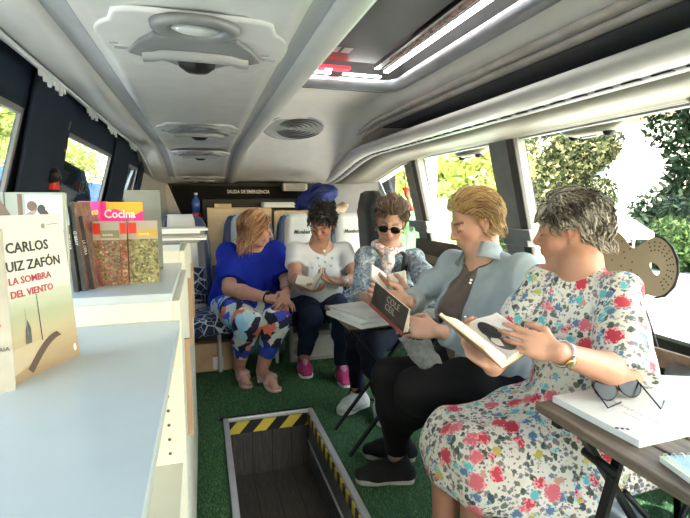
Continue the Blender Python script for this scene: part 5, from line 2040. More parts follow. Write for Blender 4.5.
for hp, kn, an in ((V((1.20, 1.20, .48)), V((.715, 1.235, .475)), V((.715, 1.26, .10))), (V((1.20, 1.05, .48)), V((.755, 1.11, .475)), V((.755, 1.17, .10)))):
    leg_skin(B, hp, kn, an, .95)
    foot_skin(B, an, an + V((-.16, .0, -.075)), 1)
me = B.mesh('body', .0036)
tone(me, B.P, L1, HS, brows=False)
link('body', me, skin1, p1)
# dress
D_ = SDF()
torso(D_, J, .97, .014, bust=1.12, belly=1.12)
D_.path([J['SL'], J['SL'].lerp(ELl, .45), J['SL'].lerp(ELl, 1.05)], [.058, .068, .078], k=.03)
D_.path([J['SR'], J['SR'].lerp(ERr, .45), J['SR'].lerp(ERr, .84)], [.056, .064, .072], k=.03)
a_ = J['SL'].lerp(ELl, .98); d_ = (ELl - J['SL']).normalized()
Rz = np.array([nrm(d_.cross(V((0, 1, 0)))), nrm(d_.cross(d_.cross(V((0, 1, 0))))), d_]).T
D_.cyl(a_ + d_ * .015, a_ + d_ * .14, .105, k=.006, sub=True)
a2 = J['SR'].lerp(ERr, .80); d2 = (ERr - J['SR']).normalized()
D_.cyl(a2 + d2 * .015, a2 + d2 * .14, .105, k=.006, sub=True)
# neckline
D_.cap(V(L1(0, -.02, -.09)), J['neck'] + V((-.01, 0, .015)), .056, .064, .012, True)
# skirt: draped over the thighs and falling in front and on both sides
for y0_, y1_, zz in ((1.20, 1.245, .49), (1.05, 1.095, .49), (1.12, 1.16, .485)):
    D_.path([V((1.20, y0_, zz + .01)), V((.96, (y0_ + y1_) / 2, zz)), V((.735, y1_, zz - .012))], [.125, .105, .085], k=.05)
# falling cloth towards the camera side and front
D_.path([V((1.18, .985, .42)), V((.98, .985, .40)), V((.80, 1.03, .41))], [.07, .065, .06], k=.07)
D_.path([V((1.12, .945, .30)), V((.98, .955, .31)), V((.83, 1.01, .345))], [.05, .045, .035], k=.08)
D_.path([V((.70, 1.27, .42)), V((.695, 1.18, .41)), V((.725, 1.07, .40))], [.065, .065, .065], k=.05)
D_.path([V((1.18, 1.30, .42)), V((.80, 1.32, .42))], [.07, .06], k=.06)
D_.box((.74, 1.14, .215), (.32, .26, .115), Euler((0, radians(16), 0)).to_matrix(), .02, True, .01)
D_.box((1.10, 1.14, .13), (.34, .5, .10), Euler((0, radians(4), 0)).to_matrix(), .01, True, .01)
D_.box((1.32, .95, .10), (.30, .5, .29), None, .03, True, .01)
me = D_.mesh('dress', .0048, folds(.0075, 17, 4, (1, 1, .5)))
link('dress', me, M_floral, p1)
# hair
Mh1 = hair_mat('hair_grey_brown', [(.030, .025, .020), (.080, .064, .050), (.15, .125, .098), (.30, .27, .225), (.58, .55, .49)])


def fl1(p): return (p[0] * 2.0, -.95 + (.9 if p[1] > .05 and p[2] > .05 else 0) * .6, -.55 - max(0, -p[1]) * 8 - abs(p[0]) * 5)


hair(p1, L1, HS, Mh1, 2600, .070, .022, fl1, face_line=.045, side_low=-.006, back_low=-.078, wave=.5, r0=.0020, seed=3, lift=.75)
eyes(p1, L1, HS)
# earring-free; thin cord at the nape and watch
na = V(L1(0, -.03, -.07)); nb9 = J['neck']; nx9 = (nb9 - na).normalized(); ux = nx9.cross(V((0, 1, 0))).normalized(); uy = nx9.cross(ux)
nc9 = na.lerp(nb9, .80)
MB().tube([nc9 + ux * (.060 * cos(a)) + uy * (.060 * sin(a)) + V((0, 0, .012 * cos(a))) for a in np.linspace(0, 2 * pi, 33)], .0026, 6).build('neck_chain', M_midgrey, p1)
wd = (WRl - ELl).normalized()
wp = WRl.lerp(ELl, .08)
cam_dir = (CP - wp).normalized()
ux = (cam_dir - wd * cam_dir.dot(wd)).normalized(); uy = wd.cross(ux)
MB().tube([wp + ux * (.0285 * cos(a)) + uy * (.0285 * sin(a)) for a in np.linspace(0, 2 * pi, 25)], .0052, 6, flat=1.0).build('watch_strap', M_silver, p1)
fc = (ux + uy * -.55).normalized()
Mw = frame(wp + fc * .0275, wd, fc.cross(wd), fc)
wt = MB().lathe([(.0135, 0), (.0135, .005), (.0115, .0065), (0, .0065)], 24, M=Mw).build('watch_case', M_goldm, p1)
MB().lathe([(0, .0068), (.0105, .0068)], 20, M=Mw).build('watch_dial', pbr('dial', (.72, .62, .36), .3), wt)

# her book
A_, B_ = dep(459, 334, 1.20), dep(503, 369, 1.10)
M_brownc = pbr('orange_brown_cover', (.34, .17, .08), .4)
bk1, sdv, nv_, spv = open_book('open_book', A_, B_, (.15, -.35, 1), .135, 'open book with a dark-haired portrait photo, held by the floral-dress woman', M_brownc, None, None, 18, 34, arch=.02)
# find which side points right of the picture
q_ = 1 if sdv.dot(cR) > 0 else -1
a_r = radians(34 if q_ > 0 else 18)
dvp = sdv * (q_ * cos(a_r)) + nv_ * sin(a_r); nvp = nv_ * cos(a_r) - sdv * (q_ * sin(a_r))


def bkpt(u_, v_, off=.0015):
    ar = .02 * sin(pi * min(1, u_ * 1.15) ** .7) * (1 - .5 * u_)
    return A_ + dvp * (.135 * u_) + spv * ((B_ - A_).length * v_) + nvp * (.009 * (1 - .15 * u_) + ar + off)


rows = [[bkpt(.03 + .94 * i / 12, .02 + .96 * j) for i in range(13)] for j in (0, 1)]
mb = MB(); mb.grid(rows); mb.build('photo_page', pbr('photo_page_grey', (.50, .46, .45), .5), bk1)


def ellp(name, cu, cv, ru, rv, mat, off):
    mb = MB()
    ctr = bkpt(cu, cv, off)
    rim_ = [bkpt(cu + ru * cos(a), cv + rv * sin(a), off) for a in np.linspace(0, 2 * pi, 20, endpoint=False)]
    mb.add([ctr] + rim_, [(0, 1 + i, 1 + (i + 1) % 20) for i in range(20)])
    mb.build(name, mat, bk1)


M_sep = pbr('photo_skin_grey', (.30, .22, .19), .5)
ellp('portrait_shoulders', .36, .62, .20, .30, pbr('photo_dark', (.06, .05, .05), .5), .0020)
ellp('portrait_face', .46, .44, .15, .19, M_sep, .0026)
ellp('portrait_hair', .36, .36, .17, .24, pbr('photo_black', (.008, .007, .007), .5), .0032)

# ------------------------------------------------ person 2: grey cardigan
p2 = person('short-haired blonde woman in a light grey-blue cardigan and black trousers reading', (1.16, 1.64, 0))
skin2 = skin_mat('skin_pink_fair', (.52, .28, .20), (.50, .20, .18))
J = dict(SL=V((1.16, 1.50, .940)), SR=V((1.06, 1.83, .930)), neck=V((1.09, 1.665, 1.00)), chest=V((1.085, 1.655, .80)), pelvis=V((1.15, 1.62, .50)), face=nrm((-.96, -.22, 0)))
B = SDF()
hc_ = dep(474, 221, 1.93)
HS = 1.0
L2, R2, sd2, f2_, u2 = head_sdf(B, hc_, (-.93, .10, -.42), (-.25, 0, 1), HS, jaw=1.05)
B.cap(V(L2(0, -.03, -.07)), J['neck'], .052, .060, .03)
torso(B, J, .92)
ELl = V((.985, 1.435, .685)); WRl = dep(437, 331, 1.60)
ERr = V((.915, 1.93, .745)); WRr = dep(408, 302, 1.86)
arm_skin(B, J['SL'], ELl, WRl, 1.0); arm_skin(B, J['SR'], ERr, WRr, 1.0)
hand(B, WRl, dep(402, 325, 1.62) - WRl, (-.1, .45, -.2), False, .98, curls=[.45, .55, .6, .7], thumb=.5)
hand(B, WRr, dep(388, 298, 1.86) - WRr, (.1, -.6, .3), True, .95, curl=.25, thumb=.3)
KNr, ANr = V((.705, 1.68, .50)), V((.765, 1.765, .095))
KNl, ANl = V((.735, 1.50, .515)), V((.85, 1.93, .11))
HPr, HPl = V((1.15, 1.71, .475)), V((1.15, 1.54, .475))
leg_skin(B, HPr, KNr, ANr, .88); leg_skin(B, HPl, KNl, ANl, .88)
TOr = V((.60, 1.81, .028)); TOl = V((.70, 2.00, .028))
me = B.mesh('body', .0042)
tone(me, B.P, L2, HS)
link('body', me, skin2, p2)
T_ = SDF()
for hp, kn, an in ((HPr, KNr, ANr), (HPl, KNl, ANl)):
    T_.path([hp, hp.lerp(kn, .5), kn, kn.lerp(an, .35), an + V((0, 0, .045))], [.115, .105, .076, .070, .052], k=.04)
T_.ell(J['pelvis'], (.16, .18, .12), None, .05)
for an in (ANr, ANl): T_.cyl(an + V((0, 0, -.1)), an + V((0, 0, .035)), .08, k=.004, sub=True)
link('trousers', T_.mesh('trousers', .006, folds(.004, 22, 11)), fabric('black_cotton', (.010, .010, .011)), p2)
# taupe top
T_ = SDF(); torso(T_, J, .92, .012, bust=1.05, belly=1.05)
T_.cap(V(L2(0, -.02, -.09)), J['neck'] + V((-.02, 0, .0)), .06, .075, .012, True)
T_.ell(J['neck'] + V((-.09, -.02, -.02)), (.05, .05, .07), None, .015, True)
link('top', T_.mesh('top', .006, folds(.004, 25, 12)), fabric('taupe_jersey', (.135, .105, .090)), p2)
mb = MB()
for u, v in ((471, 280), (470, 283), (465, 317)):
    c = dep(u, v, 1.66)
    mb.lathe([(0, .004), (.004, .002), (.004, -.004)], 10, M=Matrix.Translation(c) @ Euler((0, radians(-90), 0)).to_matrix().to_4x4())
mb.build('buttons', M_paper, p2)
# cardigan
T_ = SDF(); torso(T_, J, .95, .024, bust=1.0, belly=1.0)
T_.path([J['SL'], J['SL'].lerp(ELl, .5), ELl, ELl.lerp(WRl, .45), ELl.lerp(WRl, .86)], [.058, .058, .054, .050, .042], k=.03)
T_.path([J['SR'], J['SR'].lerp(ERr, .5), ERr, ERr.lerp(WRr, .45), ERr.lerp(WRr, .86)], [.058, .058, .054, .050, .042], k=.03)
for el, wr in ((ELl, WRl), (ERr, WRr)):
    dd_ = (wr - el).normalized(); a_ = el.lerp(wr, .84)
    T_.cyl(a_, a_ + dd_ * .07, .062, k=.004, sub=True)
    T_.cyl(a_ - dd_ * .045, a_ + dd_ * .005, .040, k=.006)
T_.cap(V(L2(0, -.02, -.09)), J['neck'] + V((-.015, 0, .0)), .066, .085, .010, True)
Fv = J['face']
cpt = J['chest'] + Fv * .19 + V((0, .06, .03))
T_.box(J['chest'] + Fv * .175 + V((.0, .035, -.02)), (.12, .062, .30), np.array([Fv, V((0, 0, 1)).cross(Fv), V((0, 0, 1))]).T, .012, True, .03)
me = T_.mesh('cardigan', .0048, folds(.0055, 20, 14))
M_card2 = fabric('greyblue_knit', (.30, .345, .375), var=.07)
link('cardigan', me, M_card2, p2)
# collar standing around the neck
nk = J['neck']
nax = (V(L2(0, -.03, -.07)) - nk).normalized()
cx_ = (J['face'] - nax * J['face'].dot(nax)).normalized(); cy_ = nax.cross(cx_)
rows = []
for tt_, rr3 in ((-.02, .078), (.01, .068), (.04, .064), (.052, .068), (.040, .074), (.0, .086), (-.03, .100)):
    rows.append([nk + nax * (tt_ - .022 - .020 * (1 + cos(a)) / 2) + cx_ * (cos(a) * rr3) + cy_ * (sin(a) * rr3) for a in np.linspace(radians(38), radians(322), 27)])
mb = MB(); mb.grid(rows); mb.build('collar', M_card2, p2, solid=.004)
Mh2 = hair_mat('hair_golden', [(.16, .08, .03), (.32, .18, .07), (.48, .30, .13), (.60, .42, .21), (.72, .56, .34)])


def fl2(p): return (p[0] * 3.0, -1.1 if p[2] > .04 else -.5, .15 if (p[1] > .0 and p[2] > .05) else -.9)


hair(p2, L2, HS, Mh2, 2100, .062, .022, fl2, face_line=.052, side_low=.012, back_low=-.075, wave=.25, r0=.0021, seed=5, lift=.8)
eyes(p2, L2, HS)
ec = V(L2(.076, .0, -.040)) if (V(L2(.1, 0, 0)) - CP).length < (V(L2(-.1, 0, 0)) - CP).length else V(L2(-.076, .0, -.040))
MB().lathe([(0, .004), (.004, 0), (0, -.004)], 12, M=Matrix.Translation(ec)).build('earring', pbr('pearl', (.80, .76, .68), .2), p2)
# shoes
for an, to, nm in ((ANr, TOr, 0), (ANl, TOl, 1)):
    S = SDF(); hl, d__, sd__ = shoe(S, an, to)
    sh = link('shoe', S.mesh('shoe', .005), fabric('black_mesh', (.012, .012, .013)), p2)
    sole_mesh('sole', hl, to, d__, sd__, .001, pbr('pale_sole', (.36, .34, .31), .5), sh, t=.024)
    MB().lathe([(.037, -.02), (.038, .035), (.034, .05)], 16, M=Matrix.Translation((an.x, an.y, an.z + .0))).build('sock', fabric('grey_sock', (.22, .21, .20)), p2)
# her book
A_, B_ = dep(371, 304, 1.78), dep(403, 333, 1.60)
M_thr = pbr('dark_thriller_cover', (.030, .022, .020), .35, var=.5, vs=25)
bk2, sdv, nv_, spv = open_book('open_book', A_, B_, (.45, .55, .72), .088, 'open book with a dark cover and red-brown spine, held by the grey-cardigan woman', M_thr, M_page, M_page, 38, 50, t=.010, arch=.012)
MB().bar(A_ - nv_ * .003, B_ - nv_ * .003, .016, .012, up=nv_).build('spine', pbr('redbrown_spine', (.22, .05, .035), .4), bk2)
q_ = 1 if sdv.dot(cU + cR) > 0 else -1
for q_ in (-1, 1):
    a_r = radians(38 if q_ < 0 else 50)
    dvp = sdv * (q_ * cos(a_r)) + nv_ * sin(a_r); nvp = nv_ * cos(a_r) - sdv * (q_ * sin(a_r))
    if (-nvp).dot((CP - A_).normalized()) > .05:
        org = A_ + dvp * .012 - nvp * .0022 + spv * .02
        t_ = txt('cover_lettering', 'COLE\nCEIL', .034, pbr('cover_letter_tan', (.42, .30, .24), .5), line=.85); t_.parent = bk2
        t_.matrix_parent_inverse = wmat(bk2).inverted()
        xx = spv if spv.cross(dvp).dot(-nvp) > 0 else -spv
        o_ = org + (spv * .07 if xx == spv else spv * ((B_ - A_).length - .02)) + dvp * .045
        t_.matrix_basis = frame(o_, xx, dvp, xx.cross(dvp))
# folded newspaper hanging from her lap
rows = []
for i in range(9):
    t_ = i / 8
    a = dep(398 + 22 * t_, 338 + 32 * t_, 1.60 - .02 * t_); b = dep(430 + 12 * t_, 341 + 22 * t_, 1.52)
    rows.append([a.lerp(b, j / 4) + V((0, 0, .006 * sin(j * 2 + i))) for j in range(5)])
k = N('newsprint')
M_news = k.fin(k.ramp(k.noise(k.coord((1, 1, 1)), 25, 5, .8), [(.4, (.13, .13, .13)), (.6, (.22, .22, .21))]), .7)
nb2 = MB(); nb2.grid(rows)
o = nb2.build('newspaper', M_news, solid=.004)
tag(o, 'folded grey newspaper lying over the knee of the grey-cardigan woman', 'newspaper')

# ------------------------------------------------ person 3: sunglasses
p3 = person('short-haired woman wearing dark sunglasses and a blue-grey patterned blouse, reading', (1.06, 2.58, 0))
skin3 = skin_mat('skin_light_brown', (.44, .24, .165), (.42, .16, .14))
J = dict(SR=V((.865, 2.46, .895)), SL=V((1.14, 2.41, .89)), neck=V((1.0, 2.455, .955)), chest=V((1.02, 2.47, .77)), pelvis=V((1.08, 2.60, .48)), face=nrm((-.35, -.93, 0)))
B = SDF()
hc_ = dep(391, 221, 2.58)
HS = 1.0
L3, R3, sd3, f3_, u3 = head_sdf(B, hc_, (-.42, -.80, -.42), (0, -.3, 1), HS)
B.cap(V(L3(0, -.03, -.07)), J['neck'], .05, .058, .03)
torso(B, J, .92)
ELr = V((.80, 2.36, .70)); WRr = dep(370, 300, 2.30)
ELl = dep(433, 296, 2.26); WRl = dep(409, 292, 2.18)
arm_skin(B, J['SR'], ELr, WRr, .84); arm_skin(B, J['SL'], ELl, WRl, .84)
hand(B, WRl, dep(384, 285, 2.22) - WRl, (-.1, .5, .3), False, 1.0, curls=[.3, .4, .45, .5], thumb=.6)
hand(B, WRr, dep(388, 290, 2.24) - WRr, (.0, .2, .8), True, .95, curl=.5)
KNr, ANr, TOr = V((.79, 2.40, .475)), V((.83, 2.50, .085)), V((.705, 2.44, .028))
KNl, ANl, TOl = V((.80, 2.22, .47)), V((.93, 2.36, .085)), V((.90, 2.22, .028))
HPr, HPl = V((1.04, 2.68, .455)), V((1.14, 2.54, .455))
leg_skin(B, HPr, KNr, ANr, .85); leg_skin(B, HPl, KNl, ANl, .85)
me = B.mesh('body', .0048); tone(me, B.P, L3, HS)
link('body', me, skin3, p3)
T_ = SDF()
for hp, kn, an in ((HPr, KNr, ANr), (HPl, KNl, ANl)):
    T_.path([hp, hp.lerp(kn, .5), kn, kn.lerp(an, .35), an + V((0, 0, .03))], [.095, .082, .062, .058, .042], k=.04)
    T_.cyl(an + V((0, 0, -.1)), an + V((0, 0, .02)), .08, k=.004, sub=True)
T_.ell(J['pelvis'], (.16, .16, .11), None, .05)
link('trousers', T_.mesh('trousers', .0065, folds(.004, 22, 21)), fabric('navy_cotton', (.012, .014, .028)), p3)
k = N('blue_grey_print')
vec = k.coord()
M_print = k.fin(k.ramp(k.noise(vec, 30, 5, .75, 1.2), [(.34, (.035, .055, .085)), (.46, (.12, .155, .19)), (.55, (.30, .34, .37)), (.66, (.52, .54, .54))]), .75)
T_ = SDF(); torso(T_, J, .94, .016, bust=1.0, belly=1.05)
T_.path([J['SR'], J['SR'].lerp(ELr, .5), ELr, ELr.lerp(WRr, .5)], [.050, .053, .050, .046], k=.03)
T_.path([J['SL'], J['SL'].lerp(ELl, .5), ELl, ELl.lerp(WRl, .40)], [.050, .055, .053, .050], k=.03)
for el, wr, q_ in ((ELr, WRr, .45), (ELl, WRl, .35)):
    dd_ = (wr - el).normalized(); a_ = el.lerp(wr, q_)
    T_.cyl(a_, a_ + dd_ * .10, .068, k=.004, sub=True)
T_.cap(V(L3(0, -.02, -.09)), J['neck'] + V((-.015, -.02, .0)), .06, .078, .012, True)
link('blouse', T_.mesh('blouse', .006, folds(.006, 20, 23)), M_print, p3)
k = N('scarf_print')
M_scarf = k.fin(k.ramp(k.noise(k.coord(), 55, 3, .6, .5), [(.38, (.55, .10, .12)), (.48, (.70, .62, .58)), (.60, (.66, .62, .58)), (.66, (.15, .18, .22))]), .7)
S = SDF()
nk = J['neck']
S.path([nk + V((cos(a) * .075, sin(a) * .07, .005 - .03 * max(0, -sin(a)))) for a in np.linspace(0, 6.28, 14)], [.020] * 14, k=.02)
S.path([nk + V((-.03, -.075, -.02)), nk + V((-.045, -.10, -.08)), nk + V((-.06, -.115, -.14))], [.026, .030, .020], k=.02)
link('scarf', S.mesh('scarf', .006, folds(.005, 45, 25)), M_scarf, p3)
fr = J['face']
MB().tube([J['SL'] + V((-.10, .0, .05)), J['SL'] + V((-.10, -.10, .02)), J['chest'] + V((.0, -.165, .0)), J['chest'] + V((-.10, -.165, -.10)), J['pelvis'] + V((-.17, -.16, .08))], [.018] * 5, 8, flat=.3, up=(0, -1, .2)).build('bag_strap', M_black, p3)
Mh3 = hair_mat('hair_brown', [(.035, .020, .012), (.075, .042, .025), (.13, .078, .048), (.21, .135, .085), (.30, .21, .14)])


def fl3(p): return (p[0] * 4.0, -.3 if p[2] > .06 else -.5, .3 if p[2] > .07 else -1)


hair(p3, L3, HS, Mh3, 1500, .048, .020, fl3, face_line=.056, side_low=.008, back_low=-.07, wave=.15, r0=.0023, seed=7, lift=.6)
for q in (-1, 1):
    Mf = frame(L3(q * .031, .104, .001), sd3, u3, f3_)
    MB().lathe([(0, .003), (.018, .002), (.0265, -.001), (0, -.002)], 24, M=Mf @ Matrix.Diagonal((1.05, .82, 1, 1))).build('sunglass_lens', M_lens, p3)
mb = MB().tube([V(L3(-.008, .106, .006)), V(L3(.008, .106, .006))], .003, 6)
for q in (-1, 1): mb.tube([V(L3(q * .058, .100, .008)), V(L3(q * .076, .07, .008)), V(L3(q * .082, .0, .004))], .0028, 6)
mb.build('sunglass_frame', M_black, p3)
for an, to in ((ANr, TOr), (ANl, TOl)):
    S = SDF(); hl, d__, sd__ = shoe(S, an, to)
    sh = link('shoe', S.mesh('shoe', .0055), pbr('silver_white_slipon', (.50, .52, .52), .55, var=.15, vs=60), p3)
    sole_mesh('sole', hl, to, d__, sd__, .001, M_white, sh, t=.024)
dd_ = (WRl - ELl).normalized(); wp = WRl.lerp(ELl, .10)
ux = dd_.cross(V((0, 0, 1))).normalized(); uy = dd_.cross(ux)
MB().tube([wp + ux * (.028 * cos(a)) + uy * (.028 * sin(a)) for a in np.linspace(0, 2 * pi, 21)], .004, 6).build('watch_strap', M_darkgrey, p3)
A_, B_ = dep(384, 282, 2.27), dep(387, 268, 2.33)
open_book('open_book', dep(386, 293, 2.20), dep(386, 279, 2.35), (.10, .35, .9), .105, 'open pale paperback held by the woman wearing sunglasses', pbr('pinkgrey_cover', (.42, .36, .34), .5), M_page, M_page, 48, 22, arch=.012)

# ------------------------------------------------ person 4: white T-shirt
p4 = person('black-haired woman in a white T-shirt and dark jeans bent over a book', (.78, 3.45, 0))
skin4 = skin_mat('skin_tanned', (.45, .225, .150), (.42, .14, .12))
J = dict(SR=V((.615, 3.22, .865)), SL=V((.955, 3.18, .865)), neck=V((.785, 3.20, .935)), chest=V((.785, 3.23, .745)), pelvis=V((.78, 3.42, .49)), face=nrm((0, -1, 0)))
B = SDF()
hc_ = dep(322, 223, 3.20)
HS = 1.0
L4, R4, sd4, f4_, u4 = head_sdf(B, hc_, (-.42, -.72, -.60), (-.12, -.5, 1), HS)
B.cap(V(L4(0, -.03, -.07)), J['neck'], .052, .062, .03)
torso(B, J, 1.0)
ELr = V((.575, 3.07, .70)); WRr = dep(303, 287, 2.86)
ELl = V((.985, 2.98, .68)); WRl = dep(342, 282, 2.84)
arm_skin(B, J['SR'], ELr, WRr, 1.1); arm_skin(B, J['SL'], ELl, WRl, 1.1)
hand(B, WRl, dep(322, 279, 2.84) - WRl, (-.2, -.1, .5), False, 1.0, curl=.6)
hand(B, WRr, dep(318, 292, 2.80) - WRr, (.1, .1, 1), True, 1.0, curl=.5)
KNr, ANr, TOr = V((.665, 2.98, .44)), V((.655, 3.19, .09)), V((.645, 3.03, .028))
KNl, ANl, TOl = V((.87, 2.93, .45)), V((.875, 2.97, .085)), V((.86, 2.80, .028))
HPr, HPl = V((.70, 3.42, .47)), V((.88, 3.42, .47))
leg_skin(B, HPr, KNr, ANr, .95); leg_skin(B, HPl, KNl, ANl, .95)
me = B.mesh('body', .005); tone(me, B.P, L4, HS)
link('body', me, skin4, p4)
T_ = SDF()
for hp, kn, an in ((HPr, KNr, ANr), (HPl, KNl, ANl)):
    T_.path([hp, hp.lerp(kn, .5), kn, kn.lerp(an, .35), an + V((0, 0, .03))], [.110, .095, .070, .066, .050], k=.04)
    T_.cyl(an + V((0, 0, -.1)), an + V((0, 0, .02)), .08, k=.004, sub=True)
T_.ell(J['pelvis'] - V((0, 0, .01)), (.19, .14, .11), None, .05)
link('jeans', T_.mesh('jeans', .0065, folds(.004, 22, 31)), fabric('dark_denim', (.014, .024, .055)), p4)
T_ = SDF(); torso(T_, J, 1.02, .014, bust=1.15, belly=1.1)
for sh_, el in ((J['SR'], ELr), (J['SL'], ELl)):
    T_.path([sh_, sh_.lerp(el, .55)], [.060, .068], k=.03)
    dd_ = (el - sh_).normalized(); a_ = sh_.lerp(el, .60)
    T_.cyl(a_, a_ + dd_ * .09, .085, k=.004, sub=True)
T_.cap(V(L4(0, -.02, -.09)), J['neck'] + V((0, -.04, -.01)), .06, .085, .012, True)
T_.ell(J['neck'] + V((0, -.11, -.05)), (.045, .05, .07), None, .02, True)
link('t_shirt', T_.mesh('t_shirt', .006, folds(.005, 20, 33)), fabric('white_cotton', (.60, .61, .63), var=.05), p4)
# embroidery
mb = MB()
Mnv = fabric('navy_embroidery', (.26, .28, .36))
cdep = []
emb = SDF()
dg = bpy.context.evaluated_depsgraph_get()
bpy.context.view_layer.update()
ts = [o for o in p4.children if o.name.startswith('t_shirt')][0]
from mathutils.bvhtree import BVHTree


def bvh_of(o):
    me = o.data
    return BVHTree.FromPolygons([v.co.copy() for v in me.vertices], [tuple(p.vertices) for p in me.polygons])


bv = bvh_of(ts)


def proj(u, v):
    h = bv.ray_cast(CP, ray(u, v).normalized())
    return h[0], h[1]


for (u, v) in ((325, 255), (325, 262), (325, 269), (318, 258), (332, 258), (319, 266), (331, 266), (340, 265), (312, 268), (325, 248)):
    p, n_ = proj(u, v)
    if p is None: continue
    n_ = n_ if n_.dot(CP - p) > 0 else -n_
    sx_ = n_.cross(V((0, 0, 1))).normalized(); sy_ = n_.cross(sx_)
    mb = MB()
    mb.lathe([(0, .002), (.005, .002)], 8, M=frame(p, sx_, sy_, sx_.cross(sy_)) if sx_.cross(sy_).dot(n_) > 0 else frame(p, sy_, sx_, sy_.cross(sx_)))
    for a in range(5):
        aa = a * 2 * pi / 5
        d_ = sx_ * cos(aa) + sy_ * sin(aa); e_ = n_.cross(d_)
        b0 = p + n_ * .002
        mb.add([b0 + d_ * .002, b0 + d_ * .008 + e_ * .0024, b0 + d_ * .014, b0 + d_ * .008 - e_ * .0024], [(0, 1, 2, 3)])
    mb.build('embroidered_flower', Mnv, p4)
MB().tube([J['neck'] + V((-.045, -.055, .01)), J['neck'] + V((-.03, -.085, -.03)), J['neck'] + V((0, -.10, -.06)), J['neck'] + V((.03, -.085, -.03)), J['neck'] + V((.045, -.055, .01))], .0018, 5).build('necklace', M_goldm, p4)
MB().lathe([(0, .004), (.009, .002), (.009, -.002)], 12, M=Matrix.Translation(J['neck'] + V((0, -.108, -.066))) @ Euler((pi / 2, 0, 0)).to_matrix().to_4x4()).build('pendant', M_paper, p4)
Mh4 = hair_mat('hair_black', [(.004, .004, .004), (.010, .009, .009), (.020, .018, .017), (.035, .031, .03)])


def fl4(p): return (p[0] * 3 - .2, .5 if p[1] > .02 else -.6, .2 if p[2] > .07 else -.8)


hair(p4, L4, HS, Mh4, 1100, .055, .024, fl4, face_line=.052, side_low=.006, back_low=-.075, wave=.4, r0=.0026, seed=9, lift=.9, spiky=.4)
eyes(p4, L4, HS)
M_pinks = fabric('magenta_suede', (.42, .03, .15)); M_pinkl = fabric('pink_canvas', (.55, .25, .38))
for an, to in ((ANr, TOr), (ANl, TOl)):
    S = SDF(); hl, d__, sd__ = shoe(S, an, to)
    sh = link('shoe', S.mesh('shoe', .0055), M_pinks, p4)
    sole_mesh('sole', hl, to, d__, sd__, .001, M_white, sh, t=.024)
    mb = MB()
    for q in range(4):
        c = V((an.x, an.y, .105 - q * .014)) + d__ * (.045 + q * .022)
        mb.tube([c - sd__ * .022, c + V((0, 0, .004)), c + sd__ * .022], .003, 5)
    mb.build('laces', M_pinkl, sh)
    S = SDF(); S.cap(V((an.x, an.y, .10)) + d__ * .03, V((an.x, an.y, .062)) + d__ * .10, .022, .016); link('tongue', S.mesh('tg', .005), M_pinkl, sh)
dd_ = (WRl - ELl).normalized(); wp = WRl.lerp(ELl, .06)
ux = dd_.cross(V((0, 0, 1))).normalized(); uy = dd_.cross(ux)
MB().tube([wp + ux * (.029 * cos(a)) + uy * (.029 * sin(a)) for a in np.linspace(0, 2 * pi, 21)], .004, 6).build('bracelet', M_silver, p4)
open_book('open_book', dep(313, 291, 2.78), dep(315, 282, 2.88), (-.12, -.30, 1), .115, 'open paperback with fanned pages held by the woman in the white T-shirt', M_dk, M_page, M_page, 24, 62, arch=.014)

# ------------------------------------------------ person 5: royal blue top
p5 = person('red-blonde woman in a royal blue top and geometric trousers with clasped hands', (.25, 3.45, 0))
skin5 = skin_mat('skin_fair', (.52, .28, .20), (.55, .18, .17))
J = dict(SR=V((.165, 3.40, .835)), SL=V((.50, 3.47, .84)), neck=V((.345, 3.42, .915)), chest=V((.32, 3.43, .72)), pelvis=V((.24, 3.46, .50)), face=nrm((.35, -.94, 0)))
B = SDF()
hc_ = dep(256, 229, 3.30)
HS = 1.03
L5, R5, sd5, f5_, u5 = head_sdf(B, hc_, (.93, -.14, -.20), (.1, 0, 1), HS)
B.cap(V(L5(0, -.03, -.07)), J['neck'], .052, .062, .03)
torso(B, J, 1.1)
ELr = V((.155, 3.18, .625)); WRr = dep(272, 299, 2.99)
ELl = V((.56, 3.28, .63)); WRl = dep(287, 292, 3.02)
arm_skin(B, J['SR'], ELr, WRr, 1.18); arm_skin(B, J['SL'], ELl, WRl, 1.1)
hand(B, WRr, dep(292, 302, 2.97) - WRr, (-.05, .2, -.9), True, 1.0, curl=.55)
hand(B, WRl, dep(282, 305, 2.93) - WRl, (-.5, .1, -.6), False, 1.0, curl=.75)
KNr, ANr, TOr = V((.245, 2.93, .445)), V((.205, 3.15, .115)), V((.235, 3.01, .028))
KNl, ANl, TOl = V((.435, 2.93, .455)), V((.345, 3.03, .12)), V((.405, 2.89, .028))
HPr, HPl = V((.16, 3.42, .48)), V((.34, 3.42, .48))
leg_skin(B, HPr, KNr, ANr, 1.1); leg_skin(B, HPl, KNl, ANl, 1.1)
for an, to in ((ANr, TOr), (ANl, TOl)):
    d_ = (to - an); d_.z = 0; d_.normalize()
    B.path([an, an + V((0, 0, -.035)) - d_ * .02], [.034, .028], k=.02)
    B.path([an + V((0, 0, -.04)) - d_ * .025, an.lerp(to, .55) + V((0, 0, .0)), to + V((0, 0, .002))], [.027, .032, .022], k=.025)
    sdx = d_.cross(V((0, 0, 1)))
    for q in range(5):
        B.cap(to + sdx * ((q - 2) * .012) * (1 if an is ANr else -1), to + d_ * (.028 - .004 * q) + sdx * ((q - 2) * .013) + V((0, 0, -.006)), .0095 - .0008 * q, .008 - .0008 * q, .003)
me = B.mesh('body', .005); tone(me, B.P, L5, HS)
link('body', me, skin5, p5)
k = N('geometric_print')
v = k.vor(k.coord((1, 1, .8), rot=(.4, .3, .8)), 10, 'F1', 'CHEBYCHEV', 1.0)
v2 = k.vor(k.coord(rot=(.9, .2, .3), loc=(3, 3, 3)), 13, 'F1', 'MANHATTAN', 1.0)
s1 = k.sep(v.outputs['Color']); s2 = k.sep(v2.outputs['Color'])
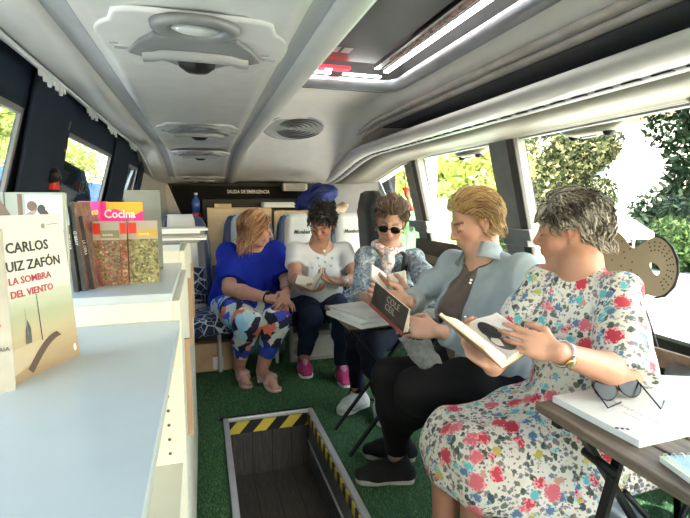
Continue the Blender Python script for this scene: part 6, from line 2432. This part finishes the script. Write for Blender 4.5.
c1 = k.ramp(s1[0], [(0, (.02, .035, .36)), (.20, (.85, .24, .15)), (.36, (.62, .70, .66)), (.52, (.012, .014, .05)), (.68, (.28, .58, .80)), (.84, (.03, .06, .50))], 'CONSTANT')
c2 = k.ramp(s2[0], [(0, (.70, .78, .70)), (.3, (.012, .012, .04)), (.5, (.04, .08, .55)), (.7, (.38, .66, .78)), (.85, (.80, .26, .18))], 'CONSTANT')
M_geo = k.fin(k.mix(k.math('GREATER_THAN', s2[1], .52), c1, c2), .75)
T_ = SDF()
for hp, kn, an in ((HPr, KNr, ANr), (HPl, KNl, ANl)):
    T_.path([hp, hp.lerp(kn, .5), kn, kn.lerp(an, .45), kn.lerp(an, .78)], [.130, .118, .086, .072, .062], k=.022)
    dd_ = (an - kn).normalized(); a_ = kn.lerp(an, .74)
    T_.cyl(a_, a_ + dd_ * .12, .11, k=.004, sub=True)
T_.ell(J['pelvis'] - V((0, 0, .01)), (.21, .16, .13), None, .05)
link('trousers', T_.mesh('trousers', .0065, folds(.005, 22, 41)), M_geo, p5)
T_ = SDF(); torso(T_, J, 1.13, .02, bust=1.12, belly=1.15)
T_.path([J['SR'], J['SR'].lerp(ELr, .5), J['SR'].lerp(ELr, .85)], [.084, .088, .085], k=.03)
T_.path([J['SL'], J['SL'].lerp(ELl, .5), J['SL'].lerp(ELl, .85)], [.080, .082, .080], k=.03)
for sh_, el in ((J['SR'], ELr), (J['SL'], ELl)):
    dd_ = (el - sh_).normalized(); a_ = sh_.lerp(el, .82)
    T_.cyl(a_, a_ + dd_ * .12, .105, k=.004, sub=True)
T_.cap(V(L5(0, -.02, -.09)), J['neck'] + V((0, -.03, .0)), .06, .080, .012, True)
link('top', T_.mesh('top', .0065, folds(.006, 18, 43)), fabric('royal_blue', (.008, .022, .30), var=.08), p5)
Mh5 = hair_mat('hair_redblonde', [(.16, .055, .025), (.28, .11, .045), (.42, .20, .09), (.55, .32, .16), (.66, .45, .27)])


def fl5(p): return ((1.3 if p[0] > .005 else -1.3) * (1 if p[2] > .05 else .2), -.9 if p[1] > .0 else -.2, -1.2)


hair(p5, L5, HS, Mh5, 1900, .17, .022, fl5, face_line=.055, side_low=-.03, back_low=-.08, wave=.10, r0=.0026, seed=11, lift=.35, steps=9, ears=False)
eyes(p5, L5, HS)
M_sandal = pbr('rose_leather', (.60, .38, .35), .4)
for an, to in ((ANr, TOr), (ANl, TOl)):
    d_ = (to - an); d_.z = 0; d_.normalize(); sdx = d_.cross(V((0, 0, 1)))
    h0 = V((an.x, an.y, 0)) - d_ * .035
    sh = empty('heeled_sandal', (an.x, an.y, 0)); sh.parent = p5; sh.matrix_parent_inverse = wmat(p5).inverted()
    sh.name = 'heeled_sandal'
    mb = MB(); mb.tube([h0 + V((0, 0, .001)), h0 + V((0, 0, .045))], [.018, .022], 12); mb.build('heel', M_sandal, sh)
    rows = []
    for t_, z_, w_ in ((-.04, .052, .022), (0, .052, .030), (.05, .038, .029), (.09, .014, .036), (.13, .008, .040), (.17, .008, .036), (.195, .009, .018)):
        c = V((an.x, an.y, 0)) + d_ * t_
        rows.append([c - sdx * w_ + V((0, 0, z_)), c + V((0, 0, z_ + .001)), c + sdx * w_ + V((0, 0, z_))])
    mb = MB(); mb.grid(rows); mb.build('sole', M_sandal, sh, solid=.010)
    S = SDF()
    c0 = an.lerp(to, .72)
    S.path([c0 + d_ * -.01 + sdx * .034 - V((0, 0, .012)), c0 + sdx * .018 + V((0, 0, .026)), c0 - sdx * .018 + V((0, 0, .026)), c0 - sdx * .034 - V((0, 0, .012))], [.012, .016, .016, .012], k=.02)
    S.path([c0 - d_ * .03 + sdx * .030 - V((0, 0, .0)), c0 - d_ * .03 + V((0, 0, .034)), c0 - d_ * .03 - sdx * .030], [.012, .014, .012], k=.02)
    link('toe_strap', S.mesh('ts', .005), M_sandal, sh)
    S = SDF(); S.path([an - d_ * .038 + V((0, 0, -.06)), an - d_ * .042 + V((0, 0, -.02))], [.022, .018], k=.01)
    link('heel_cup', S.mesh('hc', .005), M_sandal, sh)
dd_ = (WRr - ELr).normalized(); wp = WRr.lerp(ELr, .12)
ux = dd_.cross(V((0, 0, 1))).normalized(); uy = dd_.cross(ux)
MB().tube([wp + ux * (.033 * cos(a)) + uy * (.033 * sin(a)) for a in np.linspace(0, 2 * pi, 21)], .006, 6).build('watch_strap', M_black, p5)
MB().lathe([(.016, 0), (.016, .007), (0, .008)], 16, M=frame(wp + nrm(ux * -.3 + uy * .0 + V((0, -.6, .8))) * .032, dd_, nrm(V((0, -.6, .8))).cross(dd_), nrm(V((0, -.6, .8))))).build('watch_case', M_black, p5)
dd_ = (WRl - ELl).normalized(); wp = WRl.lerp(ELl, .10)
ux = dd_.cross(V((0, 0, 1))).normalized(); uy = dd_.cross(ux)
MB().tube([wp + ux * (.030 * cos(a)) + uy * (.030 * sin(a)) for a in np.linspace(0, 2 * pi, 21)], .003, 6).build('bracelet', M_black, p5)
# ------------------------------------------------------------------ outside
GZ = -1.05
k = N('sunlit_asphalt')
vec = k.coord()
M_road = k.fin(k.ramp(k.noise(vec, 3, 6, .7), [(.3, (.17, .19, .20)), (.7, (.22, .24, .25))]), .9)
mb = MB().box((-60, -40, GZ - .2), (80, 90, GZ))
o = mb.build('ground', M_road); tag(o, kind='structure')


def leaf_mat(name, a, b, c, tr=.45):
    k = N(name)
    at_ = k.n('ShaderNodeAttribute', attribute_name='shade')
    col = k.ramp(at_.outputs['Fac'], [(0, a), (.5, b), (1, c)])
    tl = k.n('ShaderNodeBsdfTranslucent')
    df = k.n('ShaderNodeBsdfDiffuse')
    k.l(col, tl.inputs['Color']).l(col, df.inputs['Color'])
    mx = k.n('ShaderNodeMixShader'); mx.inputs[0].default_value = tr
    k.l(df.outputs[0], mx.inputs[1]).l(tl.outputs[0], mx.inputs[2]).l(mx.outputs[0], k.out.inputs['Surface'])
    return k.m


def foliage(parent, blobs, n, size, mat, seed=0):
    rg = np.random.default_rng(seed)
    vol = np.array([b[1][0] * b[1][1] * b[1][2] for b in blobs]) ** (2 / 3)
    pick = rg.choice(len(blobs), n, p=vol / vol.sum())
    C = np.array([b[0] for b in blobs])[pick]; R = np.array([b[1] for b in blobs])[pick]
    d = rg.normal(size=(n, 3)); d /= np.linalg.norm(d, axis=1)[:, None]
    rad = rg.uniform(.72, 1.05, n)[:, None]
    P = C + d * R * rad
    a = rg.normal(size=(n, 3)); a /= np.linalg.norm(a, axis=1)[:, None]
    b = np.cross(a, rg.normal(size=(n, 3))); b /= np.linalg.norm(b, axis=1)[:, None]
    s = size * rg.uniform(.6, 1.4, n)[:, None]
    Q = np.stack([P - a * s, P + b * s * .45, P + a * s, P - b * s * .45], 1).astype(np.float32)
    me = bpy.data.meshes.new('foliage')
    me.vertices.add(n * 4); me.vertices.foreach_set('co', Q.ravel())
    me.loops.add(n * 4); me.loops.foreach_set('vertex_index', np.arange(n * 4, dtype=np.int32))
    me.polygons.add(n); me.polygons.foreach_set('loop_start', np.arange(0, n * 4, 4, dtype=np.int32))
    me.update(calc_edges=True)
    sh = np.repeat(np.clip(rg.normal(.5, .25, n), 0, 1), 4).astype(np.float32)
    at_ = me.attributes.new('shade', 'FLOAT', 'POINT'); at_.data.foreach_set('value', sh)
    return link('foliage', me, mat, parent)


M_bark = pbr('bark', (.12, .09, .07), .9, bump=.5, bs=20, bd=.02)
LY = leaf_mat('leaf_yellow_green', (.30, .36, .08), (.46, .50, .14), (.66, .66, .30))
LG = leaf_mat('leaf_green', (.02, .04, .015), (.05, .09, .03), (.14, .20, .08))
LD = leaf_mat('leaf_dark', (.008, .016, .008), (.022, .040, .020), (.14, .18, .11), .25)
LM = leaf_mat('leaf_mixed', (.02, .03, .02), (.07, .09, .045), (.50, .46, .24), .35)


def tree(x, y, h, r, label, mat, n=5200, size=.11, seed=1, low=.15, group='trees and bushes outside the bus'):
    e = empty('tree', (x, y, GZ), label, 'tree', group)
    rg = random.Random(seed)
    MB().tube([(x, y, GZ), (x + .1, y, GZ + h * .4), (x, y + .1, GZ + h * .85)], [r * .12, r * .08, r * .03], 9).build('trunk', M_bark, e)
    bl = []
    for i in range(16 if mat is LY else 34):
        a = rg.uniform(0, 6.28); q = rg.uniform(.1, .75) * r; zz = GZ + h * rg.uniform(low, .95)
        br = r * rg.uniform(.35, .6) * (1 if mat is LY else 1.15)
        bl.append(((x + q * cos(a), y + q * sin(a), zz), (br, br, br * .8)))
        MB()
    foliage(e, bl, n, size, mat, seed)
    return e


# right side: bright hillside with bushes behind the rear windows
k = N('hillside_grass')
M_hill = k.fin(k.ramp(k.noise(k.coord(), 1.5, 8, .8), [(.3, (.14, .16, .05)), (.5, (.34, .36, .13)), (.7, (.60, .58, .32))]), .9)
rows = []
for i in range(22):
    rows.append([V((x_, x_ / .66 + i * 2.4, GZ + zz + .35 * mnoise.noise(V((x_ * .4, i * .9, 0))))) for x_, zz in ((8.2, -.1), (9.2, .7), (10.5, 1.7), (12.5, 3.2), (15, 5.0), (19, 7.2))])
mb = MB(); mb.grid(rows)
tag(mb.build('hillside', M_hill), kind='structure')
tid = 0


def polar(a, d): return d * sin(radians(a)), d * cos(radians(a))


for a_, d_, h, r, lab, mt, n_, sz in (
        (32.0, 19, 5.5, 1.9, 'yellow-green bushy tree on the bank left of the blonde woman\'s head', LY, 6000, .15),
        (27.5, 25, 6.5, 2.2, 'pale yellow-green tree on the bank beside the white post', LY, 6000, .17),
        (23.5, 32, 7.5, 2.7, 'yellow-green tree on the bank behind the woman wearing sunglasses', LY, 6000, .2),
        (19.5, 40, 9.0, 3.3, 'yellow-green tree on the bank in the rearmost right window', LY, 6000, .25),
        (37.0, 22, 10, 2.1, 'speckled green and yellow tree just right of the near pillar', LM, 26000, .12),
        (41.8, 23.5, 10, 2.0, 'speckled green and yellow tree behind the grey-haired woman\'s head', LM, 26000, .12),
        (54.8, 23, 11, 2.6, 'dark green dense tree right of the blown-out house', LD, 24000, .15),
        (65.0, 21, 10, 2.3, 'dark green dense tree at the right end of the near window', LD, 12000, .16)):
    tid += 1
    x, y = polar(a_, d_)
    tree(x, y, h, r, lab, mt, n_, sz, tid, low=.01 if mt is not LY else .3)
for i, (a_, d_, r) in enumerate(((37.5, 18.5, 1.1), (42.6, 19.8, 1.0), (52.5, 19, .9), (59, 18, .9))):
    x, y = polar(a_, d_)
    e = empty('bush', (x, y, GZ), ['low green bush under the speckled tree beside the near pillar', 'low green bush behind the nape of the grey-haired woman', 'low dark bush beside the white house gap', 'low dark bush at the right end of the near window'][i], 'bush', 'trees and bushes outside the bus')
    foliage(e, [((x, y, GZ + r * .7), (r, r, r * .9)), ((x, y + .4, GZ + r * 1.2), (r * .8, r * .7, r * .7))], 3500, .12, LG, 40 + i)

# white house seen through the gap
hx_, hy_ = polar(47.3, 29)
e = empty('house', (hx_, hy_, GZ), 'blown-out white house with a peach roof seen between the trees', 'house')
HM = Matrix.Translation((hx_, hy_, 0)) @ Matrix.Rotation(radians(-47.3), 4, 'Z')
MB().box((-2.2, 0, GZ), (2.2, 6, GZ + 6.5), M=HM).build('wall', pbr('white_render', (.85, .82, .76), .8), e)
mb = MB(); mb.add([HM @ V(p) for p in ((-2.5, -.3, GZ + 6.5), (2.5, -.3, GZ + 6.5), (2.5, 6.3, GZ + 6.5), (-2.5, 6.3, GZ + 6.5), (0, -.3, GZ + 8.2), (0, 6.3, GZ + 8.2))], [(0, 1, 4), (1, 2, 5, 4), (2, 3, 5), (3, 0, 4, 5), (3, 2, 1, 0)])
mb.build('roof', pbr('peach_tiles', (.70, .50, .36), .8, bump=.4, bs=8, bd=.05), e)
w_ = MB().box((-1.6, -.06, GZ + 3.6), (-.7, 0, GZ + 5.0), M=HM).build('window', pbr('house_window', (.25, .30, .34), .2), e)
MB().box((-1.7, -.12, GZ + 3.5), (-.6, -.02, GZ + 3.6), M=HM).build('sill', M_white, w_)
tx, ty = polar(46.9, 17)
e = empty('market_tent', (tx, ty, GZ), 'pinkish white tent canopy outside in the bright gap between the trees', 'tent')
TM = Matrix.Translation((tx, ty, GZ)) @ Matrix.Rotation(radians(-30), 4, 'Z')
mb = MB(); mb.add([TM @ V(p) for p in ((-.75, -.75, 1.35), (.75, -.75, 1.35), (.75, .75, 1.35), (-.75, .75, 1.35), (0, 0, 2.0), (-.75, -.75, 1.15), (.75, -.75, 1.15), (.75, .75, 1.15), (-.75, .75, 1.15))], [(0, 1, 4), (1, 2, 4), (2, 3, 4), (3, 0, 4), (0, 5, 6, 1), (1, 6, 7, 2), (2, 7, 8, 3), (3, 8, 5, 0)])
mb.build('canopy', pbr('tent_pinkish', (.80, .70, .66), .7), e, solid=.01)
for sx in (-1, 1):
    for sy in (-1, 1): MB().tube([TM @ V((sx * .72, sy * .72, 0)), TM @ V((sx * .72, sy * .72, 1.35))], .03).build('pole', M_white, e)
# green containers
M_gr = pbr('bright_green_plastic', (.10, .48, .07), .45, var=.1)


def container(x, y, label, w=1.5, l=1.5, h=2.35):
    e = empty('recycling_container', (x, y, GZ), label, 'container', 'green recycling containers')
    mb = MB()
    rows = []
    for z, s_ in ((.12, .92), (.2, 1.0), (h * .62, 1.04), (h * .85, .94), (h * .97, .72), (h, .5)):
        rows.append([V((x + px_ * w / 2 * s_, y + py_ * l / 2 * s_, GZ + z)) for px_, py_ in [(a / .5, b / .5) for a, b in rrect(1, 1, .2, 4)]])
    mb.grid(rows, closed=True)
    n = len(rows[0]); mb.f.append(tuple(range(len(mb.v) - n, len(mb.v)))); mb.mi.append(0); mb.sm.append(False)
    mb.build('body', M_gr, e)
    for q in (-.3, .3):
        MB().lathe([(0, 0), (.13, 0), (.13, .03)], 18, M=Matrix.Translation((x - w / 2 * 1.03, y + q, GZ + h * .68)) @ Euler((0, -pi / 2, 0)).to_matrix().to_4x4()).build('opening', M_black, e)
    for px_ in (-1, 1):
        for py_ in (-1, 1): MB().box((x + px_ * w * .35 - .06, y + py_ * l * .35 - .06, GZ), (x + px_ * w * .35 + .06, y + py_ * l * .35 + .06, GZ + .14)).build('foot', M_black, e)
    return e


container(*polar(28.6, 12.5), 'bright green recycling container nearest, right of the white post')
container(*polar(24.9, 14), 'bright green recycling container in the middle, seen over the sunglasses')
container(*polar(22.0, 17), 'bright green recycling container farthest, beside the rear pillar')
e = empty('lamp_post', (4.6, 7.9, GZ), 'white upright post outside between the sunglasses woman and the blonde woman', 'post')
pp_ = at(431, 200, y=8.0)
MB().tube([(pp_.x, pp_.y, GZ), (pp_.x, pp_.y, 4.5)], .10, 14).build('pole', M_white, e)
MB().lathe([(.18, 0), (.18, .06), (.12, .1)], 14, M=Matrix.Translation((pp_.x, pp_.y, GZ))).build('base', M_white, e)
# pale concrete strips added to bounce daylight up to the ceiling, then the lawn
mb = MB().box((2.3, -12, GZ - .1), (6.6, 16, GZ + .03))
tag(mb.build('bounce_forecourt', pbr('pale_concrete', (.58, .56, .53), .9)), kind='structure')
mb = MB().box((-4.9, -12, GZ - .1), (-1.1, 16, GZ + .03))
tag(mb.build('bounce_forecourt', pbr('pale_concrete', (.58, .56, .53), .9)), kind='structure')
mb = MB().add([V((*polar(a_, d_), GZ + .05)) for a_, d_ in ((35, 20), (45, 19.5), (60, 19), (90, 18), (90, 60), (35, 60))], [tuple(range(6))[::-1]])
tag(mb.build('lawn', pbr('lawn_green', (.10, .17, .06), .9, var=.4, vs=2)), kind='structure')

# left side
for x, y, h, r, lab, mt in ((-9.2, 9.0, 6.5, 2.4, 'yellow-green tree outside the nearest left window', LY), (-9.6, 15.5, 7.0, 2.8, 'yellow-green tree above the painted reflection in the second left window', LY),
                            (-10.2, 24, 7.5, 3.2, 'yellow-green tree farther along behind the second left window', LY), (-11, 36, 8.5, 4, 'green tree seen in the third left window', LY)):
    tid += 1
    tree(x, y, h, r, lab, mt, 7000, .16, tid, low=.45)
e = empty('site_fence', (-5.2, 20, GZ), 'long blue panel fence outside the left windows', 'fence')
for q in range(14):
    y0_ = 2.5 + q * 3.0
    MB().box((-5.25, y0_ + .03, GZ + .1), (-5.2, y0_ + 2.97, GZ + 3.2)).build('panel', pbr('fence_blue', (.035, .12, .40), .5), e)
    MB().box((-5.30, y0_ - .04, GZ), (-5.22, y0_ + .04, GZ + 3.25)).build('post', M_midgrey, e)

# ------------------------------------------------------------------ light
W = bpy.data.worlds.new('world')
SC.world = W
W.use_nodes = True
nt = W.node_tree
bg = nt.nodes['Background']
sky = nt.nodes.new('ShaderNodeTexSky')
sky.sky_type = 'NISHITA'
sky.sun_elevation = radians(52)
sky.sun_rotation = radians(168)
sky.sun_disc = False
sky.air_density = 1.2
sky.dust_density = 2.0
warm = nt.nodes.new('ShaderNodeMix')
warm.data_type = 'RGBA'; warm.blend_type = 'MULTIPLY'
warm.inputs[0].default_value = 1
nt.links.new(sky.outputs[0], warm.inputs[6])
warm.inputs[7].default_value = (1.18, 1.0, .80, 1)
nt.links.new(warm.outputs[2], bg.inputs['Color'])
bg.inputs['Strength'].default_value = .62
sd_ = bpy.data.lights.new('sun', 'SUN')
sd_.energy = 4.6
sd_.angle = radians(.6)
sd_.color = (1, .95, .86)
so = bpy.data.objects.new('sun', sd_)
COL.objects.link(so)
sdir = V((.22, -.58, .80)).normalized()      # towards the sun: behind the camera, a little to the right
so.rotation_euler = sdir.to_track_quat('Z', 'Y').to_euler()

vs_ = SC.view_settings
vs_.view_transform = 'Standard'
vs_.look = 'None'
vs_.gamma = 1
vs_.use_curve_mapping = False
vs_.exposure = 2.5
SC.cycles.use_denoising = True
SC.cycles.max_bounces = 12
SC.cycles.diffuse_bounces = 8
SC.cycles.transparent_max_bounces = 12
SC.cycles.sample_clamp_indirect = 6
SC.cycles.caustics_reflective = False
SC.cycles.caustics_refractive = False
